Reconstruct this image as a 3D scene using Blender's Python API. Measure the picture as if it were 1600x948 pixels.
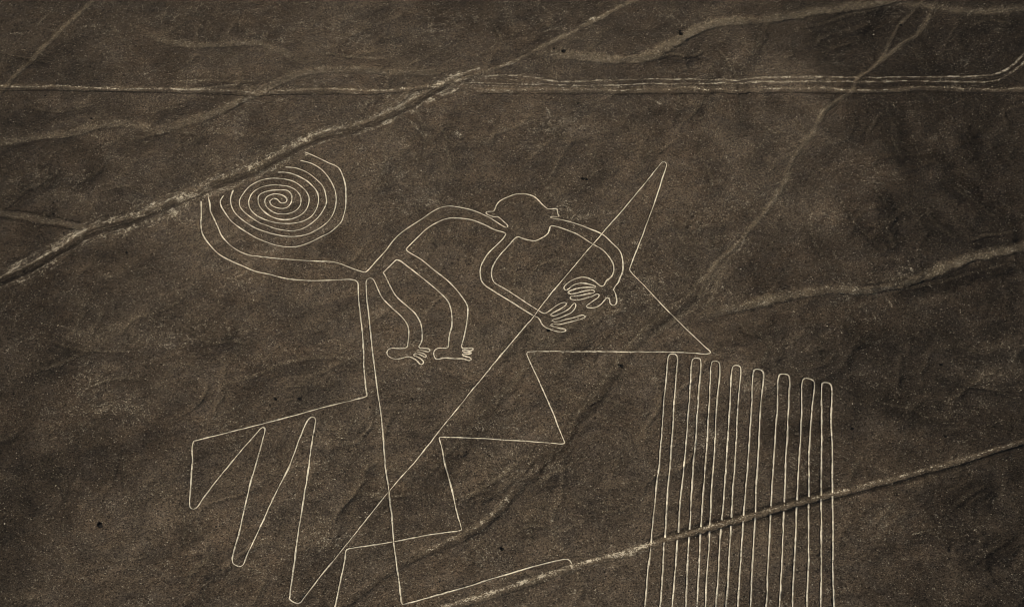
import bpy, bmesh, math, random, mathutils
import mathutils.noise
import numpy as np
for o in list(bpy.data.objects): bpy.data.objects.remove(o)
sc = bpy.context.scene; C = sc.collection
# ---------------------------------------------------------------- camera, sky, sun, exposure
cam_d = bpy.data.cameras.new('camera'); cam = bpy.data.objects.new('camera', cam_d); C.objects.link(cam)
cam.location = (0, 0, 250.0); cam.rotation_euler = (math.radians(45), 0, 0)
cam_d.sensor_width = 36; cam_d.lens = 18/math.tan(math.radians(15)); cam_d.clip_start = 1; cam_d.clip_end = 60000
sc.camera = cam
sc.render.filter_size = 1.0
sc.cycles.filter_width = 1.0
SUN_EL, SUN_AZ = math.radians(27), math.radians(140)      # azimuth clockwise from +Y
w = bpy.data.worlds.new('World'); sc.world = w; w.use_nodes = True
wn = w.node_tree; bg = wn.nodes['Background']
sky = wn.nodes.new('ShaderNodeTexSky'); sky.sky_type = 'NISHITA'; sky.sun_disc = False
sky.sun_elevation = SUN_EL; sky.sun_rotation = SUN_AZ; sky.altitude = 500
wn.links.new(sky.outputs[0], bg.inputs[0]); bg.inputs[1].default_value = 0.05
sd = bpy.data.lights.new('sun', 'SUN'); sd.energy = 5.0; sd.angle = math.radians(.5); sd.color = (1, .93, .82)
sun = bpy.data.objects.new('sun', sd); C.objects.link(sun)
dv = mathutils.Vector((math.sin(SUN_AZ)*math.cos(SUN_EL), math.cos(SUN_AZ)*math.cos(SUN_EL), math.sin(SUN_EL)))
sun.rotation_euler = dv.to_track_quat('Z', 'Y').to_euler(); sun.location = (0, 0, 400)
sc.view_settings.view_transform = 'Standard'; sc.view_settings.look = 'None'; sc.view_settings.exposure = .08; sc.view_settings.gamma = 1
STONE_A, STONE_B, STONE_C = (.093,.069,.046), (.098,.070,.045), (.082,.064,.047)
DUST, SAND = (.172,.133,.085), (.62,.53,.38)
LINE_A, LINE_B, LINE_W = (.90,.79,.58), (.80,.69,.50), (.40,.33,.22)
N_DARK, N_PALE = 75000, 12000
# ---------------------------------------------------------------- measured tables, metres on the ground
# name, half width, depth, rim height, dust, pale soil, darkening, edge softness, course
FEATURES = [
('main_track',0.52,0.1,0.03,0.16,0.03,0.3,2.4,[(-111.9,241.48),(-108.55,244.48),(-105.14,247.48),(-101.98,250.26),(-99.84,252.3),(-97.88,254.25),(-95.92,256.01),(-94.12,257.29),(-92.32,258.43),(-90.57,259.73),(-88.83,261.43),(-87.13,263.33),(-85.4,265.16),(-83.67,266.93),(-81.91,268.67),(-80.03,270.04),(-78.1,270.79),(-76.09,271.29),(-74.11,271.96),(-72.18,273.02),(-70.3,274.31),(-68.43,275.71),(-66.57,277.26),(-64.72,278.9),(-62.83,280.47),(-60.91,281.86),(-58.96,283.15),(-57.0,284.44),(-55.02,285.71),(-53.02,286.93),(-51.03,288.19),(-49.0,289.58),(-47.0,291.2),(-45.01,292.94),(-43.02,294.71),(-41.01,296.44),(-38.92,297.86),(-36.83,298.64),(-34.68,299.13),(-32.55,299.82),(-30.42,300.91),(-28.31,302.17),(-26.21,303.56),(-24.08,305.22),(-21.97,307.14),(-19.85,309.01),(-17.71,310.98),(-15.57,313.07),(-13.37,314.99),(-11.19,316.39),(-8.97,317.54),(-6.73,318.61)]),
(None,0.13,0.035,0,0,0,0.45,2.0,[(-111.85,241.23),(-108.51,244.25),(-105.1,247.24),(-101.93,250.02),(-99.8,252.06),(-97.83,254.0),(-95.87,255.76),(-94.07,257.04),(-92.27,258.17),(-90.52,259.47),(-88.78,261.17),(-87.09,263.06),(-85.36,264.9),(-83.63,266.67),(-81.87,268.41),(-79.99,269.77),(-78.06,270.53),(-76.05,271.02),(-74.08,271.69),(-72.15,272.74),(-70.26,274.03),(-68.4,275.42),(-66.53,276.97),(-64.68,278.61),(-62.79,280.18),(-60.88,281.58),(-58.93,282.86),(-56.97,284.16),(-55.0,285.43),(-53.0,286.65),(-51.01,287.91),(-48.97,289.31),(-46.98,290.91),(-44.98,292.64),(-42.99,294.41),(-40.98,296.13),(-38.9,297.54),(-36.81,298.32),(-34.65,298.81),(-32.53,299.51),(-30.41,300.61),(-28.29,301.87),(-26.2,303.26),(-24.07,304.91),(-21.96,306.83),(-19.84,308.7),(-17.7,310.67),(-15.56,312.75),(-13.37,314.66),(-11.19,316.06),(-8.96,317.21),(-6.73,318.28)]),
(None,0.11,0.03,0,0,0,0.3,2.0,[(-112.02,241.97),(-108.65,244.95),(-105.24,247.95),(-102.08,250.75),(-99.94,252.8),(-97.98,254.75),(-96.02,256.52),(-94.21,257.81),(-92.42,258.95),(-90.66,260.25),(-88.92,261.95),(-87.22,263.86),(-85.49,265.68),(-83.75,267.46),(-81.99,269.21),(-80.11,270.58),(-78.17,271.33),(-76.16,271.82),(-74.19,272.5),(-72.26,273.57),(-70.38,274.87),(-68.51,276.29),(-66.65,277.84),(-64.79,279.48),(-62.9,281.05),(-60.98,282.44),(-59.02,283.71),(-57.06,284.99),(-55.08,286.27),(-53.08,287.49),(-51.08,288.73),(-49.04,290.12),(-47.05,291.76),(-45.06,293.55),(-43.07,295.33),(-41.05,297.06),(-38.97,298.48),(-36.87,299.27),(-34.72,299.75),(-32.59,300.44),(-30.45,301.52),(-28.34,302.77),(-26.24,304.17),(-24.11,305.85),(-22.0,307.77),(-19.88,309.63),(-17.73,311.61),(-15.59,313.72),(-13.39,315.65),(-11.21,317.05),(-8.98,318.2),(-6.74,319.26)]),
('main_track',0.34,0.08,0.04,0.95,0.38,0,1.5,[(-11.79,316.08),(-10.14,316.94),(-8.48,317.79),(-6.73,318.61),(-4.55,319.56),(-2.27,320.61),(0.0,321.97),(2.28,323.81),(4.55,325.69),(6.84,327.56),(9.14,329.23),(11.46,330.9),(13.79,332.71),(16.14,334.74),(18.51,336.81),(20.89,338.8),(23.21,340.62),(25.56,342.43),(28.11,344.23),(31.77,346.5),(35.76,348.81),(39.78,351.09)]),
(None,0.15,-0.03,0,0.5,0.72,0,1.5,[(-96.18,257.38),(-94.38,258.57),(-92.58,259.77),(-90.82,261.12),(-89.07,262.82),(-87.37,264.73),(-85.63,266.55),(-83.9,268.35),(-82.14,270.11),(-80.25,271.49),(-78.31,272.23),(-76.29,272.73),(-74.32,273.41),(-72.39,274.5),(-70.51,275.83),(-68.64,277.26),(-66.78,278.82),(-64.91,280.44),(-63.01,282.02),(-61.09,283.41),(-59.13,284.66),(-57.16,285.93),(-55.17,287.21),(-53.16,288.41),(-51.16,289.62),(-49.12,291.02),(-47.13,292.73),(-45.14,294.56),(-43.15,296.36),(-41.14,298.11),(-39.05,299.53),(-36.94,300.3),(-34.78,300.79),(-32.65,301.46),(-30.51,302.52),(-28.39,303.77),(-26.29,305.18),(-24.16,306.91),(-22.04,308.82),(-19.91,310.67),(-17.77,312.67),(-15.62,314.81),(-13.42,316.75),(-11.23,318.16),(-9.0,319.3),(-6.75,320.38)]),
(None,0.12,-0.02,0,0.5,0.25,0,1.4,[(-96.1,256.95),(-94.3,258.14),(-92.5,259.33),(-90.74,260.68),(-88.99,262.38),(-87.3,264.3),(-85.56,266.11),(-83.83,267.91),(-82.06,269.66),(-80.18,271.03),(-78.24,271.78),(-76.23,272.28),(-74.25,272.95),(-72.32,274.03),(-70.44,275.35),(-68.58,276.77),(-66.71,278.33),(-64.85,279.96),(-62.95,281.53),(-61.04,282.92),(-59.08,284.18),(-57.11,285.46),(-55.13,286.74),(-53.12,287.95),(-51.12,289.18),(-49.08,290.57),(-47.09,292.25),(-45.1,294.05),(-43.11,295.84),(-41.09,297.59),(-39.01,299.01),(-36.91,299.79),(-34.75,300.27),(-32.62,300.95),(-30.48,302.02),(-28.36,303.27),(-26.26,304.67),(-24.13,306.38),(-22.02,308.3),(-19.89,310.15),(-17.75,312.14),(-15.6,314.26),(-13.4,316.2),(-11.22,317.6),(-8.99,318.75),(-6.74,319.82)]),
(None,0.15,-0.03,0,0.4,0.6,0,1.5,[(-95.63,254.48),(-93.84,255.63),(-92.03,256.8),(-90.29,258.16),(-88.56,259.89),(-86.87,261.75),(-85.14,263.57),(-83.41,265.33),(-81.66,267.08),(-79.79,268.45),(-77.87,269.22),(-75.86,269.71),(-73.9,270.38),(-71.97,271.41),(-70.08,272.66),(-68.21,274.01),(-66.34,275.52),(-64.5,277.17),(-62.62,278.76),(-60.72,280.16),(-58.78,281.46),(-56.83,282.77),(-54.86,284.05),(-52.87,285.28),(-50.88,286.55),(-48.86,287.97),(-46.86,289.54),(-44.86,291.16),(-42.87,292.89),(-40.86,294.59),(-38.79,295.99),(-36.7,296.76),(-34.55,297.24),(-32.44,297.95),(-30.32,299.09),(-28.22,300.39),(-26.13,301.77),(-24.0,303.37),(-21.9,305.26),(-19.79,307.17),(-17.66,309.13),(-15.52,311.16),(-13.33,313.04),(-11.16,314.42),(-8.94,315.57),(-6.71,316.64)]),
(None,0.1,-0.02,0,0.4,0.05,0,1.4,[(-95.94,256.1),(-94.14,257.27),(-92.34,258.46),(-90.59,259.82),(-88.84,261.52),(-87.15,263.42),(-85.42,265.25),(-83.68,267.02),(-81.93,268.76),(-80.05,270.13),(-78.11,270.88),(-76.1,271.38),(-74.13,272.05),(-72.2,273.11),(-70.31,274.4),(-68.45,275.8),(-66.58,277.36),(-64.73,279.0),(-62.84,280.57),(-60.92,281.96),(-58.97,283.24),(-57.01,284.53),(-55.03,285.8),(-53.03,287.02),(-51.04,288.28),(-49.01,289.67),(-47.01,291.29),(-45.02,293.04),(-43.03,294.82),(-41.01,296.54),(-38.93,297.96),(-36.83,298.74),(-34.68,299.23),(-32.56,299.93),(-30.43,301.01),(-28.31,302.27),(-26.22,303.66),(-24.09,305.33),(-21.98,307.25),(-19.86,309.12),(-17.72,311.08),(-15.57,313.18),(-13.38,315.1),(-11.2,316.5),(-8.97,317.65),(-6.73,318.72)]),
(None,0.25,-0.03,0,0.2,0.55,0,1.5,[(-95.51,253.81),(-93.71,254.94),(-91.91,256.1),(-90.16,257.46),(-88.45,259.2),(-86.75,261.06),(-85.02,262.85),(-83.3,264.62),(-81.55,266.38),(-79.69,267.76),(-77.77,268.52),(-75.77,269.02),(-73.8,269.68),(-71.88,270.72),(-69.99,271.95),(-68.12,273.28),(-66.25,274.77),(-64.4,276.4),(-62.53,277.99),(-60.63,279.4),(-58.7,280.71),(-56.75,282.02),(-54.78,283.3),(-52.8,284.54),(-50.82,285.81),(-48.8,287.23),(-46.8,288.79),(-44.8,290.4)]),
(None,0.2,-0.03,0,0.2,0.6,0,1.8,[(-96.3,258.06),(-94.51,259.25),(-92.7,260.45),(-90.94,261.8),(-89.19,263.52),(-87.48,265.42),(-85.74,267.24),(-84.01,269.07),(-82.25,270.83),(-80.37,272.22),(-78.42,272.97),(-76.4,273.46),(-74.42,274.14),(-72.49,275.25),(-70.62,276.59),(-68.75,278.04),(-66.88,279.6),(-65.01,281.22),(-63.11,282.8),(-61.18,284.19),(-59.21,285.43),(-57.24,286.69),(-55.25,287.96),(-53.23,289.14),(-51.22,290.33),(-49.18,291.76),(-47.2,293.52),(-45.21,295.38),(-43.22,297.19),(-41.2,298.94),(-39.1,300.35),(-37.0,301.13),(-34.83,301.61),(-32.7,302.27),(-30.55,303.32),(-28.43,304.58),(-26.33,306.01),(-24.2,307.76),(-22.07,309.66),(-19.94,311.52),(-17.79,313.53),(-15.64,315.69),(-13.44,317.63),(-11.25,319.05),(-9.01,320.2),(-6.76,321.29)]),
(None,0.2,-0.02,0,0.1,0.22,0,2.0,[(-96.52,259.24),(-94.72,260.43),(-92.91,261.64),(-91.14,263.0),(-89.4,264.74),(-87.68,266.61),(-85.94,268.47),(-84.22,270.33),(-82.45,272.1),(-80.57,273.51),(-78.62,274.26),(-76.59,274.76),(-74.61,275.45),(-72.68,276.57),(-70.8,277.94),(-68.93,279.4),(-67.05,280.96),(-65.18,282.59),(-63.28,284.2),(-61.35,285.57),(-59.36,286.79),(-57.38,288.03),(-55.38,289.27),(-53.35,290.4),(-51.33,291.58),(-49.29,293.07),(-47.32,294.9),(-45.34,296.82)]),
(None,0.2,-0.02,0,0.1,0.3,0,2.0,[(-95.29,252.64),(-93.49,253.76),(-91.68,254.88),(-89.94,256.23),(-88.24,257.99),(-86.56,259.87),(-84.81,261.62),(-83.09,263.35),(-81.35,265.12),(-79.51,266.53),(-77.59,267.3),(-75.59,267.8),(-73.64,268.47),(-71.72,269.52),(-69.83,270.75),(-67.96,272.05),(-66.09,273.5),(-64.24,275.08),(-62.37,276.65),(-60.47,278.06),(-58.54,279.37),(-56.6,280.67)]),
(None,0.58,-0.04,0,0.55,0.9,0,1.6,[(-88.91,264.2),(-88.36,264.58),(-87.81,264.95),(-87.27,265.37),(-86.74,265.89),(-86.22,266.48),(-85.71,267.07),(-85.19,267.67),(-84.67,268.27),(-84.16,268.86),(-83.7,269.36),(-83.25,269.83),(-82.8,270.31)]),
(None,0.288,-0.02,0,0.28,0.45,0,1.6,[(-92.27,262.48),(-88.94,264.37)]),
(None,0.414,-0.034,0,0.46,0.76,0,1.6,[(-96.3,258.06),(-93.18,260.79),(-91.03,262.32)]),
(None,0.455,-0.036,0,0.49,0.81,0,1.6,[(-79.68,271.81),(-78.71,272.12),(-77.74,272.43),(-76.71,272.75),(-75.32,273.13),(-73.86,273.53),(-72.53,273.94),(-71.7,274.26),(-70.94,274.58),(-70.19,274.91)]),
(None,0.497,-0.04,0,0.55,0.9,0,1.6,[(-66.42,277.34),(-65.81,277.96),(-65.2,278.58),(-64.54,279.2),(-63.65,279.98),(-62.69,280.76),(-61.7,281.51),(-60.7,282.17),(-59.68,282.78),(-58.65,283.39)]),
(None,0.288,-0.024,0,0.33,0.54,0,1.6,[(-67.42,279.26),(-63.09,282.61),(-59.49,284.11)]),
(None,0.288,-0.018,0,0.25,0.41,0,1.6,[(-70.19,274.91),(-66.42,277.34)]),
(None,0.403,-0.02,0,0.28,0.45,0,1.6,[(-64.14,280.97),(-59.59,285.08),(-54.8,287.59)]),
(None,0.346,-0.024,0,0.33,0.54,0,1.6,[(-54.67,286.28),(-51.23,290.51),(-47.48,291.8)]),
(None,0.414,-0.04,0,0.55,0.9,0,1.6,[(-45.22,293.95),(-44.72,294.5),(-44.22,295.03),(-43.68,295.55),(-42.95,296.11),(-42.18,296.65),(-41.47,297.12),(-41.03,297.4),(-40.63,297.65),(-40.23,297.9)]),
(None,0.173,-0.024,0,0.33,0.54,0,1.6,[(-40.23,297.9),(-36.39,298.83),(-31.24,299.61)]),
(None,0.207,-0.036,0,0.49,0.81,0,1.6,[(-30.72,302.03),(-29.21,303.2),(-27.69,304.39),(-26.3,305.39),(-25.39,305.93),(-24.56,306.38),(-23.73,306.91),(-22.88,307.6),(-22.03,308.33),(-21.18,309.04)]),
(None,0.414,-0.04,0,0.55,0.9,0,1.6,[(-20.96,310.28),(-20.2,311.31),(-19.16,312.12)]),
(None,0.207,-0.031,0,0.43,0.71,0,1.6,[(-19.16,312.12),(-14.72,315.22),(-12.34,316.74)]),
(None,0.414,-0.04,0,0.55,0.9,0,1.6,[(-18.5,307.97),(-16.95,309.33),(-15.92,310.53)]),
(None,0.23,-0.024,0,0.33,0.54,0,1.6,[(-15.92,310.53),(-15.03,310.82),(-14.14,311.12),(-13.29,311.55),(-12.53,312.16),(-11.81,312.87),(-11.2,313.46),(-10.79,313.81),(-10.42,314.11)]),
(None,0.414,-0.036,0,0.49,0.81,0,1.6,[(-27.41,301.2),(-26.77,301.58),(-26.14,301.95),(-25.5,302.35),(-24.85,302.8),(-24.2,303.29),(-23.6,303.77),(-23.16,304.14),(-22.75,304.49),(-22.33,304.85)]),
(None,0.331,-0.031,0,0.43,0.71,0,1.6,[(-31.21,299.2),(-27.41,301.2)]),
(None,0.331,-0.031,0,0.43,0.71,0,1.6,[(-21.03,305.09),(-20.03,306.55)]),
(None,0.288,-0.024,0,0.33,0.54,0,1.6,[(-77.86,267.87),(-74.96,269.18),(-72.12,270.89)]),
(None,0.29,-0.034,0,0.46,0.76,0,1.6,[(-73.33,270.72),(-71.99,270.9)]),
(None,0.288,-0.02,0,0.28,0.45,0,1.6,[(-72.04,271.24),(-66.91,273.52),(-61.82,277.27)]),
(None,0.173,-0.024,0,0.33,0.54,0,1.6,[(-95.54,253.98),(-94.88,254.63),(-94.22,255.29),(-93.5,255.96),(-92.49,256.82),(-91.39,257.7),(-90.35,258.51),(-89.61,259.06),(-88.91,259.55),(-88.2,260.03)]),
(None,0.414,-0.031,0,0.43,0.71,0,1.6,[(-66.03,274.3),(-64.81,274.39)]),
(None,0.414,-0.036,0,0.49,0.81,0,1.6,[(-50.44,287.25),(-48.95,287.88)]),
(None,0.23,-0.024,0,0.33,0.54,0,1.6,[(-48.5,288.57),(-44.81,290.59),(-42.35,291.89)]),
(None,0.29,-0.031,0,0.43,0.71,0,1.6,[(-41.78,292.86),(-40.85,292.44)]),
(None,0.23,-0.02,0,0.28,0.45,0,1.6,[(-59.07,280.34),(-54.39,283.5)]),
(None,0.288,-0.027,0,0.37,0.61,0,1.6,[(35.27,236.28),(36.51,235.97),(37.93,236.45)]),
(None,0.288,-0.018,0,0.25,0.41,0,1.6,[(32.12,235.5),(34.36,234.84)]),
(None,0.248,-0.031,0,0.43,0.71,0,1.6,[(-11.99,312.82),(-10.41,313.89)]),
(None,0.216,-0.038,0,0.52,0.85,0,1.6,[(16.07,335.64),(17.36,337.0),(18.78,337.91)]),
(None,0.18,-0.028,0,0.39,0.63,0,1.6,[(6.2,332.35),(9.67,333.93)]),
(None,0.288,-0.024,0,0.33,0.54,0,1.6,[(23.82,266.85),(24.31,264.26),(24.14,265.98)]),
(None,0.288,-0.016,0,0.22,0.36,0,1.6,[(23.59,267.2),(23.15,265.49),(24.2,264.61)]),
(None,0.202,-0.017,0,0.23,0.38,0,1.6,[(21.03,258.25),(21.14,257.54),(21.26,256.83),(21.55,256.26),(22.65,255.86),(24.22,255.87),(25.71,255.97),(26.75,256.04),(27.73,256.18),(28.72,256.34)]),
(None,0.23,-0.01,0,0.14,0.23,0,1.6,[(28.72,256.34),(34.71,256.69)]),
(None,0.288,-0.014,0,0.19,0.32,0,1.6,[(5.07,286.05),(5.43,284.71),(5.79,283.38),(6.28,282.02),(7.35,279.82),(8.67,277.57),(9.93,275.67),(10.73,274.64),(11.51,273.77),(12.35,272.95),(13.5,272.0),(14.74,271.1),(15.98,270.24)]),
(None,0.346,-0.02,0,0.28,0.45,0,1.6,[(2.54,288.16),(3.8,286.7)]),
(None,0.23,-0.024,0,0.33,0.54,0,1.6,[(-19.55,300.38),(-17.54,298.69),(-16.19,297.19)]),
(None,0.29,-0.031,0,0.43,0.71,0,1.6,[(-12.23,299.53),(-11.03,298.45),(-9.7,296.53)]),
(None,0.202,-0.018,0,0.25,0.41,0,1.6,[(-22.3,304.02),(-21.6,303.37),(-20.9,302.71),(-20.26,302.02),(-19.78,301.36),(-19.35,300.67),(-18.88,299.96),(-18.23,299.08),(-17.54,298.16),(-16.84,297.23)]),
(None,0.288,-0.016,0,0.22,0.36,0,1.6,[(-5.89,303.0),(-3.26,300.64),(0.0,297.74)]),
(None,0.202,-0.02,0,0.28,0.45,0,1.6,[(6.86,307.92),(7.35,305.31),(7.82,301.37)]),
(None,0.202,-0.024,0,0.33,0.54,0,1.6,[(8.05,299.2),(9.06,297.68)]),
(None,0.173,-0.02,0,0.28,0.45,0,1.6,[(27.78,309.72),(30.28,307.18),(32.07,304.03)]),
(None,0.202,-0.016,0,0.22,0.36,0,1.6,[(13.74,303.73),(16.94,301.63)]),
(None,0.173,-0.022,0,0.3,0.49,0,1.6,[(-53.69,221.45),(-46.37,226.69)]),
(None,0.346,-0.018,0,0.25,0.41,0,1.6,[(-73.52,226.72),(-72.7,226.19),(-71.88,225.66),(-71.04,225.24),(-70.03,224.84),(-68.99,224.56),(-68.16,224.62),(-67.78,225.0),(-67.52,225.58),(-67.25,226.16)]),
(None,0.518,-0.011,0,0.15,0.24,0,1.6,[(-74.3,224.46),(-66.38,223.91)]),
(None,0.173,-0.02,0,0.27,0.45,0,1.6,[(-92.68,238.59),(-90.68,240.41),(-88.75,242.74)]),
(None,0.173,-0.018,0,0.25,0.41,0,1.6,[(-92.49,237.62),(-89.5,240.37),(-85.84,242.77)]),
(None,0.202,-0.02,0,0.27,0.45,0,1.6,[(-88.67,245.63),(-87.26,245.34),(-85.86,245.11),(-84.45,244.88),(-82.82,244.54),(-81.14,244.13),(-79.59,243.7),(-78.52,243.37),(-77.52,243.01),(-76.49,242.58),(-75.24,241.94),(-73.96,241.22),(-72.68,240.5)]),
(None,0.173,-0.016,0,0.22,0.36,0,1.6,[(-81.92,243.66),(-78.17,242.11),(-73.73,239.7)]),
(None,0.173,-0.013,0,0.17,0.28,0,1.6,[(-40.92,243.01),(-38.48,241.8),(-35.51,241.01)]),
(None,0.288,-0.014,0,0.2,0.32,0,1.6,[(-7.77,218.53),(-6.09,217.69)]),
(None,0.173,-0.014,0,0.2,0.32,0,1.6,[(-18.18,229.37),(-15.89,228.88),(-12.5,229.53)]),
(None,0.23,-0.016,0,0.22,0.36,0,1.6,[(-11.75,222.39),(-11.12,219.35),(-12.25,220.16)]),
(None,0.23,-0.018,0,0.25,0.41,0,1.6,[(-23.75,227.13),(-23.61,225.56),(-23.46,223.97),(-23.29,222.47),(-23.19,221.21),(-23.09,220.02),(-22.79,219.1),(-22.25,218.65),(-21.55,218.42),(-20.86,218.2)]),
(None,0.23,-0.013,0,0.17,0.28,0,1.6,[(-25.28,224.01),(-24.14,219.41)]),
(None,0.23,-0.014,0,0.2,0.32,0,1.6,[(14.39,236.53),(15.37,237.67),(16.36,238.81),(17.38,239.81),(18.35,240.56),(19.34,241.18),(20.35,241.68),(21.32,241.99),(22.3,242.17),(23.28,242.33)]),
(None,0.23,-0.013,0,0.17,0.28,0,1.6,[(12.01,233.24),(14.37,235.92)]),
(None,0.23,-0.016,0,0.22,0.36,0,1.6,[(33.98,254.56),(36.01,258.17)]),
(None,0.23,-0.018,0,0.25,0.41,0,1.6,[(-44.76,221.91),(-43.41,221.86),(-44.27,222.66)]),
(None,0.173,-0.02,0,0.28,0.45,0,1.6,[(38.13,254.42),(39.78,252.69),(41.35,250.16)]),
(None,0.111,-0.018,0,0.24,0.4,0,1.6,[(68.4,259.55),(71.26,258.86),(73.82,257.75)]),
(None,0.111,-0.016,0,0.22,0.36,0,1.6,[(73.82,257.75),(74.61,255.17)]),
(None,0.095,-0.016,0,0.22,0.36,0,1.6,[(68.67,248.97),(69.16,246.55),(69.87,244.94)]),
(None,0.111,-0.019,0,0.26,0.43,0,1.6,[(76.67,251.87),(77.56,250.07),(77.92,248.68)]),
(None,0.111,-0.014,0,0.2,0.32,0,1.6,[(79.29,247.87),(81.5,245.96),(84.67,244.55)]),
(None,0.111,-0.014,0,0.2,0.32,0,1.6,[(84.66,283.04),(85.23,282.19),(85.8,281.34),(86.33,280.49),(86.75,279.76),(87.14,279.04),(87.55,278.33),(88.01,277.6),(88.48,276.86),(88.96,276.06),(89.55,274.98),(90.15,273.85),(90.77,272.75)]),
(None,0.095,-0.013,0,0.18,0.29,0,1.6,[(63.6,278.63),(64.03,277.05),(64.46,275.49),(64.88,273.94),(65.28,272.39),(65.66,270.84),(66.12,269.25),(66.82,267.38),(67.6,265.46),(68.37,263.52)]),
(None,0.111,-0.013,0,0.18,0.29,0,1.6,[(71.82,272.63),(71.49,267.8),(70.73,264.18)]),
(None,0.095,-0.019,0,0.26,0.43,0,1.6,[(86.44,301.1),(87.03,301.46),(87.62,301.81),(88.25,302.17),(89.17,302.58),(90.15,302.98),(90.99,303.46),(91.44,303.87),(91.82,304.32),(92.2,304.77)]),
(None,0.079,-0.013,0,0.18,0.29,0,1.6,[(69.5,306.07),(78.34,304.62),(90.99,303.46)]),
(None,0.079,-0.016,0,0.22,0.36,0,1.6,[(70.73,327.25),(72.78,327.51),(74.83,327.73)]),
(None,0.095,-0.011,0,0.15,0.25,0,1.6,[(65.33,327.37),(70.73,327.25)]),
(None,0.079,-0.011,0,0.15,0.25,0,1.6,[(74.03,331.96),(76.1,332.35),(78.45,329.72)]),
(None,0.095,-0.016,0,0.22,0.36,0,1.6,[(83.68,314.8),(85.21,316.28)]),
(None,0.095,-0.011,0,0.15,0.25,0,1.6,[(91.68,319.38),(91.57,315.45)]),
(None,0.111,-0.011,0,0.15,0.25,0,1.6,[(85.84,316.17),(86.07,313.35)]),
(None,0.127,-0.014,0,0.2,0.32,0,1.6,[(93.22,313.67),(94.75,315.11)]),
(None,0.127,-0.016,0,0.22,0.36,0,1.6,[(69.26,217.0),(69.98,214.54),(71.79,212.25)]),
(None,0.127,-0.016,0,0.22,0.36,0,1.6,[(79.37,216.33),(80.59,214.06),(81.83,211.87)]),
(None,0.111,-0.016,0,0.22,0.36,0,1.6,[(76.12,209.31),(76.9,207.58),(77.35,205.86)]),
(None,0.127,-0.013,0,0.18,0.29,0,1.6,[(79.65,202.36),(82.24,202.34)]),
(None,0.095,-0.019,0,0.26,0.43,0,1.6,[(59.29,194.37),(60.39,194.92)]),
(None,0.095,-0.016,0,0.22,0.36,0,1.6,[(54.37,210.66),(55.62,210.31)]),
(None,0.158,-0.01,0,0.13,0.22,0,1.6,[(54.56,242.12),(57.51,237.86),(59.57,236.1)]),
(None,0.158,-0.01,0,0.13,0.22,0,1.6,[(61.38,241.55),(63.24,238.21),(66.61,233.85)]),
(None,0.173,-0.014,0,0.19,0.32,0,1.6,[(-109.87,330.82),(-105.85,331.24),(-101.84,331.79)]),
(None,0.173,-0.018,0,0.25,0.41,0,1.6,[(-94.62,333.7),(-89.94,334.57),(-85.91,335.26)]),
(None,0.144,-0.016,0,0.22,0.36,0,1.6,[(-69.74,338.76),(-65.05,339.85),(-60.34,340.95),(-56.16,342.05),(-53.74,342.65),(-51.58,343.13),(-49.28,343.65),(-46.18,344.43),(-42.89,345.25),(-39.6,346.16)]),
(None,0.202,-0.018,0,0.25,0.41,0,1.6,[(-100.85,338.31),(-102.9,333.98)]),
(None,0.173,-0.024,0,0.33,0.54,0,1.6,[(-95.69,319.23),(-95.12,317.47)]),
(None,0.173,-0.02,0,0.28,0.45,0,1.6,[(-16.48,329.64),(-15.04,327.23),(-12.95,325.37)]),
(None,0.288,-0.016,0,0.22,0.36,0,1.6,[(-60.63,294.44),(-59.48,293.27)]),
(None,0.202,-0.016,0,0.22,0.36,0,1.6,[(42.14,290.72),(43.71,286.67)]),
(None,0.461,-0.011,0,0.15,0.24,0,1.6,[(6.32,194.68),(7.5,202.17),(5.37,203.6)]),
(None,0.461,-0.011,0,0.15,0.24,0,1.6,[(6.56,211.9),(8.71,209.76)]),
(None,0.346,-0.011,0,0.15,0.24,0,1.6,[(8.75,184.91),(10.78,183.62)]),
(None,0.23,-0.014,0,0.2,0.32,0,1.6,[(-32.06,208.6),(-30.46,209.03)]),
(None,0.173,-0.022,0,0.3,0.49,0,1.6,[(-39.18,209.44),(-38.91,208.87)]),
(None,0.864,-0.008,0,0.11,0.18,0,1.6,[(-34.94,196.88),(-28.49,195.45)]),
(None,0.691,-0.009,0,0.12,0.2,0,1.6,[(-29.32,192.09),(-20.05,195.46)]),
(None,0.095,-0.011,0,0.15,0.25,0,1.6,[(46.4,295.68),(51.1,290.85)]),
('straight_track',0.46,0.2,0.05,0.35,0.05,0,1.2,[(-128.34,314.38),(-120.89,314.05),(-113.5,313.84),(-106.85,314.08),(-102.13,313.89),(-97.73,313.56),(-93.34,313.29),(-88.91,313.27),(-84.49,313.34),(-80.1,313.55),(-75.58,313.62),(-71.04,313.56),(-66.79,313.65),(-63.41,313.65),(-60.2,313.55),(-57.43,313.41),(-55.97,313.2),(-54.69,312.9),(-53.34,312.64),(-51.64,312.53),(-49.87,312.57),(-47.99,312.63),(-45.51,312.72),(-42.83,312.72),(-39.98,312.7),(-36.07,312.65),(-31.87,312.43),(-27.96,312.4),(-25.13,312.65),(-22.48,312.93),(-20.0,313.23),(-18.15,313.53),(-16.42,313.92),(-14.7,314.34)]),
(None,0.1,-0.03,0,0.45,0.72,0,1.3,[(-128.44,314.81),(-120.68,314.49),(-112.99,314.31),(-106.92,314.49),(-104.62,314.3),(-102.7,314.02),(-100.79,313.85),(-98.79,313.91),(-96.79,314.08),(-94.82,314.16),(-93.06,314.06),(-91.32,313.9),(-89.43,313.78),(-86.53,313.72),(-83.36,313.73),(-80.14,313.86),(-76.63,313.95),(-73.0,313.89),(-69.48,313.93),(-66.27,314.02),(-63.1,314.01),(-60.15,313.88),(-58.03,313.68),(-56.04,313.39),(-54.06,313.11),(-52.03,312.97),(-50.03,313.0),(-48.03,313.06)]),
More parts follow.
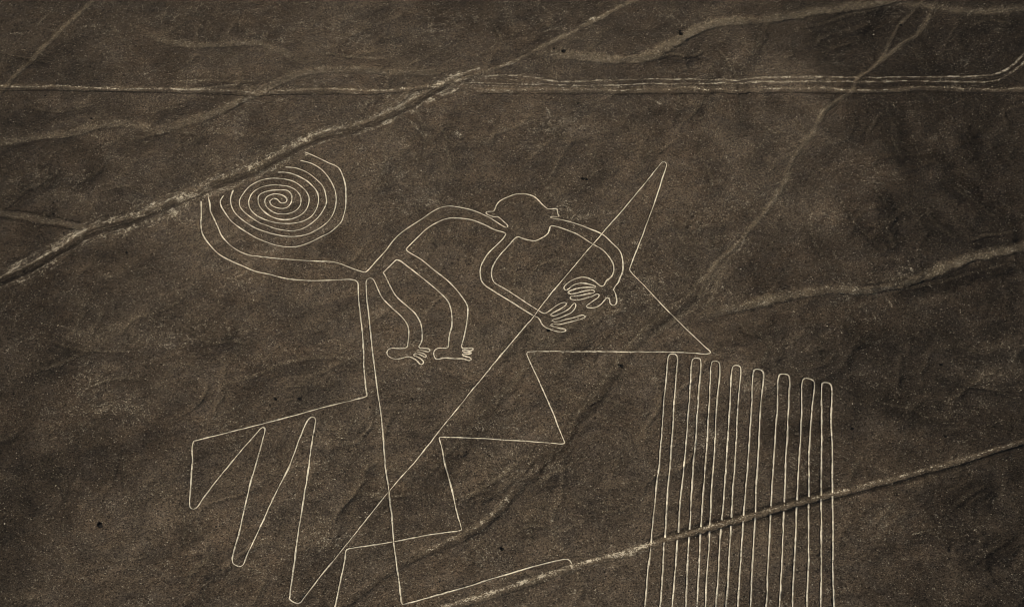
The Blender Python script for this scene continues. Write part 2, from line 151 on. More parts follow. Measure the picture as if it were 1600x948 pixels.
(None,0.1,-0.03,0,0.45,0.62,0,1.3,[(-48.03,313.06),(-45.31,313.23),(-42.58,313.32),(-40.02,313.36),(-38.19,313.41),(-36.48,313.42),(-34.69,313.36),(-32.51,313.17),(-30.24,312.92),(-27.99,312.84),(-25.78,313.01),(-23.56,313.26),(-21.35,313.5),(-19.13,313.73),(-16.91,314.01),(-14.7,314.34)]),
(None,0.14,-0.03,0,0.4,0.5,0,1.3,[(-68.14,313.79),(-65.39,314.33),(-62.63,314.82),(-60.29,315.26),(-59.21,315.58),(-58.28,315.89),(-57.42,315.93),(-56.77,315.7),(-56.16,315.31),(-55.56,314.85),(-54.92,314.32),(-54.29,313.7),(-53.65,313.08)]),
('straight_track',0.5,0.22,0.05,0.35,0.05,0,1.2,[(-12.03,314.55),(-10.26,313.83),(-8.49,313.09),(-6.66,312.46),(-4.58,312.13),(-2.42,312.08),(0.0,312.16),(4.22,312.32),(8.95,312.31),(13.3,312.28),(16.06,312.04),(18.59,311.79),(21.25,311.61),(24.79,311.41),(28.51,311.3),(31.84,311.42),(33.77,311.43),(35.49,311.43),(37.14,311.42),(38.42,311.36),(39.64,311.27),(41.1,311.2),(44.59,311.11),(48.8,311.09),(53.02,311.14),(57.16,311.14),(61.27,310.99),(64.83,310.72),(66.65,310.44),(68.22,310.13),(69.96,309.85),(72.92,309.54),(76.12,309.12),(78.89,308.74),(80.26,308.68),(81.46,308.7),(82.77,308.68),(84.74,308.46),(86.86,308.12),(89.07,307.66),(91.9,307.03),(94.88,306.38),(97.71,305.85),(99.71,305.58),(101.59,305.38),(103.92,305.07),(110.83,303.82),(119.34,301.9),(127.5,299.46)]),
(None,0.1,-0.03,0,0.45,0.66,0,1.3,[(-5.33,312.58),(-3.64,312.51),(-1.95,312.45),(0.0,312.49),(4.12,312.7),(8.91,312.74),(13.31,312.72),(16.07,312.49),(18.61,312.24),(21.26,312.06),(24.81,311.84),(28.53,311.68),(31.87,311.85),(33.8,311.97),(35.54,312.1),(37.18,312.14),(38.47,312.01),(39.68,311.79),(41.13,311.61),(44.62,311.47),(48.83,311.46),(53.06,311.55),(57.21,311.58),(61.32,311.46),(64.89,311.21),(66.7,310.91),(68.28,310.57),(70.01,310.27),(72.97,309.94),(76.18,309.51),(78.95,309.15),(80.32,309.11),(81.53,309.18),(82.84,309.18),(84.81,308.96),(86.93,308.62),(89.14,308.14),(91.96,307.45),(94.93,306.71),(97.75,306.13),(99.76,305.91),(101.66,305.79),(104.01,305.54),(110.93,304.32),(119.42,302.33),(127.58,299.83)]),
('faint_track',0.15,-0.02,0.0,0.5,0.76,0,1.4,[(-13.4,316.09),(-10.73,316.65),(-8.06,317.2),(-5.37,317.47),(-2.67,317.52),(0.04,317.43),(2.69,317.23),(4.93,316.7),(7.11,315.99),(9.64,315.48),(14.92,315.22),(21.05,315.25),(26.72,315.13),(30.51,315.02),(34.03,314.96),(37.35,314.72),(40.09,314.6),(42.71,314.47),(45.32,314.42),(47.92,314.56),(50.54,314.82),(53.37,315.01),(57.55,314.94),(62.05,314.59),(66.54,314.25),(70.91,313.98),(75.21,313.48),(79.46,312.8),(83.94,312.18),(88.37,311.48),(92.13,310.84),(94.04,310.61),(95.72,310.5),(97.21,310.51),(98.17,310.57),(99.03,310.69),(99.85,310.9),(100.57,311.18),(101.26,311.52),(101.95,311.95),(102.71,312.55),(103.47,313.26),(104.24,314.02),(104.97,314.8),(105.71,315.63),(106.65,316.62),(109.85,319.54),(114.04,323.2),(118.31,326.98)]),
('faint_track',0.14,-0.02,0.0,0.5,0.72,0,1.4,[(-8.7,315.19),(-5.78,314.89),(-2.87,314.64),(0.0,314.51),(2.67,314.53),(5.31,314.44),(8.01,314.34),(11.07,314.2),(14.2,313.88),(17.33,313.6),(20.41,313.54),(23.5,313.58),(26.63,313.45),(30.05,313.41),(33.54,313.43),(37.26,313.29),(42.4,313.41),(47.9,313.53),(53.25,313.68),(57.75,313.56),(62.07,313.2),(66.38,312.85),(70.74,312.59),(75.04,312.14),(79.27,311.44),(83.67,310.73),(88.04,310.0),(91.87,309.25),(94.19,308.8),(96.27,308.45),(98.14,308.46),(99.39,308.8),(100.54,309.31),(101.59,309.92),(102.37,310.47),(103.1,311.09),(103.82,311.75),(104.52,312.43),(105.23,313.15),(106.16,314.03),(109.64,316.81),(114.24,320.12),(118.86,323.39)]),
(None,0.09,-0.02,0,0.35,0.4,0,1.4,[(-14.72,315.22),(-11.65,314.81),(-8.59,314.4),(-5.34,313.91),(-1.07,313.57),(3.47,313.61),(8.0,313.44),(12.44,313.36),(16.87,313.07),(21.3,312.85),(25.73,312.58),(30.18,312.52),(34.55,312.47),(38.55,312.32),(42.48,312.24),(46.47,312.15),(50.85,312.2),(55.3,312.24),(59.71,312.05)]),
(None,0.09,-0.02,0,0.3,0.35,0,1.4,[(-13.42,316.97),(-2.68,316.51),(6.68,314.78)]),
(None,0.08,-0.02,0,0.3,0.35,0,1.4,[(59.93,314.22),(79.36,312.07),(94.51,309.7)]),
(None,0.09,-0.02,0,0.3,0.4,0,1.4,[(94.54,309.9),(96.28,309.73),(98.01,309.56),(99.63,309.67),(100.84,310.04),(101.97,310.6),(103.1,311.28),(104.34,312.17),(105.59,313.23),(106.85,314.31)]),
('narrow_track',0.4,0.14,0.06,0.75,0.05,0,1.3,[(-111.74,299.02),(-109.79,303.23),(-107.85,307.65),(-106.34,311.36),(-105.86,313.0),(-105.53,314.43),(-105.15,315.76),(-104.73,316.89),(-104.27,317.96),(-103.75,319.15),(-102.89,321.14),(-101.9,323.35),(-100.82,325.6),(-99.5,328.19),(-98.1,331.0),(-96.68,333.79),(-95.24,336.41),(-93.77,339.04),(-92.41,341.94),(-91.19,344.79),(-90.04,347.83),(-88.85,350.8)]),
('short_track',0.62,0.02,-0.06,0.55,0.1,0,1.2,[(-107.22,276.79),(-104.51,276.16),(-101.78,275.45),(-99.35,274.83),(-97.97,274.49),(-96.74,274.21),(-95.47,273.94),(-93.82,273.6),(-92.08,273.23),(-90.35,272.84),(-88.55,272.4),(-86.75,271.93),(-85.21,271.54),(-84.46,271.36),(-83.81,271.2),(-83.16,271.03)]),
(None,0.12,0.08,0,0,0,0.9,1.3,[(-107.59,278.62),(-104.95,277.82),(-102.3,276.95),(-99.6,276.13),(-96.58,275.44),(-93.54,274.9),(-90.59,274.28),(-88.11,273.58),(-85.71,272.85),(-83.33,272.11)]),
(None,0.12,0.08,0,0,0,0.9,1.3,[(-106.94,275.35),(-104.34,274.71),(-101.73,274.03),(-99.07,273.36),(-96.06,272.72),(-93.01,272.17),(-90.14,271.6),(-88.0,271.07),(-85.98,270.51),(-83.97,269.94)]),
(None,0.12,0.06,0,0,0,0.7,1.4,[(-128.0,312.87),(-120.84,312.54),(-113.77,312.38),(-106.58,312.63),(-97.87,312.45),(-88.88,312.41),(-79.96,312.6),(-71.08,312.45),(-62.19,312.25),(-53.27,311.91),(-44.34,311.52),(-35.46,311.47),(-26.59,311.56)]),
(None,0.12,0.06,0,0,0,0.7,1.4,[(-6.64,311.17),(4.56,311.09),(15.75,310.84),(26.48,310.28),(35.51,310.18),(44.22,310.17),(52.94,310.24),(61.35,309.91),(69.64,309.1),(78.77,307.83),(94.27,305.66),(111.19,302.6),(127.25,298.34)]),
('dry_wash',0.5,0.2,0.0,0.62,0.14,0,2.2,[(-82.49,335.42),(-81.48,334.7),(-80.47,333.96),(-79.42,333.21),(-78.21,332.31),(-76.95,331.4),(-75.63,330.57),(-74.01,329.73),(-72.31,329.01),(-70.57,328.55),(-68.59,328.41),(-66.53,328.48),(-64.44,328.63),(-62.17,329.02),(-59.87,329.59),(-57.74,329.9),(-56.3,329.89),(-54.95,329.71),(-53.57,329.3),(-51.89,328.52),(-50.19,327.54),(-48.53,326.49),(-47.03,325.37),(-45.57,324.11),(-44.14,322.93),(-42.93,322.15),(-41.76,321.58),(-40.59,321.04)]),
('dry_wash',0.6,0.18,0.0,0.48,0.12,0,2.2,[(-110.89,294.92),(-108.35,295.1),(-105.81,295.28),(-103.29,295.59),(-100.79,296.2),(-98.31,296.93),(-95.87,297.51),(-93.68,297.76),(-91.52,297.87),(-89.49,298.21),(-87.87,299.0),(-86.35,300.0),(-84.73,300.81),(-82.7,301.37),(-80.58,301.81),(-78.42,302.0),(-76.16,301.58),(-73.83,300.77),(-71.72,300.45),(-70.22,300.9),(-68.86,301.71),(-67.44,302.56),(-65.6,303.4),(-63.67,304.3),(-61.87,305.37),(-60.41,306.65),(-59.05,308.13),(-57.7,309.48),(-56.46,310.44),(-55.23,311.24),(-53.96,312.07),(-52.55,313.11),(-51.11,314.26),(-49.57,315.42),(-47.62,316.83),(-45.52,318.27),(-43.17,319.33),(-39.81,319.9),(-36.11,319.99),(-32.4,319.93),(-28.7,319.78),(-24.99,319.4),(-21.57,319.06),(-19.18,318.94),(-16.97,318.95),(-14.82,319.22),(-12.79,319.81),(-10.79,320.62),(-8.79,321.39)]),
('dry_wash',0.85,0.28,0.0,0.9,0.14,0,1.6,[(1.64,325.41),(3.38,325.33),(5.13,325.26),(6.81,325.15),(8.18,324.94),(9.5,324.66),(10.88,324.41),(12.63,324.18),(14.46,323.97),(16.29,323.72),(18.12,323.32),(19.94,322.85),(21.68,322.51),(23.07,322.34),(24.4,322.27),(25.73,322.43),(27.12,322.92),(28.51,323.67),(29.9,324.55),(31.32,325.57),(32.72,326.71),(34.15,327.93),(35.59,329.1),(37.02,330.21),(38.46,331.18),(39.84,332.08),(41.23,332.93),(42.75,333.64),(44.97,334.18),(47.38,334.46),(49.7,334.58),(51.52,334.52),(53.28,334.38),(55.16,334.43),(57.82,335.02),(60.68,335.82),(63.61,336.52),(66.81,337.04),(70.09,337.47),(73.38,337.9),(76.59,338.24),(79.79,338.5),(83.05,338.82),(86.7,339.38),(90.44,340.09),(94.21,340.88)]),
('dry_wash',0.7,0.12,0.0,0.7,0.2,0,2.5,[(73.32,337.46),(77.51,337.39),(81.66,337.17),(85.44,336.53),(88.13,335.67),(90.63,334.73),(93.12,333.86),(95.67,332.97),(98.18,332.03),(100.71,331.3),(103.23,330.95),(105.8,330.9),(108.63,331.02),(112.83,331.26),(117.34,331.46),(121.83,331.62)]),
('dry_wash',0.66,0.24,0.0,0.85,0.3,0,1.9,[(114.93,264.08),(107.9,262.3),(100.96,260.68),(95.5,259.61),(93.72,259.39),(92.29,259.28),(90.73,259.05),(88.36,258.49),(85.82,257.8),(83.35,257.01),(81.14,256.11),(78.99,255.12),(77.04,254.23),(75.73,253.62),(74.53,253.03),(73.27,252.49),(71.67,251.91),(70.01,251.4),(68.37,251.02),(66.8,250.77),(65.25,250.65),(63.67,250.67),(61.82,250.94),(59.9,251.33),(57.95,251.53),(55.96,251.46),(53.96,251.26),(52.03,250.97),(50.37,250.61),(48.77,250.17),(47.2,249.71),(45.76,249.2),(44.35,248.65),(42.95,248.15),(41.55,247.78),(40.15,247.47),(38.76,247.14),(37.37,246.77),(35.97,246.36),(34.58,245.95),(33.18,245.51),(31.78,245.06),(30.39,244.59)]),
('winding_track',0.34,0.09,0.04,0.8,0.1,0,1.5,[(94.37,341.97),(92.95,339.54),(91.51,337.06),(90.29,334.73),(89.68,333.27),(89.18,331.93),(88.62,330.63),(87.84,329.13),(86.98,327.68),(86.02,326.41),(84.86,325.38),(83.58,324.55),(82.3,323.58),(81.01,322.34),(79.71,321.0),(78.44,319.69),(77.26,318.47),(76.1,317.27),(74.95,316.16),(73.81,315.28),(72.68,314.45),(71.72,313.45),(71.19,312.36),(70.78,311.15),(70.24,310.03),(69.28,308.94),(68.15,308.02),(67.04,307.17),(66.04,306.4),(65.05,305.64),(64.17,304.73),(63.55,303.73),(63.03,302.62),(62.51,301.44),(61.94,300.11),(61.38,298.75),(60.76,297.44),(60.01,296.17),(59.19,294.95),(58.44,293.77),(57.89,292.81),(57.38,291.87),(56.86,290.89),(56.25,289.81),(55.64,288.69),(55.09,287.47),(54.65,285.99),(54.29,284.43),(53.85,282.9),(53.21,281.24),(52.48,279.56),(51.71,277.97),(51.0,276.66),(50.27,275.5),(49.51,274.36),(48.63,273.09),(47.7,271.81),(46.7,270.41),(45.36,268.39),(43.94,266.24),(42.51,264.26),(41.15,262.66),(39.77,261.15),(38.51,259.53),(37.51,257.84),(36.63,256.16),(35.76,254.51)]),
('winding_track',0.25,0.08,0.02,0.7,0.08,0,1.5,[(89.84,338.91),(89.01,337.85),(88.18,336.78),(87.34,335.68),(86.41,334.5),(85.47,333.33),(84.56,332.21),(83.72,331.23),(82.91,330.26),(82.14,329.18),(81.42,327.89),(80.74,326.48),(80.1,325.07),(79.57,323.8),(79.08,322.55),(78.53,321.36),(77.83,320.13),(77.05,318.96),(76.22,317.86),(75.23,316.74),(74.17,315.68),(73.19,314.74),(72.57,314.14),(71.99,313.61),(71.41,313.07)]),
('winding_track',0.5,0.16,0.03,0.12,0.02,0.35,1.6,[(35.76,254.51),(34.9,253.27),(34.04,252.02),(33.14,250.85),(32.12,249.79),(31.04,248.83),(30.01,247.93),(29.17,247.26),(28.36,246.64),(27.54,245.9),(26.5,244.76),(25.46,243.51),(24.43,242.26),(23.39,240.98),(22.37,239.65),(21.36,238.23),(20.31,236.58),(19.28,234.86),(18.29,233.23),(17.46,231.86),(16.66,230.53),(15.88,229.21),(15.17,227.94),(14.49,226.69),(13.74,225.43),(12.7,223.97),(11.57,222.48),(10.59,220.93),(9.97,219.42),(9.46,217.9),(8.84,216.56),(8.08,215.62),(7.23,214.84),(6.37,213.91),(5.34,212.41),(4.31,210.74),(3.26,209.12),(2.16,207.61),(1.04,206.14),(0.0,204.7),(-0.79,203.39),(-1.53,202.07),(-2.35,200.8),(-3.41,199.53),(-4.57,198.37),(-5.83,197.35),(-7.32,196.35),(-8.91,195.41),(-10.53,194.46),(-12.24,193.47),(-13.97,192.49),(-15.68,191.42),(-17.38,190.23),(-19.05,188.96),(-20.71,187.6),(-22.51,185.99),(-24.29,184.28),(-26.1,182.52),(-28.15,180.44),(-30.22,178.25),(-32.26,176.06)]),
(None,0.22,-0.02,0,0.5,0.2,0,1.5,[(35.61,255.84),(34.41,254.16),(33.2,252.43),(31.96,250.88),(30.75,249.75),(29.51,248.77),(28.22,247.59),(26.54,245.71),(24.81,243.7),(23.26,241.87),(22.16,240.53),(21.16,239.21),(20.19,237.77),(19.13,235.94),(18.1,234.0),(17.12,232.18),(16.31,230.75),(15.53,229.39),(14.71,228.05),(13.73,226.6),(12.7,225.14),(11.78,223.65),(11.14,222.38),(10.57,221.12),(10.01,219.89)]),
(None,0.22,-0.02,0,0.5,0.5,0,1.5,[(0.0,205.51),(-0.76,204.27),(-1.51,203.01),(-2.35,201.77),(-3.42,200.46),(-4.58,199.23),(-5.84,198.14),(-7.34,197.11),(-8.95,196.13),(-10.55,195.13),(-12.1,194.08),(-13.64,193.03),(-15.18,191.97)]),
(None,0.16,0.05,0,0.1,0,0.4,1.8,[(34.98,255.36),(34.13,254.14),(33.27,252.88),(32.36,251.71),(31.34,250.64),(30.27,249.67),(29.23,248.77),(28.4,248.1),(27.59,247.48),(26.76,246.75),(25.73,245.61),(24.69,244.35),(23.66,243.09),(22.62,241.81),(21.59,240.45),(20.59,239.01),(19.53,237.34),(18.5,235.62),(17.52,233.97),(16.68,232.6),(15.89,231.27),(15.11,229.96),(14.4,228.69),(13.72,227.44),(12.97,226.18),(11.93,224.74),(10.81,223.23),(9.83,221.66),(9.2,220.14),(8.69,218.61),(8.08,217.27),(7.32,216.34),(6.47,215.55),(5.61,214.62),(4.58,213.12),(3.55,211.46),(2.5,209.83),(1.43,208.31),(0.33,206.83),(-0.76,205.37)]),
(None,0.16,0.05,0,0.1,0,0.4,1.8,[(36.52,253.48),(35.66,252.25),(34.8,251.01),(33.9,249.85),(32.88,248.8),(31.81,247.83),(30.77,246.93),(29.93,246.26),(29.12,245.63),(28.3,244.89),(27.27,243.76),(26.22,242.52),(25.2,241.28),(24.16,240.01),(23.13,238.69),(22.13,237.29),(21.08,235.66),(20.04,233.96),(19.06,232.33),(18.22,230.96),(17.42,229.64),(16.64,228.32),(15.94,227.05),(15.25,225.78),(14.5,224.51),(13.46,223.06),(12.33,221.58),(11.35,220.05),(10.73,218.55),(10.21,217.04),(9.6,215.69),(8.83,214.76),(7.98,213.97),(7.13,213.05),(6.1,211.55),(5.07,209.89),(4.02,208.29),(2.94,206.8),(1.84,205.34),(0.75,203.89)]),
(None,1.5,0.12,0,0.0,0,0.14,2.6,[(37.06,256.12),(33.78,252.73),(30.53,249.32),(27.54,245.9),(25.31,243.23),(23.29,240.8),(21.36,238.23),(19.46,235.25),(17.67,232.2),(15.88,229.21),(14.09,226.45),(12.3,223.69),(10.59,220.93),(9.18,218.58),(7.83,216.31),(6.37,213.91),(4.34,210.88),(2.16,207.78),(0.0,204.7)]),
(None,0.3,0,0,0.4,0.1,0,2.2,[(46.64,269.69),(44.74,266.67),(42.87,263.74),(41.04,260.95),(39.35,258.6),(37.72,256.49),(36.35,254.49),(35.61,252.8),(35.02,251.1),(34.23,249.52),(32.77,247.84),(31.02,246.28),(29.22,244.57),(27.2,242.47),(25.14,240.44),(23.1,238.48)]),
(None,0.25,0,0,0.35,0.1,0,2.2,[(43.69,263.87),(41.99,261.3),(40.28,258.65),(38.85,256.06),(38.03,253.81),(37.39,251.54),(36.58,249.49),(35.42,247.76),(34.07,246.21),(32.73,244.64)]),
('lower_track',0.5,0.12,0.06,0.45,0.05,0,1.2,[(104.35,216.72),(98.03,215.16),(91.65,213.45),(86.65,212.19),(84.99,211.76),(83.65,211.4),(82.21,211.01),(80.09,210.42),(77.83,209.8),(75.58,209.23),(73.38,208.71),(71.18,208.18),(68.97,207.63),(66.81,207.07),(64.63,206.46),(62.35,205.81),(59.44,205.06),(56.37,204.18),(53.53,203.39),(51.62,202.93),(49.85,202.54),(48.09,202.1),(46.26,201.57),(44.43,200.99),(42.6,200.37),(40.78,199.77),(38.96,199.22),(37.16,198.69),(35.36,198.16),(33.56,197.61),(31.76,197.05),(29.94,196.53),(28.12,196.02),(26.38,195.45),(24.92,194.86),(23.52,194.25),(22.07,193.65),(20.36,193.0),(18.58,192.36),(16.74,191.71),(14.64,190.96),(12.49,190.21),(10.41,189.5),(8.62,188.81),(6.9,188.08),(5.18,187.32),(3.46,186.57),(1.76,185.83),(0.0,185.11),(-2.03,184.29),(-4.12,183.47),(-6.15,182.68),(-7.82,182.03),(-9.44,181.43),(-11.21,180.77),(-14.04,179.69),(-17.14,178.46),(-20.21,177.19)]),
(None,0.22,-0.02,0,0.5,0.85,0,1.4,[(22.09,194.03),(21.2,193.63),(20.3,193.23),(19.41,192.88),(18.54,192.6),(17.66,192.35),(16.76,192.1),(15.72,191.78),(14.65,191.45),(13.58,191.09),(12.55,190.74),(11.53,190.4),(10.42,190.01),(8.77,189.37),(6.97,188.62),(5.19,187.85),(3.47,187.14),(1.76,186.45),(0.0,185.76),(-2.04,184.94),(-4.13,184.12),(-6.16,183.33),(-7.89,182.65),(-9.56,182.0),(-11.23,181.39)]),
(None,0.13,-0.02,0,0.4,0.65,0,1.4,[(86.72,212.61),(83.06,211.62),(79.39,210.6),(75.64,209.64),(71.22,208.51),(66.67,207.35),(62.4,206.21),(59.38,205.44),(56.53,204.63),(53.57,203.78),(50.02,202.87),(46.34,201.89),(42.64,200.77),(38.97,199.63),(35.34,198.56),(31.78,197.44),(28.5,196.34),(25.29,195.19),(22.09,194.03)]),
(None,0.13,-0.02,0,0.4,0.5,0,1.4,[(21.51,192.89),(19.94,192.29),(18.37,191.69),(16.72,191.06),(14.65,190.3),(12.48,189.56),(10.39,188.85),(8.61,188.15),(6.89,187.41),(5.17,186.65)]),
(None,0.22,-0.08,0,0.0,0.0,0.9,1.4,[(22.12,194.66),(25.32,195.82),(28.54,196.97),(31.82,198.08),(35.39,199.21),(39.03,200.28),(42.7,201.44),(46.36,202.58),(50.01,203.6),(53.66,204.58)]),
(None,0.22,-0.08,0,0.0,0.0,0.7,1.3,[(86.44,211.08),(82.8,210.12),(79.15,209.12),(75.41,208.15),(71.0,207.01),(66.46,205.86),(62.21,204.74),(59.09,203.96),(56.13,203.11),(53.41,202.34),(51.57,201.85),(49.87,201.42),(47.97,200.92),(44.58,199.93),(40.78,198.74),(37.08,197.65),(33.8,196.64),(30.58,195.56),(27.38,194.44)]),
(None,1.0,0.262,0,0,0,0.23,3.2,[(-92.5,292.93),(-92.4,291.15),(-92.3,289.4),(-92.27,287.75),(-92.25,286.38),(-92.26,285.06),(-92.5,283.93),(-93.18,283.07),(-94.11,282.45),(-95.0,281.74),(-95.7,280.84),(-96.35,279.87),(-96.98,278.88),(-97.6,277.86),(-98.2,276.8),(-98.9,275.75),(-100.02,274.51),(-101.3,273.34),(-102.58,272.2)]),
(None,0.208,0.098,0.0,0,0,0.23,2.6,[(-92.5,292.93),(-92.4,291.15),(-92.3,289.4),(-92.27,287.75),(-92.25,286.38),(-92.26,285.06),(-92.5,283.93),(-93.18,283.07),(-94.11,282.45),(-95.0,281.74),(-95.7,280.84),(-96.35,279.87),(-96.98,278.88),(-97.6,277.86),(-98.2,276.8),(-98.9,275.75),(-100.02,274.51),(-101.3,273.34),(-102.58,272.2)]),
(None,0.128,-0.02,0,0.5,0.16,0,2.2,[(-92.57,293.36),(-92.47,291.58),(-92.37,289.81),(-92.34,288.17),(-92.32,286.79),(-92.34,285.48),(-92.57,284.36),(-93.25,283.49),(-94.19,282.87),(-95.07,282.16),(-95.77,281.26),(-96.42,280.28),(-97.06,279.29),(-97.68,278.26),(-98.28,277.2),(-98.98,276.16),(-100.09,274.92),(-101.37,273.74),(-102.66,272.59)]),
(None,0.75,0.188,0,0,0,0.23,3.2,[(-83.18,290.62),(-83.19,289.31),(-83.2,288.0),(-83.36,286.78),(-83.85,285.65),(-84.51,284.59),(-84.98,283.45),(-85.09,282.23),(-85.05,280.95),(-85.01,279.68)]),
(None,0.156,0.07,0.0,0,0,0.23,2.6,[(-83.18,290.62),(-83.19,289.31),(-83.2,288.0),(-83.36,286.78),(-83.85,285.65),(-84.51,284.59),(-84.98,283.45),(-85.09,282.23),(-85.05,280.95),(-85.01,279.68)]),
(None,0.096,-0.02,0,0.5,0.16,0,2.2,[(-82.94,291.04),(-82.95,289.73),(-82.96,288.42),(-83.12,287.2),(-83.62,286.08),(-84.28,285.03),(-84.75,283.88),(-84.86,282.66),(-84.81,281.37),(-84.77,280.1)]),
(None,2.75,0.262,0,0,0,0.14,3.2,[(18.92,249.92),(16.51,248.48),(14.1,246.96),(11.71,245.04),(8.81,242.03),(5.96,238.8),(3.45,235.61),(1.8,233.06),(0.38,230.64),(-1.13,228.22),(-2.93,225.82),(-4.82,223.63),(-6.7,221.47)]),
(None,0.572,0.098,0.0,0,0,0.14,2.6,[(18.92,249.92),(16.51,248.48),(14.1,246.96),(11.71,245.04),(8.81,242.03),(5.96,238.8),(3.45,235.61),(1.8,233.06),(0.38,230.64),(-1.13,228.22),(-2.93,225.82),(-4.82,223.63),(-6.7,221.47)]),
(None,0.352,-0.02,0,0.5,0.16,0,2.2,[(18.93,250.28),(16.52,248.84),(14.11,247.32),(11.72,245.4),(8.82,242.39),(5.96,239.13),(3.45,235.95),(1.8,233.39),(0.38,230.96),(-1.13,228.55),(-2.93,226.17),(-4.83,223.97),(-6.71,221.81)]),
(None,1.0,0.3,0,0,0,0.27,3.2,[(-62.24,245.08),(-61.42,244.85),(-60.6,244.61),(-59.79,244.25),(-58.92,243.67),(-58.07,242.96),(-57.21,242.29),(-56.4,241.66),(-55.58,241.07),(-54.7,240.66),(-53.42,240.66),(-52.04,240.95),(-50.64,240.99),(-49.21,240.45),(-47.78,239.64),(-46.36,238.88)]),
(None,0.208,0.112,0.0,0,0,0.27,2.6,[(-62.24,245.08),(-61.42,244.85),(-60.6,244.61),(-59.79,244.25),(-58.92,243.67),(-58.07,242.96),(-57.21,242.29),(-56.4,241.66),(-55.58,241.07),(-54.7,240.66),(-53.42,240.66),(-52.04,240.95),(-50.64,240.99),(-49.21,240.45),(-47.78,239.64),(-46.36,238.88)]),
(None,0.128,-0.02,0,0.5,0.16,0,2.2,[(-62.28,245.43),(-61.46,245.2),(-60.64,244.96),(-59.83,244.6),(-58.96,244.02),(-58.11,243.31),(-57.25,242.63),(-56.43,242.0),(-55.62,241.41),(-54.73,241.0),(-53.46,241.0),(-52.07,241.3),(-50.68,241.34),(-49.25,240.81),(-47.81,239.99),(-46.39,239.22)]),
(None,0.75,0.188,0,0,0,0.23,3.2,[(-52.95,246.26),(-52.01,242.96),(-50.99,241.0)]),
(None,0.156,0.07,0.0,0,0,0.23,2.6,[(-52.95,246.26),(-52.01,242.96),(-50.99,241.0)]),
(None,0.096,-0.02,0,0.5,0.16,0,2.2,[(-52.71,246.63),(-51.77,243.32),(-50.75,241.34)]),
(None,0.75,0.188,0,0,0,0.23,3.2,[(-55.11,239.13),(-55.4,236.46)]),
(None,0.156,0.07,0.0,0,0,0.23,2.6,[(-55.11,239.13),(-55.4,236.46)]),
(None,0.096,-0.02,0,0.5,0.16,0,2.2,[(-54.87,239.47),(-55.16,236.81)]),
(None,1.125,0.225,0,0,0,0.18,3.2,[(-87.92,231.53),(-86.93,232.31),(-85.93,233.09),(-84.9,233.77),(-83.84,234.22),(-82.75,234.55),(-81.66,235.0),(-80.45,235.89),(-79.26,236.97),(-78.08,237.83),(-77.15,238.2),(-76.23,238.4),(-75.3,238.6)]),
(None,0.234,0.084,0.0,0,0,0.18,2.6,[(-87.92,231.53),(-86.93,232.31),(-85.93,233.09),(-84.9,233.77),(-83.84,234.22),(-82.75,234.55),(-81.66,235.0),(-80.45,235.89),(-79.26,236.97),(-78.08,237.83),(-77.15,238.2),(-76.23,238.4),(-75.3,238.6)]),
(None,0.144,-0.02,0,0.5,0.16,0,2.2,[(-87.98,231.87),(-86.99,232.65),(-85.99,233.44),(-84.96,234.12),(-83.9,234.56),(-82.8,234.89),(-81.71,235.34),(-80.51,236.23),(-79.31,237.31),(-78.14,238.18),(-77.2,238.54),(-76.28,238.75),(-75.36,238.95)]),
(None,1.125,0.225,0,0,0,0.18,3.2,[(-52.4,229.94),(-50.92,230.57),(-49.44,231.21),(-48.02,231.85),(-46.87,232.35),(-45.78,232.83),(-44.73,233.36),(-43.84,233.96),(-42.98,234.6),(-42.01,235.17),(-40.5,235.76),(-38.78,236.23),(-36.92,236.59),(-34.3,236.88),(-31.46,236.99),(-28.86,236.89),(-27.21,236.63),(-25.7,236.22),(-24.19,235.78)]),
(None,0.234,0.084,0.0,0,0,0.18,2.6,[(-52.4,229.94),(-50.92,230.57),(-49.44,231.21),(-48.02,231.85),(-46.87,232.35),(-45.78,232.83),(-44.73,233.36),(-43.84,233.96),(-42.98,234.6),(-42.01,235.17),(-40.5,235.76),(-38.78,236.23),(-36.92,236.59),(-34.3,236.88),(-31.46,236.99),(-28.86,236.89),(-27.21,236.63),(-25.7,236.22),(-24.19,235.78)]),
(None,0.144,-0.02,0,0.5,0.16,0,2.2,[(-52.44,230.28),(-50.95,230.9),(-49.47,231.55),(-48.06,232.19),(-46.91,232.69),(-45.81,233.17),(-44.76,233.7),(-43.87,234.3),(-43.01,234.94),(-42.04,235.51),(-40.52,236.1),(-38.81,236.58),(-36.95,236.93),(-34.33,237.23),(-31.48,237.34),(-28.89,237.25),(-27.23,236.98),(-25.72,236.57),(-24.21,236.13)]),
(None,0.875,0.225,0,0,0,0.18,3.2,[(-86.79,241.49),(-85.37,240.99),(-83.94,240.48),(-82.48,239.99),(-80.92,239.52),(-79.33,239.11),(-77.65,238.78),(-75.37,238.49),(-72.95,238.32),(-70.62,238.28),(-68.68,238.41),(-66.82,238.64),(-64.94,238.85)]),
(None,0.182,0.084,0.0,0,0,0.18,2.6,[(-86.79,241.49),(-85.37,240.99),(-83.94,240.48),(-82.48,239.99),(-80.92,239.52),(-79.33,239.11),(-77.65,238.78),(-75.37,238.49),(-72.95,238.32),(-70.62,238.28),(-68.68,238.41),(-66.82,238.64),(-64.94,238.85)]),
(None,0.112,-0.02,0,0.5,0.16,0,2.2,[(-86.85,241.84),(-85.42,241.34),(-83.99,240.82),(-82.53,240.34),(-80.98,239.87),(-79.39,239.46),(-77.71,239.13),(-75.42,238.83),(-73.0,238.67),(-70.67,238.63),(-68.73,238.76),(-66.87,238.99),(-64.99,239.2)]),
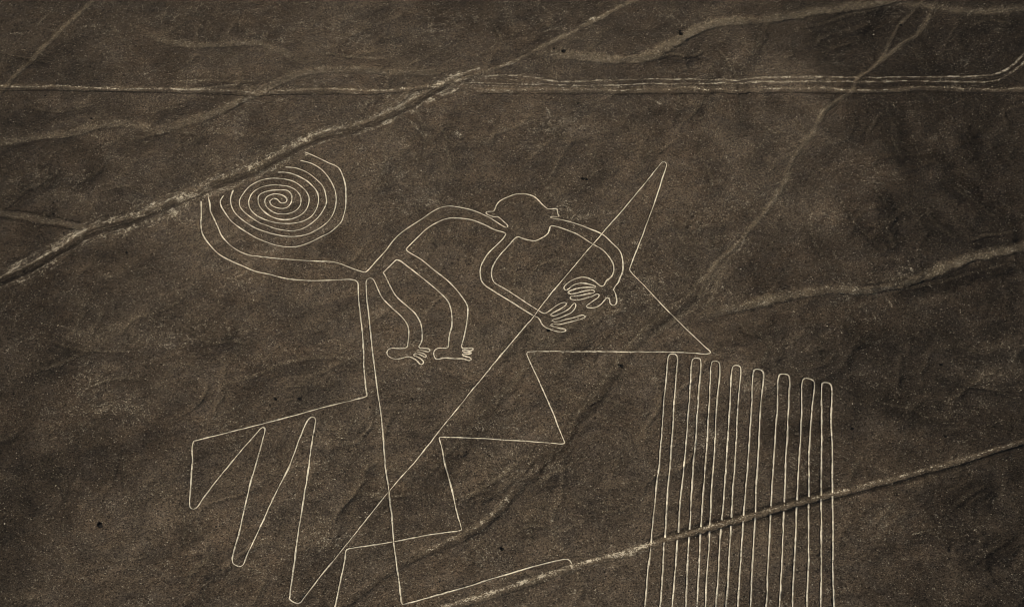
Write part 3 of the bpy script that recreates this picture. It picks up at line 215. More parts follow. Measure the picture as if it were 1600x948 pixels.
(None,1.25,0.375,0,0,0,0.32,3.2,[(26.98,320.44),(27.88,321.02),(28.79,321.62),(29.77,322.23),(31.09,323.07),(32.5,323.8),(33.93,324.17),(35.49,323.84),(37.08,323.16),(38.58,323.02),(39.82,323.77),(41.01,325.01),(42.2,326.26)]),
(None,0.26,0.14,0.0,0,0,0.32,2.6,[(26.98,320.44),(27.88,321.02),(28.79,321.62),(29.77,322.23),(31.09,323.07),(32.5,323.8),(33.93,324.17),(35.49,323.84),(37.08,323.16),(38.58,323.02),(39.82,323.77),(41.01,325.01),(42.2,326.26)]),
(None,0.16,-0.02,0,0.5,0.16,0,2.2,[(27.0,320.96),(27.91,321.54),(28.82,322.15),(29.8,322.76),(31.12,323.57),(32.52,324.28),(33.96,324.64),(35.52,324.32),(37.11,323.65),(38.61,323.51),(39.86,324.27),(41.04,325.52),(42.24,326.78)]),
(None,1.125,0.3,0,0,0,0.27,3.2,[(60.14,329.52),(62.98,330.79),(65.87,332.25),(68.75,333.47),(71.66,334.5),(74.55,335.35),(77.23,335.91),(79.14,336.12),(80.92,336.15),(82.68,336.15)]),
(None,0.234,0.112,0.0,0,0,0.27,2.6,[(60.14,329.52),(62.98,330.79),(65.87,332.25),(68.75,333.47),(71.66,334.5),(74.55,335.35),(77.23,335.91),(79.14,336.12),(80.92,336.15),(82.68,336.15)]),
(None,0.144,-0.02,0,0.5,0.16,0,2.2,[(60.19,330.0),(63.04,331.29),(65.93,332.74),(68.81,333.95),(71.71,334.96),(74.61,335.82),(77.29,336.39),(79.21,336.6),(80.99,336.64),(82.75,336.65)]),
(None,0.875,0.262,0,0,0,0.23,3.2,[(41.03,328.74),(41.94,327.08),(42.84,325.45),(43.64,323.89),(44.19,322.57),(44.65,321.26),(45.09,319.95),(45.52,318.73),(45.94,317.52),(46.27,316.27),(46.5,314.97),(46.64,313.62),(46.74,312.15),(46.79,309.96),(46.77,307.56),(46.68,305.0),(46.49,301.92),(46.24,298.73),(46.01,295.68)]),
(None,0.182,0.098,0.0,0,0,0.23,2.6,[(41.03,328.74),(41.94,327.08),(42.84,325.45),(43.64,323.89),(44.19,322.57),(44.65,321.26),(45.09,319.95),(45.52,318.73),(45.94,317.52),(46.27,316.27),(46.5,314.97),(46.64,313.62),(46.74,312.15),(46.79,309.96),(46.77,307.56),(46.68,305.0),(46.49,301.92),(46.24,298.73),(46.01,295.68)]),
(None,0.112,-0.02,0,0.5,0.16,0,2.2,[(41.39,329.22),(42.3,327.58),(43.21,325.94),(44.0,324.36),(44.55,323.04),(45.01,321.73),(45.45,320.43),(45.89,319.21),(46.3,318.0),(46.63,316.74),(46.85,315.42),(47.0,314.07),(47.09,312.59),(47.15,310.41),(47.12,308.01),(47.03,305.46),(46.84,302.38),(46.59,299.18),(46.35,296.12)]),
(None,0.75,0.225,0,0,0,0.18,3.2,[(43.71,324.78),(43.11,323.03),(42.51,321.3),(41.97,319.55),(41.55,317.98),(41.18,316.46),(40.83,314.91),(40.47,313.02),(40.11,311.04),(39.62,309.1),(38.92,307.29),(38.11,305.6),(37.3,303.96),(36.53,302.27),(35.76,300.53),(35.0,298.83)]),
(None,0.156,0.084,0.0,0,0,0.18,2.6,[(43.71,324.78),(43.11,323.03),(42.51,321.3),(41.97,319.55),(41.55,317.98),(41.18,316.46),(40.83,314.91),(40.47,313.02),(40.11,311.04),(39.62,309.1),(38.92,307.29),(38.11,305.6),(37.3,303.96),(36.53,302.27),(35.76,300.53),(35.0,298.83)]),
(None,0.096,-0.02,0,0.5,0.16,0,2.2,[(44.07,325.25),(43.47,323.5),(42.87,321.77),(42.33,320.03),(41.9,318.45),(41.54,316.92),(41.18,315.36),(40.82,313.47),(40.46,311.49),(39.97,309.56),(39.27,307.75),(38.45,306.05),(37.64,304.4),(36.88,302.72),(36.11,300.99),(35.34,299.27)]),
(None,0.75,0.225,0,0,0,0.23,3.2,[(53.02,333.5),(52.78,331.41),(52.55,329.35),(52.19,327.39),(51.61,325.49),(50.91,323.71),(50.24,321.96),(49.68,320.31),(49.14,318.62),(48.6,316.91)]),
(None,0.156,0.084,0.0,0,0,0.23,2.6,[(53.02,333.5),(52.78,331.41),(52.55,329.35),(52.19,327.39),(51.61,325.49),(50.91,323.71),(50.24,321.96),(49.68,320.31),(49.14,318.62),(48.6,316.91)]),
(None,0.096,-0.02,0,0.5,0.16,0,2.2,[(53.39,333.97),(53.15,331.88),(52.92,329.82),(52.56,327.86),(51.97,325.95),(51.27,324.15),(50.6,322.4),(50.04,320.75),(49.5,319.08),(48.96,317.38)]),
(None,1.0,0.262,0,0,0,0.18,3.2,[(7.57,311.21),(6.93,309.78),(6.29,308.35),(5.93,306.82),(6.0,305.0),(6.39,303.11),(6.91,301.36),(7.5,299.81),(8.21,298.38),(9.05,297.05),(10.21,295.73),(11.53,294.56),(12.84,293.35)]),
(None,0.208,0.098,0.0,0,0,0.18,2.6,[(7.57,311.21),(6.93,309.78),(6.29,308.35),(5.93,306.82),(6.0,305.0),(6.39,303.11),(6.91,301.36),(7.5,299.81),(8.21,298.38),(9.05,297.05),(10.21,295.73),(11.53,294.56),(12.84,293.35)]),
(None,0.128,-0.02,0,0.5,0.16,0,2.2,[(7.89,311.7),(7.25,310.26),(6.61,308.83),(6.25,307.31),(6.33,305.5),(6.71,303.61),(7.23,301.85),(7.82,300.29),(8.53,298.84),(9.37,297.5),(10.53,296.16),(11.85,294.98),(13.16,293.77)]),
(None,0.75,0.188,0,0,0,0.18,3.2,[(33.82,311.35),(34.16,306.11),(32.8,300.92)]),
(None,0.156,0.07,0.0,0,0,0.18,2.6,[(33.82,311.35),(34.16,306.11),(32.8,300.92)]),
(None,0.096,-0.02,0,0.5,0.16,0,2.2,[(34.17,311.79),(34.51,306.57),(33.14,301.37)]),
(None,0.625,0.15,0,0,0,0.27,3.2,[(-59.64,337.94),(-59.22,332.33)]),
(None,0.13,0.056,0.0,0,0,0.27,2.6,[(-59.64,337.94),(-59.22,332.33)]),
(None,0.08,-0.02,0,0.5,0.16,0,2.2,[(-59.36,338.47),(-58.94,332.83)]),
(None,1.125,0.225,0,0,0,0.14,3.2,[(-73.66,315.31),(-63.12,316.65),(-50.95,315.88)]),
(None,0.234,0.084,0.0,0,0,0.14,2.6,[(-73.66,315.31),(-63.12,316.65),(-50.95,315.88)]),
(None,0.144,-0.02,0,0.5,0.16,0,2.2,[(-73.72,315.77),(-63.16,317.09),(-51.0,316.35)]),
(None,1.125,0.225,0,0,0,0.18,3.2,[(-75.12,301.59),(-73.25,307.01),(-66.16,308.26)]),
(None,0.234,0.084,0.0,0,0,0.18,2.6,[(-75.12,301.59),(-73.25,307.01),(-66.16,308.26)]),
(None,0.144,-0.02,0,0.5,0.16,0,2.2,[(-75.18,302.04),(-73.31,307.48),(-66.22,308.73)]),
(None,1.25,0.3,0,0,0,0.09,3.2,[(-77.98,294.34),(-76.75,295.89),(-75.5,297.4),(-74.06,298.56),(-72.11,299.34),(-69.94,299.73),(-67.74,299.79),(-65.52,299.4),(-63.27,298.65),(-61.03,297.9)]),
(None,0.26,0.112,0.0,0,0,0.09,2.6,[(-77.98,294.34),(-76.75,295.89),(-75.5,297.4),(-74.06,298.56),(-72.11,299.34),(-69.94,299.73),(-67.74,299.79),(-65.52,299.4),(-63.27,298.65),(-61.03,297.9)]),
(None,0.16,-0.02,0,0.5,0.16,0,2.2,[(-78.04,294.78),(-76.81,296.34),(-75.56,297.85),(-74.12,299.0),(-72.17,299.78),(-70.0,300.18),(-67.8,300.25),(-65.58,299.86),(-63.33,299.11),(-61.08,298.35)]),
(None,1.0,0.225,0,0,0,0.27,3.2,[(-108.68,324.16),(-103.16,323.43),(-96.05,321.37)]),
(None,0.208,0.084,0.0,0,0,0.27,2.6,[(-108.68,324.16),(-103.16,323.43),(-96.05,321.37)]),
(None,0.128,-0.02,0,0.5,0.16,0,2.2,[(-108.76,324.62),(-103.25,323.9),(-96.12,321.83)]),
(None,1.25,0.338,0,0,0,0.23,3.2,[(41.09,246.91),(41.17,245.81),(41.25,244.72),(41.41,243.69),(41.64,242.77),(41.94,241.91),(42.37,241.27),(43.06,241.06),(43.9,241.1),(44.65,240.88),(45.31,240.11),(45.85,239.03),(46.09,237.87),(45.66,236.55),(44.88,235.13),(44.56,233.85),(45.34,232.66),(46.78,231.65),(48.21,230.6)]),
(None,0.26,0.126,0.0,0,0,0.23,2.6,[(41.09,246.91),(41.17,245.81),(41.25,244.72),(41.41,243.69),(41.64,242.77),(41.94,241.91),(42.37,241.27),(43.06,241.06),(43.9,241.1),(44.65,240.88),(45.31,240.11),(45.85,239.03),(46.09,237.87),(45.66,236.55),(44.88,235.13),(44.56,233.85),(45.34,232.66),(46.78,231.65),(48.21,230.6)]),
(None,0.16,-0.02,0,0.5,0.16,0,2.2,[(41.39,247.25),(41.47,246.16),(41.55,245.06),(41.72,244.04),(41.94,243.11),(42.24,242.25),(42.67,241.62),(43.37,241.4),(44.21,241.44),(44.95,241.22),(45.62,240.45),(46.16,239.37),(46.4,238.21),(45.97,236.9),(45.19,235.48),(44.86,234.2),(45.64,232.99),(47.09,231.98),(48.52,230.93)]),
(None,1.0,0.3,0,0,0,0.23,3.2,[(52.25,247.53),(52.84,245.97),(53.43,244.44),(54.08,242.97),(54.8,241.46),(55.59,239.98),(56.47,238.72),(57.45,237.76),(58.52,236.94),(59.57,236.1)]),
(None,0.208,0.112,0.0,0,0,0.23,2.6,[(52.25,247.53),(52.84,245.97),(53.43,244.44),(54.08,242.97),(54.8,241.46),(55.59,239.98),(56.47,238.72),(57.45,237.76),(58.52,236.94),(59.57,236.1)]),
(None,0.128,-0.02,0,0.5,0.16,0,2.2,[(52.28,247.9),(52.87,246.33),(53.47,244.8),(54.12,243.32),(54.85,241.82),(55.63,240.34),(56.5,239.06),(57.49,238.1),(58.56,237.29),(59.61,236.45)]),
(None,1.0,0.3,0,0,0,0.23,3.2,[(57.43,247.11),(58.13,245.82),(58.82,244.55),(59.52,243.3),(60.2,242.05),(60.89,240.82),(61.71,239.61),(63.08,238.09),(64.65,236.53),(66.2,234.99)]),
(None,0.208,0.112,0.0,0,0,0.23,2.6,[(57.43,247.11),(58.13,245.82),(58.82,244.55),(59.52,243.3),(60.2,242.05),(60.89,240.82),(61.71,239.61),(63.08,238.09),(64.65,236.53),(66.2,234.99)]),
(None,0.128,-0.02,0,0.5,0.16,0,2.2,[(57.47,247.48),(58.17,246.17),(58.86,244.9),(59.57,243.65),(60.25,242.4),(60.93,241.17),(61.76,239.96),(63.13,238.44),(64.69,236.89),(66.25,235.34)]),
(None,1.0,0.225,0,0,0,0.18,3.2,[(55.24,238.02),(55.37,234.07),(55.55,230.82)]),
(None,0.208,0.084,0.0,0,0,0.18,2.6,[(55.24,238.02),(55.37,234.07),(55.55,230.82)]),
(None,0.128,-0.02,0,0.5,0.16,0,2.2,[(55.55,238.34),(55.68,234.39),(55.85,231.15)]),
(None,1.0,0.3,0,0,0,0.23,3.2,[(62.59,280.57),(63.26,277.57),(63.94,274.68),(64.66,272.11),(65.24,270.41),(65.84,268.89),(66.49,267.39),(67.27,265.74),(68.09,264.07),(68.83,262.52),(69.3,261.46),(69.74,260.49),(70.17,259.52)]),
(None,0.208,0.112,0.0,0,0,0.23,2.6,[(62.59,280.57),(63.26,277.57),(63.94,274.68),(64.66,272.11),(65.24,270.41),(65.84,268.89),(66.49,267.39),(67.27,265.74),(68.09,264.07),(68.83,262.52),(69.3,261.46),(69.74,260.49),(70.17,259.52)]),
(None,0.128,-0.02,0,0.5,0.16,0,2.2,[(62.94,281.0),(63.61,277.99),(64.29,275.08),(65.0,272.5),(65.58,270.79),(66.18,269.27),(66.83,267.76),(67.61,266.11),(68.43,264.45),(69.17,262.9),(69.64,261.84),(70.08,260.86),(70.51,259.89)]),
(None,0.875,0.262,0,0,0,0.23,3.2,[(67.71,281.49),(68.91,280.55),(70.09,279.61),(71.05,278.48),(71.63,277.32),(72.04,276.04),(72.23,274.58),(71.98,272.44),(71.42,270.07),(71.01,267.85),(70.91,265.91),(70.92,263.99),(70.93,262.26),(70.94,261.24),(70.96,260.33),(70.99,259.43)]),
(None,0.182,0.098,0.0,0,0,0.23,2.6,[(67.71,281.49),(68.91,280.55),(70.09,279.61),(71.05,278.48),(71.63,277.32),(72.04,276.04),(72.23,274.58),(71.98,272.44),(71.42,270.07),(71.01,267.85),(70.91,265.91),(70.92,263.99),(70.93,262.26),(70.94,261.24),(70.96,260.33),(70.99,259.43)]),
(None,0.112,-0.02,0,0.5,0.16,0,2.2,[(68.07,281.9),(69.26,280.96),(70.44,280.0),(71.4,278.87),(71.98,277.71),(72.39,276.43),(72.58,274.97),(72.34,272.86),(71.77,270.47),(71.35,268.23),(71.25,266.27),(71.25,264.36),(71.27,262.64),(71.28,261.61),(71.3,260.7),(71.33,259.8)]),
(None,1.125,0.3,0,0,0,0.27,3.2,[(79.14,283.33),(80.65,284.85),(82.14,286.32),(83.38,286.71),(84.18,285.09),(84.69,282.3),(85.34,279.67),(86.36,277.72),(87.52,275.92),(88.61,274.08),(89.54,272.33),(90.44,270.63),(91.29,268.94),(92.02,267.3),(92.7,265.67),(93.38,264.08)]),
(None,0.234,0.112,0.0,0,0,0.27,2.6,[(79.14,283.33),(80.65,284.85),(82.14,286.32),(83.38,286.71),(84.18,285.09),(84.69,282.3),(85.34,279.67),(86.36,277.72),(87.52,275.92),(88.61,274.08),(89.54,272.33),(90.44,270.63),(91.29,268.94),(92.02,267.3),(92.7,265.67),(93.38,264.08)]),
(None,0.144,-0.02,0,0.5,0.16,0,2.2,[(79.21,283.75),(80.71,285.27),(82.21,286.74),(83.44,287.13),(84.25,285.51),(84.75,282.71),(85.41,280.09),(86.43,278.15),(87.6,276.36),(88.68,274.51),(89.61,272.74),(90.51,271.03),(91.36,269.33),(92.09,267.7),(92.76,266.06),(93.44,264.46)]),
(None,1.0,0.262,0,0,0,0.23,3.2,[(78.9,273.71),(79.19,271.97),(79.48,270.24),(79.9,268.66),(80.61,267.26),(81.47,266.01),(82.26,264.73),(82.88,263.45),(83.43,262.15),(83.99,260.85)]),
(None,0.208,0.098,0.0,0,0,0.23,2.6,[(78.9,273.71),(79.19,271.97),(79.48,270.24),(79.9,268.66),(80.61,267.26),(81.47,266.01),(82.26,264.73),(82.88,263.45),(83.43,262.15),(83.99,260.85)]),
(None,0.128,-0.02,0,0.5,0.16,0,2.2,[(79.25,274.08),(79.54,272.35),(79.83,270.63),(80.25,269.05),(80.96,267.65),(81.82,266.4),(82.61,265.11),(83.22,263.82),(83.78,262.51),(84.33,261.21)]),
(None,1.0,0.375,0,0,0,0.32,3.2,[(84.2,262.11),(89.21,263.8),(96.23,263.64)]),
(None,0.208,0.14,0.0,0,0,0.32,2.6,[(84.2,262.11),(89.21,263.8),(96.23,263.64)]),
(None,0.128,-0.02,0,0.5,0.16,0,2.2,[(84.27,262.51),(89.28,264.19),(96.3,264.01)]),
(None,0.875,0.3,0,0,0,0.23,3.2,[(78.62,256.88),(71.02,253.15),(61.5,251.86)]),
(None,0.182,0.112,0.0,0,0,0.23,2.6,[(78.62,256.88),(71.02,253.15),(61.5,251.86)]),
(None,0.112,-0.02,0,0.5,0.16,0,2.2,[(78.68,257.26),(71.07,253.54),(61.55,252.24)]),
(None,1.0,0.225,0,0,0,0.36,3.2,[(67.98,248.2),(69.61,248.96),(71.26,249.75),(72.97,250.46),(74.83,250.93),(76.74,251.21),(78.96,251.63),(83.7,253.01),(89.3,254.77),(94.92,256.54)]),
(None,0.208,0.084,0.0,0,0,0.36,2.6,[(67.98,248.2),(69.61,248.96),(71.26,249.75),(72.97,250.46),(74.83,250.93),(76.74,251.21),(78.96,251.63),(83.7,253.01),(89.3,254.77),(94.92,256.54)]),
(None,0.128,-0.02,0,0.5,0.16,0,2.2,[(68.03,248.55),(69.66,249.32),(71.31,250.12),(73.02,250.83),(74.88,251.3),(76.79,251.58),(79.02,252.01),(83.77,253.39),(89.37,255.16),(95.0,256.92)]),
(None,1.125,0.262,0,0,0,0.18,3.2,[(34.16,266.53),(35.36,268.04),(36.57,269.6),(37.47,270.15),(37.94,268.94),(38.09,266.76),(37.94,264.79),(37.45,263.55),(36.72,262.44),(35.99,261.32)]),
(None,0.234,0.098,0.0,0,0,0.18,2.6,[(34.16,266.53),(35.36,268.04),(36.57,269.6),(37.47,270.15),(37.94,268.94),(38.09,266.76),(37.94,264.79),(37.45,263.55),(36.72,262.44),(35.99,261.32)]),
(None,0.144,-0.02,0,0.5,0.16,0,2.2,[(34.48,266.91),(35.68,268.44),(36.9,270.01),(37.8,270.56),(38.26,269.34),(38.42,267.16),(38.26,265.18),(37.77,263.94),(37.04,262.82),(36.31,261.7)]),
(None,1.25,0.225,0,0,0,0.14,3.2,[(28.47,273.96),(29.63,271.48),(30.76,268.95),(31.72,266.56),(32.41,264.76),(32.98,263.02),(33.22,261.38),(33.08,260.18),(32.74,259.05),(32.4,257.93)]),
(None,0.26,0.084,0.0,0,0,0.14,2.6,[(28.47,273.96),(29.63,271.48),(30.76,268.95),(31.72,266.56),(32.41,264.76),(32.98,263.02),(33.22,261.38),(33.08,260.18),(32.74,259.05),(32.4,257.93)]),
(None,0.16,-0.02,0,0.5,0.16,0,2.2,[(28.79,274.35),(29.95,271.87),(31.08,269.34),(32.04,266.94),(32.72,265.13),(33.29,263.4),(33.54,261.75),(33.39,260.56),(33.05,259.42),(32.71,258.3)]),
(None,1.125,0.262,0,0,0,0.14,3.2,[(2.16,204.99),(6.52,209.09),(11.49,211.93)]),
(None,0.234,0.098,0.0,0,0,0.14,2.6,[(2.16,204.99),(6.52,209.09),(11.49,211.93)]),
(None,0.144,-0.02,0,0.5,0.16,0,2.2,[(2.16,205.29),(6.53,209.39),(11.5,212.25)]),
(None,1.125,0.225,0,0,0,0.14,3.2,[(-11.75,200.92),(-2.17,208.35),(5.52,216.21)]),
(None,0.234,0.084,0.0,0,0,0.14,2.6,[(-11.75,200.92),(-2.17,208.35),(5.52,216.21)]),
(None,0.144,-0.02,0,0.5,0.16,0,2.2,[(-11.76,201.22),(-2.17,208.65),(5.52,216.52)]),
(None,1.25,0.3,0,0,0,0.27,3.2,[(71.72,198.35),(72.92,199.41),(74.12,200.47),(75.34,201.44),(76.52,202.25),(77.71,202.96),(78.81,203.45),(79.55,203.59),(80.23,203.61),(80.92,203.63)]),
(None,0.26,0.112,0.0,0,0,0.27,2.6,[(71.72,198.35),(72.92,199.41),(74.12,200.47),(75.34,201.44),(76.52,202.25),(77.71,202.96),(78.81,203.45),(79.55,203.59),(80.23,203.61),(80.92,203.63)]),
(None,0.16,-0.02,0,0.5,0.16,0,2.2,[(71.77,198.65),(72.97,199.7),(74.17,200.77),(75.39,201.74),(76.58,202.55),(77.76,203.26),(78.86,203.75),(79.6,203.9),(80.29,203.92),(80.98,203.93)]),
(None,1.25,0.3,0,0,0,0.27,3.2,[(71.64,185.24),(72.83,186.43),(74.02,187.63),(75.24,188.72),(76.36,189.57),(77.49,190.32),(78.68,191.03),(80.11,191.8),(81.62,192.5),(83.11,193.18)]),
(None,0.26,0.112,0.0,0,0,0.27,2.6,[(71.64,185.24),(72.83,186.43),(74.02,187.63),(75.24,188.72),(76.36,189.57),(77.49,190.32),(78.68,191.03),(80.11,191.8),(81.62,192.5),(83.11,193.18)]),
(None,0.16,-0.02,0,0.5,0.16,0,2.2,[(71.69,185.51),(72.87,186.7),(74.07,187.91),(75.28,189.0),(76.4,189.85),(77.54,190.6),(78.73,191.32),(80.17,192.08),(81.67,192.78),(83.17,193.46)]),
(None,1.0,0.225,0,0,0,0.23,3.2,[(53.62,194.88),(49.46,195.06),(44.19,194.73)]),
(None,0.208,0.084,0.0,0,0,0.23,2.6,[(53.62,194.88),(49.46,195.06),(44.19,194.73)]),
(None,0.128,-0.02,0,0.5,0.16,0,2.2,[(53.65,195.16),(49.49,195.35),(44.21,195.01)]),
(None,1.125,0.225,0,0,0,0.23,3.2,[(78.8,332.36),(76.69,331.58),(74.57,330.75),(72.4,329.85),(69.87,329.09),(67.3,328.36),(65.28,326.94),(64.37,325.09),(63.81,322.84),(63.25,320.67)]),
(None,0.234,0.084,0.0,0,0,0.23,2.6,[(78.8,332.36),(76.69,331.58),(74.57,330.75),(72.4,329.85),(69.87,329.09),(67.3,328.36),(65.28,326.94),(64.37,325.09),(63.81,322.84),(63.25,320.67)]),
(None,0.144,-0.02,0,0.5,0.16,0,2.2,[(78.87,332.84),(76.76,332.07),(74.64,331.24),(72.47,330.35),(69.93,329.59),(67.35,328.85),(65.33,327.42),(64.43,325.56),(63.86,323.3),(63.3,321.11)]),
(None,1.0,0.225,0,0,0,0.27,3.2,[(94.5,325.48),(100.29,328.66),(107.58,325.18)]),
(None,0.208,0.084,0.0,0,0,0.27,2.6,[(94.5,325.48),(100.29,328.66),(107.58,325.18)]),
(None,0.128,-0.02,0,0.5,0.16,0,2.2,[(94.57,325.94),(100.36,329.11),(107.67,325.65)]),
(None,1.375,0.225,0,0,0,0.27,3.2,[(83.55,322.98),(85.83,311.84)]),
(None,0.286,0.084,0.0,0,0,0.27,2.6,[(83.55,322.98),(85.83,311.84)]),
(None,0.176,-0.02,0,0.5,0.16,0,2.2,[(83.92,323.39),(86.21,312.27)]),
(None,1.125,0.225,0,0,0,0.18,3.2,[(-55.07,201.1),(-53.06,197.7),(-52.14,194.38)]),
(None,0.234,0.084,0.0,0,0,0.18,2.6,[(-55.07,201.1),(-53.06,197.7),(-52.14,194.38)]),
(None,0.144,-0.02,0,0.5,0.16,0,2.2,[(-54.85,201.39),(-52.84,197.99),(-51.92,194.67)]),
(None,1.5,0.225,0,0,0,0.14,3.2,[(-50.7,195.67),(-50.15,194.8),(-49.61,193.93),(-49.37,193.08),(-49.71,192.19),(-50.45,191.34),(-51.16,190.43),(-51.8,189.4),(-52.42,188.3),(-52.8,187.03),(-52.77,185.26),(-52.43,183.31),(-52.1,181.41)]),
(None,0.312,0.084,0.0,0,0,0.14,2.6,[(-50.7,195.67),(-50.15,194.8),(-49.61,193.93),(-49.37,193.08),(-49.71,192.19),(-50.45,191.34),(-51.16,190.43),(-51.8,189.4),(-52.42,188.3),(-52.8,187.03),(-52.77,185.26),(-52.43,183.31),(-52.1,181.41)]),
(None,0.192,-0.02,0,0.5,0.16,0,2.2,[(-50.48,195.96),(-49.93,195.08),(-49.39,194.22),(-49.15,193.37),(-49.5,192.48),(-50.23,191.64),(-50.94,190.73),(-51.59,189.7),(-52.21,188.6),(-52.6,187.33),(-52.56,185.55),(-52.21,183.6),(-51.88,181.69)]),
(None,1.125,0.188,0,0,0,0.14,3.2,[(-28.15,206.8),(-27.44,206.3),(-26.73,205.8),(-25.9,205.36),(-24.26,204.86),(-22.35,204.52),(-20.46,204.41),(-18.67,204.61),(-16.9,205.04),(-15.11,205.43)]),
(None,0.234,0.07,0.0,0,0,0.14,2.6,[(-28.15,206.8),(-27.44,206.3),(-26.73,205.8),(-25.9,205.36),(-24.26,204.86),(-22.35,204.52),(-20.46,204.41),(-18.67,204.61),(-16.9,205.04),(-15.11,205.43)]),
(None,0.144,-0.02,0,0.5,0.16,0,2.2,[(-28.16,207.11),(-27.45,206.61),(-26.74,206.11),(-25.91,205.67),(-24.28,205.17),(-22.37,204.83),(-20.47,204.72),(-18.69,204.92),(-16.91,205.34),(-15.12,205.73)]),
(None,1.0,0.188,0,0,0,0.09,3.2,[(-12.88,203.0),(-2.16,206.29)]),
(None,0.208,0.07,0.0,0,0,0.09,2.6,[(-12.88,203.0),(-2.16,206.29)]),
(None,0.128,-0.02,0,0.5,0.16,0,2.2,[(-12.89,203.31),(-2.16,206.59)]),
(None,1.25,0.225,0,0,0,0.18,3.2,[(-32.11,303.47),(-29.76,308.55),(-26.55,310.69)]),
(None,0.26,0.084,0.0,0,0,0.18,2.6,[(-32.11,303.47),(-29.76,308.55),(-26.55,310.69)]),
(None,0.16,-0.02,0,0.5,0.16,0,2.2,[(-32.14,303.92),(-29.78,309.02),(-26.57,311.17)]),
(None,1.5,0.225,0,0,0,0.11,3.2,[(-43.78,326.97),(-32.65,324.12),(-21.74,323.54)]),
(None,0.312,0.084,0.0,0,0,0.11,2.6,[(-43.78,326.97),(-32.65,324.12),(-21.74,323.54)]),
(None,0.192,-0.02,0,0.5,0.16,0,2.2,[(-43.82,327.46),(-32.68,324.65),(-21.76,324.03)]),
(None,1.25,0.188,0,0,0,0.09,3.2,[(-11.96,282.07),(-12.77,289.9),(-14.24,297.1)]),
(None,0.26,0.07,0.0,0,0,0.09,2.6,[(-11.96,282.07),(-12.77,289.9),(-14.24,297.1)]),
(None,0.16,-0.02,0,0.5,0.16,0,2.2,[(-11.66,282.47),(-12.48,290.31),(-13.95,297.55)]),
(None,1.0,0.225,0,0,0,0.05,3.2,[(-27.87,261.33),(-19.3,259.27)]),
(None,0.208,0.084,0.0,0,0,0.05,2.6,[(-27.87,261.33),(-19.3,259.27)]),
(None,0.128,-0.02,0,0.5,0.16,0,2.2,[(-27.89,261.71),(-19.31,259.64)]),
(None,1.0,0.225,0,0,0,0.14,3.2,[(9.29,240.9),(10.98,238.55),(11.49,235.51)]),
(None,0.208,0.084,0.0,0,0,0.14,2.6,[(9.29,240.9),(10.98,238.55),(11.49,235.51)]),
(None,0.128,-0.02,0,0.5,0.16,0,2.2,[(9.57,241.25),(11.26,238.88),(11.77,235.83)]),
(None,1.25,0.255,0,0,0,0.2,3.2,[(-6.15,222.2),(-6.68,221.11),(-7.21,220.03),(-7.78,218.97),(-8.39,217.93),(-9.04,216.89),(-9.71,215.89),(-10.41,214.97),(-11.12,214.09),(-11.85,213.17),(-12.7,212.0),(-13.56,210.78),(-14.38,209.61),(-15.02,208.66),(-15.63,207.74),(-16.24,206.83)]),
(None,0.26,0.095,0.0,0,0,0.2,2.6,[(-6.15,222.2),(-6.68,221.11),(-7.21,220.03),(-7.78,218.97),(-8.39,217.93),(-9.04,216.89),(-9.71,215.89),(-10.41,214.97),(-11.12,214.09),(-11.85,213.17),(-12.7,212.0),(-13.56,210.78),(-14.38,209.61),(-15.02,208.66),(-15.63,207.74),(-16.24,206.83)]),
(None,0.16,-0.02,0,0.5,0.16,0,2.2,[(-5.89,222.52),(-6.42,221.43),(-6.95,220.34),(-7.51,219.29),(-8.13,218.25),(-8.78,217.22),(-9.45,216.22),(-10.15,215.29),(-10.87,214.4),(-11.59,213.48),(-12.44,212.31),(-13.31,211.08),(-14.12,209.91),(-14.77,208.96),(-15.38,208.05),(-15.99,207.14)]),
(None,0.875,0.195,0,0,0,0.18,3.2,[(-21.24,310.71),(-20.44,307.93),(-19.64,305.2),(-18.97,302.44),(-18.41,299.69),(-17.96,296.96),(-17.78,294.25),(-18.03,291.66),(-18.55,289.12),(-19.06,286.53)]),
(None,0.182,0.073,0.0,0,0,0.18,2.6,[(-21.24,310.71),(-20.44,307.93),(-19.64,305.2),(-18.97,302.44),(-18.41,299.69),(-17.96,296.96),(-17.78,294.25),(-18.03,291.66),(-18.55,289.12),(-19.06,286.53)]),
(None,0.112,-0.02,0,0.5,0.16,0,2.2,[(-20.94,311.17),(-20.14,308.38),(-19.34,305.65),(-18.67,302.9),(-18.11,300.13),(-17.66,297.39),(-17.48,294.67),(-17.73,292.07),(-18.25,289.53),(-18.77,286.94)]),
(None,0.875,0.195,0,0,0,0.18,3.2,[(-27.23,297.45),(-26.6,295.19),(-25.97,293.0),(-25.62,290.73),(-25.83,288.14),(-26.33,285.47),(-26.51,282.93),(-26.15,280.93),(-25.56,279.08),(-24.98,277.28)]),
(None,0.182,0.073,0.0,0,0,0.18,2.6,[(-27.23,297.45),(-26.6,295.19),(-25.97,293.0),(-25.62,290.73),(-25.83,288.14),(-26.33,285.47),(-26.51,282.93),(-26.15,280.93),(-25.56,279.08),(-24.98,277.28)]),
(None,0.112,-0.02,0,0.5,0.16,0,2.2,[(-26.94,297.9),(-26.31,295.63),(-25.69,293.43),(-25.33,291.15),(-25.54,288.57),(-26.05,285.91),(-26.23,283.36),(-25.87,281.35),(-25.28,279.49),(-24.7,277.69)]),
(None,0.875,0.195,0,0,0,0.18,3.2,[(7.45,275.74),(9.18,276.75),(10.91,277.76),(12.49,279.16),(14.09,281.37),(15.55,284.12),(16.49,286.91),(16.64,289.52),(16.37,292.19),(16.09,294.84)]),
(None,0.182,0.073,0.0,0,0,0.18,2.6,[(7.45,275.74),(9.18,276.75),(10.91,277.76),(12.49,279.16),(14.09,281.37),(15.55,284.12),(16.49,286.91),(16.64,289.52),(16.37,292.19),(16.09,294.84)]),
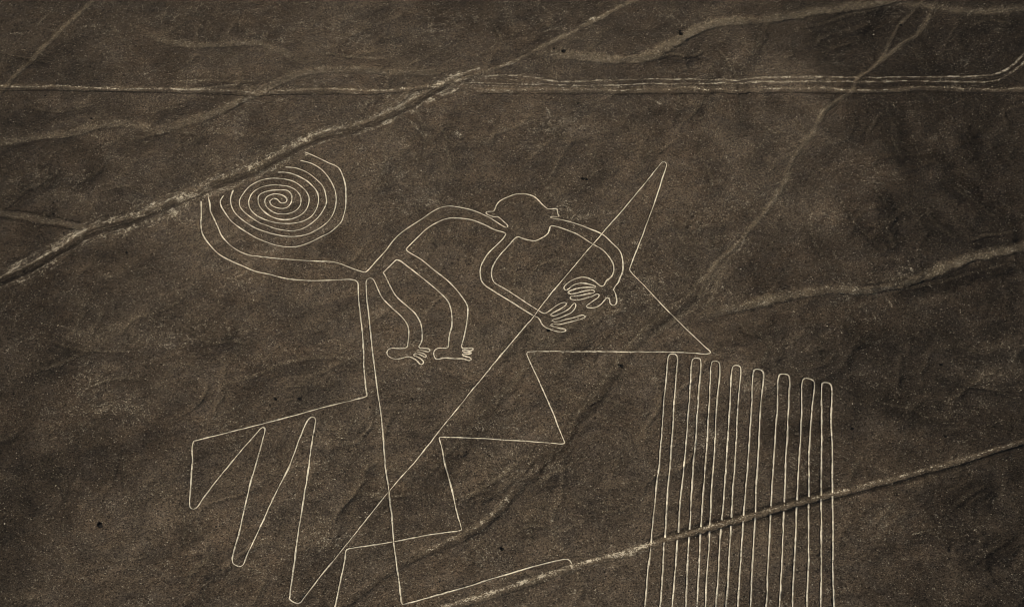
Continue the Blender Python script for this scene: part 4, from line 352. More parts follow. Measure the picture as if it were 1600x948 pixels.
(None,0.112,-0.02,0,0.5,0.16,0,2.2,[(7.76,276.11),(9.48,277.13),(11.21,278.15),(12.8,279.56),(14.41,281.81),(15.86,284.55),(16.8,287.34),(16.96,289.97),(16.69,292.62),(16.41,295.29)]),
(None,0.875,0.195,0,0,0,0.18,3.2,[(27.44,303.07),(27.87,300.29),(28.3,297.56),(28.32,294.93),(27.61,292.29),(26.45,289.67),(25.36,286.93),(24.57,284.33),(23.85,281.85),(23.13,279.38)]),
(None,0.182,0.073,0.0,0,0,0.18,2.6,[(27.44,303.07),(27.87,300.29),(28.3,297.56),(28.32,294.93),(27.61,292.29),(26.45,289.67),(25.36,286.93),(24.57,284.33),(23.85,281.85),(23.13,279.38)]),
(None,0.112,-0.02,0,0.5,0.16,0,2.2,[(27.78,303.52),(28.21,300.74),(28.64,298.0),(28.66,295.37),(27.94,292.72),(26.78,290.12),(25.69,287.38),(24.89,284.75),(24.17,282.26),(23.45,279.78)]),
(None,0.875,0.195,0,0,0,0.18,3.2,[(38.89,298.76),(38.13,296.11),(37.38,293.42),(37.04,290.77),(37.57,288.23),(38.53,285.71),(39.03,283.1),(38.7,280.59),(37.97,278.13),(37.25,275.69)]),
(None,0.182,0.073,0.0,0,0,0.18,2.6,[(38.89,298.76),(38.13,296.11),(37.38,293.42),(37.04,290.77),(37.57,288.23),(38.53,285.71),(39.03,283.1),(38.7,280.59),(37.97,278.13),(37.25,275.69)]),
(None,0.112,-0.02,0,0.5,0.16,0,2.2,[(39.23,299.2),(38.47,296.54),(37.72,293.86),(37.37,291.19),(37.9,288.64),(38.86,286.13),(39.37,283.51),(39.03,281.0),(38.3,278.53),(37.58,276.09)]),
(None,0.875,0.195,0,0,0,0.18,3.2,[(52.25,302.91),(51.58,299.98),(50.95,297.25),(50.18,294.76),(49.19,292.74),(48.06,290.78),(47.06,288.68),(46.3,286.1),(45.7,283.48),(45.13,280.98)]),
(None,0.182,0.073,0.0,0,0,0.18,2.6,[(52.25,302.91),(51.58,299.98),(50.95,297.25),(50.18,294.76),(49.19,292.74),(48.06,290.78),(47.06,288.68),(46.3,286.1),(45.7,283.48),(45.13,280.98)]),
(None,0.112,-0.02,0,0.5,0.16,0,2.2,[(52.61,303.39),(51.94,300.44),(51.3,297.68),(50.53,295.19),(49.54,293.19),(48.41,291.24),(47.41,289.13),(46.64,286.55),(46.04,283.89),(45.46,281.37)]),
(None,0.875,0.195,0,0,0,0.18,3.2,[(78.1,302.78),(77.22,300.34),(76.32,297.84),(75.83,295.35),(76.03,292.73),(76.65,290.09),(77.25,287.43),(77.7,284.77),(78.14,282.14),(78.58,279.55)]),
(None,0.182,0.073,0.0,0,0,0.18,2.6,[(78.1,302.78),(77.22,300.34),(76.32,297.84),(75.83,295.35),(76.03,292.73),(76.65,290.09),(77.25,287.43),(77.7,284.77),(78.14,282.14),(78.58,279.55)]),
(None,0.112,-0.02,0,0.5,0.16,0,2.2,[(78.45,303.14),(77.57,300.72),(76.68,298.22),(76.19,295.73),(76.39,293.12),(77.01,290.48),(77.61,287.83),(78.06,285.17),(78.49,282.53),(78.93,279.92)]),
(None,0.875,0.195,0,0,0,0.18,3.2,[(90.05,297.43),(91.25,289.43),(89.03,283.53)]),
(None,0.182,0.073,0.0,0,0,0.18,2.6,[(90.05,297.43),(91.25,289.43),(89.03,283.53)]),
(None,0.112,-0.02,0,0.5,0.16,0,2.2,[(90.41,297.79),(91.61,289.79),(89.39,283.91)]),
(None,0.875,0.195,0,0,0,0.18,3.2,[(56.62,271.51),(56.71,269.07),(56.77,266.52),(57.01,264.13),(57.55,262.23),(58.23,260.48),(58.78,258.67),(59.04,256.71),(59.15,254.67),(59.25,252.62)]),
(None,0.182,0.073,0.0,0,0,0.18,2.6,[(56.62,271.51),(56.71,269.07),(56.77,266.52),(57.01,264.13),(57.55,262.23),(58.23,260.48),(58.78,258.67),(59.04,256.71),(59.15,254.67),(59.25,252.62)]),
(None,0.112,-0.02,0,0.5,0.16,0,2.2,[(56.95,271.88),(57.05,269.46),(57.11,266.93),(57.34,264.53),(57.88,262.61),(58.56,260.85),(59.11,259.04),(59.36,257.06),(59.47,255.03),(59.58,252.98)]),
(None,0.875,0.195,0,0,0,0.18,3.2,[(29.71,273.94),(31.95,270.18),(36.36,263.06)]),
(None,0.182,0.073,0.0,0,0,0.18,2.6,[(29.71,273.94),(31.95,270.18),(36.36,263.06)]),
(None,0.112,-0.02,0,0.5,0.16,0,2.2,[(29.73,274.34),(31.97,270.58),(36.38,263.44)]),
(None,0.875,0.195,0,0,0,0.18,3.2,[(-77.01,227.4),(-76.1,228.48),(-75.18,229.57),(-74.08,230.47),(-72.4,231.25),(-70.49,231.81),(-68.62,232.07),(-67.04,231.85),(-65.47,231.29),(-63.89,230.71)]),
(None,0.182,0.073,0.0,0,0,0.18,2.6,[(-77.01,227.4),(-76.1,228.48),(-75.18,229.57),(-74.08,230.47),(-72.4,231.25),(-70.49,231.81),(-68.62,232.07),(-67.04,231.85),(-65.47,231.29),(-63.89,230.71)]),
(None,0.112,-0.02,0,0.5,0.16,0,2.2,[(-77.06,227.73),(-76.15,228.81),(-75.23,229.9),(-74.13,230.8),(-72.45,231.58),(-70.54,232.13),(-68.67,232.4),(-67.08,232.18),(-65.51,231.61),(-63.94,231.04)]),
(None,0.875,0.195,0,0,0,0.18,3.2,[(-81.57,215.1),(-80.07,213.25),(-78.58,211.4),(-77.3,209.36),(-76.32,207.12),(-75.59,204.82),(-75.08,202.48),(-74.84,199.85),(-74.82,197.11),(-74.79,194.39)]),
(None,0.182,0.073,0.0,0,0,0.18,2.6,[(-81.57,215.1),(-80.07,213.25),(-78.58,211.4),(-77.3,209.36),(-76.32,207.12),(-75.59,204.82),(-75.08,202.48),(-74.84,199.85),(-74.82,197.11),(-74.79,194.39)]),
(None,0.112,-0.02,0,0.5,0.16,0,2.2,[(-81.36,215.43),(-79.87,213.58),(-78.38,211.73),(-77.09,209.69),(-76.11,207.44),(-75.39,205.13),(-74.88,202.79),(-74.63,200.15),(-74.62,197.42),(-74.6,194.7)]),
(None,0.875,0.195,0,0,0,0.18,3.2,[(-66.29,215.6),(-66.4,213.08),(-66.52,210.62),(-66.29,208.22),(-65.35,205.86),(-64.06,203.54),(-63.12,201.19),(-62.87,198.61),(-62.98,195.93),(-63.05,193.16)]),
(None,0.182,0.073,0.0,0,0,0.18,2.6,[(-66.29,215.6),(-66.4,213.08),(-66.52,210.62),(-66.29,208.22),(-65.35,205.86),(-64.06,203.54),(-63.12,201.19),(-62.87,198.61),(-62.98,195.93),(-63.05,193.16)]),
(None,0.112,-0.02,0,0.5,0.16,0,2.2,[(-66.08,215.94),(-66.18,213.4),(-66.3,210.94),(-66.08,208.55),(-65.14,206.18),(-63.85,203.85),(-62.9,201.48),(-62.65,198.9),(-62.76,196.22),(-62.84,193.45)]),
(None,0.875,0.195,0,0,0,0.18,3.2,[(-55.49,191.71),(-55.07,193.04),(-54.65,194.35),(-54.42,195.75),(-54.5,197.49),(-54.83,199.35),(-55.39,201.11),(-56.21,202.57),(-57.25,203.93),(-58.29,205.3)]),
(None,0.182,0.073,0.0,0,0,0.18,2.6,[(-55.49,191.71),(-55.07,193.04),(-54.65,194.35),(-54.42,195.75),(-54.5,197.49),(-54.83,199.35),(-55.39,201.11),(-56.21,202.57),(-57.25,203.93),(-58.29,205.3)]),
(None,0.112,-0.02,0,0.5,0.16,0,2.2,[(-55.28,192.01),(-54.86,193.34),(-54.43,194.64),(-54.2,196.03),(-54.28,197.77),(-54.61,199.64),(-55.17,201.4),(-55.99,202.87),(-57.03,204.23),(-58.07,205.61)]),
(None,0.875,0.195,0,0,0,0.18,3.2,[(-40.84,203.65),(-38.23,198.22),(-38.71,191.6)]),
(None,0.182,0.073,0.0,0,0,0.18,2.6,[(-40.84,203.65),(-38.23,198.22),(-38.71,191.6)]),
(None,0.112,-0.02,0,0.5,0.16,0,2.2,[(-40.61,203.95),(-38.0,198.51),(-38.49,191.89)]),
(None,0.875,0.195,0,0,0,0.18,3.2,[(-59.99,256.17),(-60.5,254.38),(-61.02,252.62),(-61.77,251.12),(-63.02,249.82),(-64.54,248.75),(-66.1,247.86),(-67.57,247.2),(-69.08,246.68),(-70.57,246.15)]),
(None,0.182,0.073,0.0,0,0,0.18,2.6,[(-59.99,256.17),(-60.5,254.38),(-61.02,252.62),(-61.77,251.12),(-63.02,249.82),(-64.54,248.75),(-66.1,247.86),(-67.57,247.2),(-69.08,246.68),(-70.57,246.15)]),
(None,0.112,-0.02,0,0.5,0.16,0,2.2,[(-60.03,256.55),(-60.55,254.76),(-61.07,252.99),(-61.81,251.48),(-63.07,250.17),(-64.59,249.09),(-66.14,248.21),(-67.62,247.55),(-69.12,247.03),(-70.62,246.5)]),
(None,0.875,0.195,0,0,0,0.18,3.2,[(-2.1,194.07),(-0.37,195.61),(1.38,197.18),(3.18,198.1),(4.94,197.77),(6.71,196.92),(8.46,196.69),(10.28,197.62),(12.07,199.17),(13.87,200.65)]),
(None,0.182,0.073,0.0,0,0,0.18,2.6,[(-2.1,194.07),(-0.37,195.61),(1.38,197.18),(3.18,198.1),(4.94,197.77),(6.71,196.92),(8.46,196.69),(10.28,197.62),(12.07,199.17),(13.87,200.65)]),
(None,0.112,-0.02,0,0.5,0.16,0,2.2,[(-2.1,194.36),(-0.37,195.9),(1.39,197.48),(3.19,198.4),(4.94,198.07),(6.72,197.22),(8.47,196.98),(10.28,197.92),(12.08,199.46),(13.88,200.94)]),
(None,0.875,0.195,0,0,0,0.18,3.2,[(11.22,223.65),(15.8,226.56),(21.29,223.37)]),
(None,0.182,0.073,0.0,0,0,0.18,2.6,[(11.22,223.65),(15.8,226.56),(21.29,223.37)]),
(None,0.112,-0.02,0,0.5,0.16,0,2.2,[(11.23,223.99),(15.81,226.88),(21.3,223.7)]),
(None,0.875,0.195,0,0,0,0.18,3.2,[(8.65,206.3),(9.63,204.79),(10.62,203.28),(11.77,202.07),(13.42,201.16),(15.28,200.63),(17.07,200.63),(18.57,201.27),(20.02,202.35),(21.47,203.4)]),
(None,0.182,0.073,0.0,0,0,0.18,2.6,[(8.65,206.3),(9.63,204.79),(10.62,203.28),(11.77,202.07),(13.42,201.16),(15.28,200.63),(17.07,200.63),(18.57,201.27),(20.02,202.35),(21.47,203.4)]),
(None,0.112,-0.02,0,0.5,0.16,0,2.2,[(8.65,206.6),(9.64,205.09),(10.62,203.58),(11.78,202.37),(13.43,201.45),(15.29,200.93),(17.08,200.93),(18.58,201.58),(20.03,202.65),(21.48,203.7)]),
(None,0.875,0.195,0,0,0,0.18,3.2,[(61.81,227.26),(62.65,225.59),(63.49,223.98),(64.56,222.72),(66.2,222.0),(68.09,221.62),(69.78,220.84),(71.11,219.17),(72.2,217.06),(73.26,214.92)]),
(None,0.182,0.073,0.0,0,0,0.18,2.6,[(61.81,227.26),(62.65,225.59),(63.49,223.98),(64.56,222.72),(66.2,222.0),(68.09,221.62),(69.78,220.84),(71.11,219.17),(72.2,217.06),(73.26,214.92)]),
(None,0.112,-0.02,0,0.5,0.16,0,2.2,[(61.86,227.6),(62.69,225.92),(63.53,224.3),(64.6,223.03),(66.24,222.31),(68.13,221.92),(69.82,221.15),(71.15,219.47),(72.24,217.37),(73.31,215.23)]),
(None,0.875,0.195,0,0,0,0.18,3.2,[(62.65,192.69),(64.1,193.55),(65.55,194.39),(67.06,194.84),(68.98,194.35),(70.97,193.33),(72.89,192.87),(74.41,193.37),(75.89,194.27),(77.37,195.15)]),
(None,0.182,0.073,0.0,0,0,0.18,2.6,[(62.65,192.69),(64.1,193.55),(65.55,194.39),(67.06,194.84),(68.98,194.35),(70.97,193.33),(72.89,192.87),(74.41,193.37),(75.89,194.27),(77.37,195.15)]),
(None,0.112,-0.02,0,0.5,0.16,0,2.2,[(62.7,192.98),(64.14,193.84),(65.59,194.68),(67.11,195.13),(69.03,194.64),(71.02,193.62),(72.93,193.16),(74.46,193.66),(75.94,194.56),(77.42,195.44)]),
(None,0.875,0.195,0,0,0,0.18,3.2,[(56.06,189.35),(59.62,193.02),(62.56,192.03)]),
(None,0.182,0.073,0.0,0,0,0.18,2.6,[(56.06,189.35),(59.62,193.02),(62.56,192.03)]),
(None,0.112,-0.02,0,0.5,0.16,0,2.2,[(56.09,189.64),(59.66,193.31),(62.6,192.32)]),
(None,0.875,0.195,0,0,0,0.18,3.2,[(73.5,231.05),(75.04,229.25),(76.56,227.44),(78.23,225.98),(80.29,225.18),(82.5,224.72),(84.44,223.88),(85.76,222.48),(86.84,220.78),(87.89,219.05)]),
(None,0.182,0.073,0.0,0,0,0.18,2.6,[(73.5,231.05),(75.04,229.25),(76.56,227.44),(78.23,225.98),(80.29,225.18),(82.5,224.72),(84.44,223.88),(85.76,222.48),(86.84,220.78),(87.89,219.05)]),
(None,0.112,-0.02,0,0.5,0.16,0,2.2,[(73.55,231.39),(75.09,229.59),(76.61,227.78),(78.28,226.31),(80.34,225.51),(82.56,225.05),(84.5,224.2),(85.81,222.8),(86.9,221.1),(87.95,219.37)]),
(None,0.875,0.195,0,0,0,0.18,3.2,[(78.55,241.75),(79.74,235.19),(85.8,231.48)]),
(None,0.182,0.073,0.0,0,0,0.18,2.6,[(78.55,241.75),(79.74,235.19),(85.8,231.48)]),
(None,0.112,-0.02,0,0.5,0.16,0,2.2,[(78.61,242.1),(79.8,235.53),(85.86,231.82)]),
(None,0.875,0.195,0,0,0,0.18,3.2,[(-46.63,281.6),(-42.15,272.57)]),
(None,0.182,0.073,0.0,0,0,0.18,2.6,[(-46.63,281.6),(-42.15,272.57)]),
(None,0.112,-0.02,0,0.5,0.16,0,2.2,[(-46.36,281.98),(-41.88,272.96)]),
(None,0.875,0.195,0,0,0,0.18,3.2,[(-95.31,266.09),(-91.33,271.39),(-90.4,280.51)]),
(None,0.182,0.073,0.0,0,0,0.18,2.6,[(-95.31,266.09),(-91.33,271.39),(-90.4,280.51)]),
(None,0.112,-0.02,0,0.5,0.16,0,2.2,[(-95.09,266.48),(-91.1,271.78),(-90.17,280.93)]),
(None,0.875,0.195,0,0,0,0.18,3.2,[(-70.1,278.77),(-75.62,282.49),(-81.67,280.71)]),
(None,0.182,0.073,0.0,0,0,0.18,2.6,[(-70.1,278.77),(-75.62,282.49),(-81.67,280.71)]),
(None,0.112,-0.02,0,0.5,0.16,0,2.2,[(-70.15,279.2),(-75.69,282.92),(-81.73,281.12)]),
(None,0.875,0.195,0,0,0,0.18,3.2,[(-101.83,308.56),(-99.42,307.28),(-97.0,305.96),(-94.63,305.27),(-92.05,305.53),(-89.46,306.35),(-87.09,307.42),(-85.42,308.49),(-83.9,309.69),(-82.35,310.84)]),
(None,0.182,0.073,0.0,0,0,0.18,2.6,[(-101.83,308.56),(-99.42,307.28),(-97.0,305.96),(-94.63,305.27),(-92.05,305.53),(-89.46,306.35),(-87.09,307.42),(-85.42,308.49),(-83.9,309.69),(-82.35,310.84)]),
(None,0.112,-0.02,0,0.5,0.16,0,2.2,[(-101.91,309.02),(-99.5,307.74),(-97.08,306.44),(-94.72,305.75),(-92.14,306.02),(-89.54,306.84),(-87.18,307.92),(-85.5,308.99),(-83.97,310.16),(-82.42,311.3)]),
(None,0.875,0.195,0,0,0,0.18,3.2,[(-33.37,336.23),(-27.53,330.87),(-20.73,333.14)]),
(None,0.182,0.073,0.0,0,0,0.18,2.6,[(-33.37,336.23),(-27.53,330.87),(-20.73,333.14)]),
(None,0.112,-0.02,0,0.5,0.16,0,2.2,[(-33.4,336.75),(-27.55,331.4),(-20.75,333.68)]),
(None,0.875,0.195,0,0,0,0.18,3.2,[(-5.59,339.65),(-2.75,330.44),(-6.79,323.65)]),
(None,0.182,0.073,0.0,0,0,0.18,2.6,[(-5.59,339.65),(-2.75,330.44),(-6.79,323.65)]),
(None,0.112,-0.02,0,0.5,0.16,0,2.2,[(-5.26,340.16),(-2.42,330.95),(-6.47,324.16)]),
(None,0.875,0.195,0,0,0,0.18,3.2,[(-15.76,304.51),(-12.92,296.0),(-7.68,291.57)]),
(None,0.182,0.073,0.0,0,0,0.18,2.6,[(-15.76,304.51),(-12.92,296.0),(-7.68,291.57)]),
(None,0.112,-0.02,0,0.5,0.16,0,2.2,[(-15.77,304.96),(-12.93,296.47),(-7.69,292.03)]),
(None,0.875,0.195,0,0,0,0.18,3.2,[(64.37,318.58),(67.6,323.57),(74.62,326.16)]),
(None,0.182,0.073,0.0,0,0,0.18,2.6,[(64.37,318.58),(67.6,323.57),(74.62,326.16)]),
(None,0.112,-0.02,0,0.5,0.16,0,2.2,[(64.42,319.03),(67.65,324.04),(74.69,326.65)]),
(None,0.875,0.195,0,0,0,0.18,3.2,[(-31.67,227.1),(-32.47,228.29),(-33.27,229.48),(-34.17,230.31),(-35.24,230.61),(-36.4,230.56),(-37.6,230.39),(-39.05,230.04),(-40.55,229.5),(-42.04,228.95)]),
(None,0.182,0.073,0.0,0,0,0.18,2.6,[(-31.67,227.1),(-32.47,228.29),(-33.27,229.48),(-34.17,230.31),(-35.24,230.61),(-36.4,230.56),(-37.6,230.39),(-39.05,230.04),(-40.55,229.5),(-42.04,228.95)]),
(None,0.112,-0.02,0,0.5,0.16,0,2.2,[(-31.69,227.45),(-32.49,228.64),(-33.3,229.82),(-34.19,230.65),(-35.26,230.95),(-36.42,230.9),(-37.63,230.73),(-39.08,230.38),(-40.58,229.84),(-42.07,229.29)]),
(None,0.875,0.195,0,0,0,0.18,3.2,[(-32.03,216.33),(-28.82,217.87),(-26.96,223.99)]),
(None,0.182,0.073,0.0,0,0,0.18,2.6,[(-32.03,216.33),(-28.82,217.87),(-26.96,223.99)]),
(None,0.112,-0.02,0,0.5,0.16,0,2.2,[(-32.06,216.66),(-28.84,218.2),(-26.98,224.32)]),
(None,0.875,0.195,0,0,0,0.18,3.2,[(-4.61,236.06),(-1.16,238.85),(0.0,245.31)]),
(None,0.182,0.073,0.0,0,0,0.18,2.6,[(-4.61,236.06),(-1.16,238.85),(0.0,245.31)]),
(None,0.112,-0.02,0,0.5,0.16,0,2.2,[(-4.33,236.38),(-0.88,239.18),(0.28,245.66)]),
(None,0.875,0.195,0,0,0,0.18,3.2,[(-19.83,215.02),(-16.8,222.54),(-13.52,225.44)]),
(None,0.182,0.073,0.0,0,0,0.18,2.6,[(-19.83,215.02),(-16.8,222.54),(-13.52,225.44)]),
(None,0.112,-0.02,0,0.5,0.16,0,2.2,[(-19.58,215.33),(-16.54,222.87),(-13.26,225.75)])]
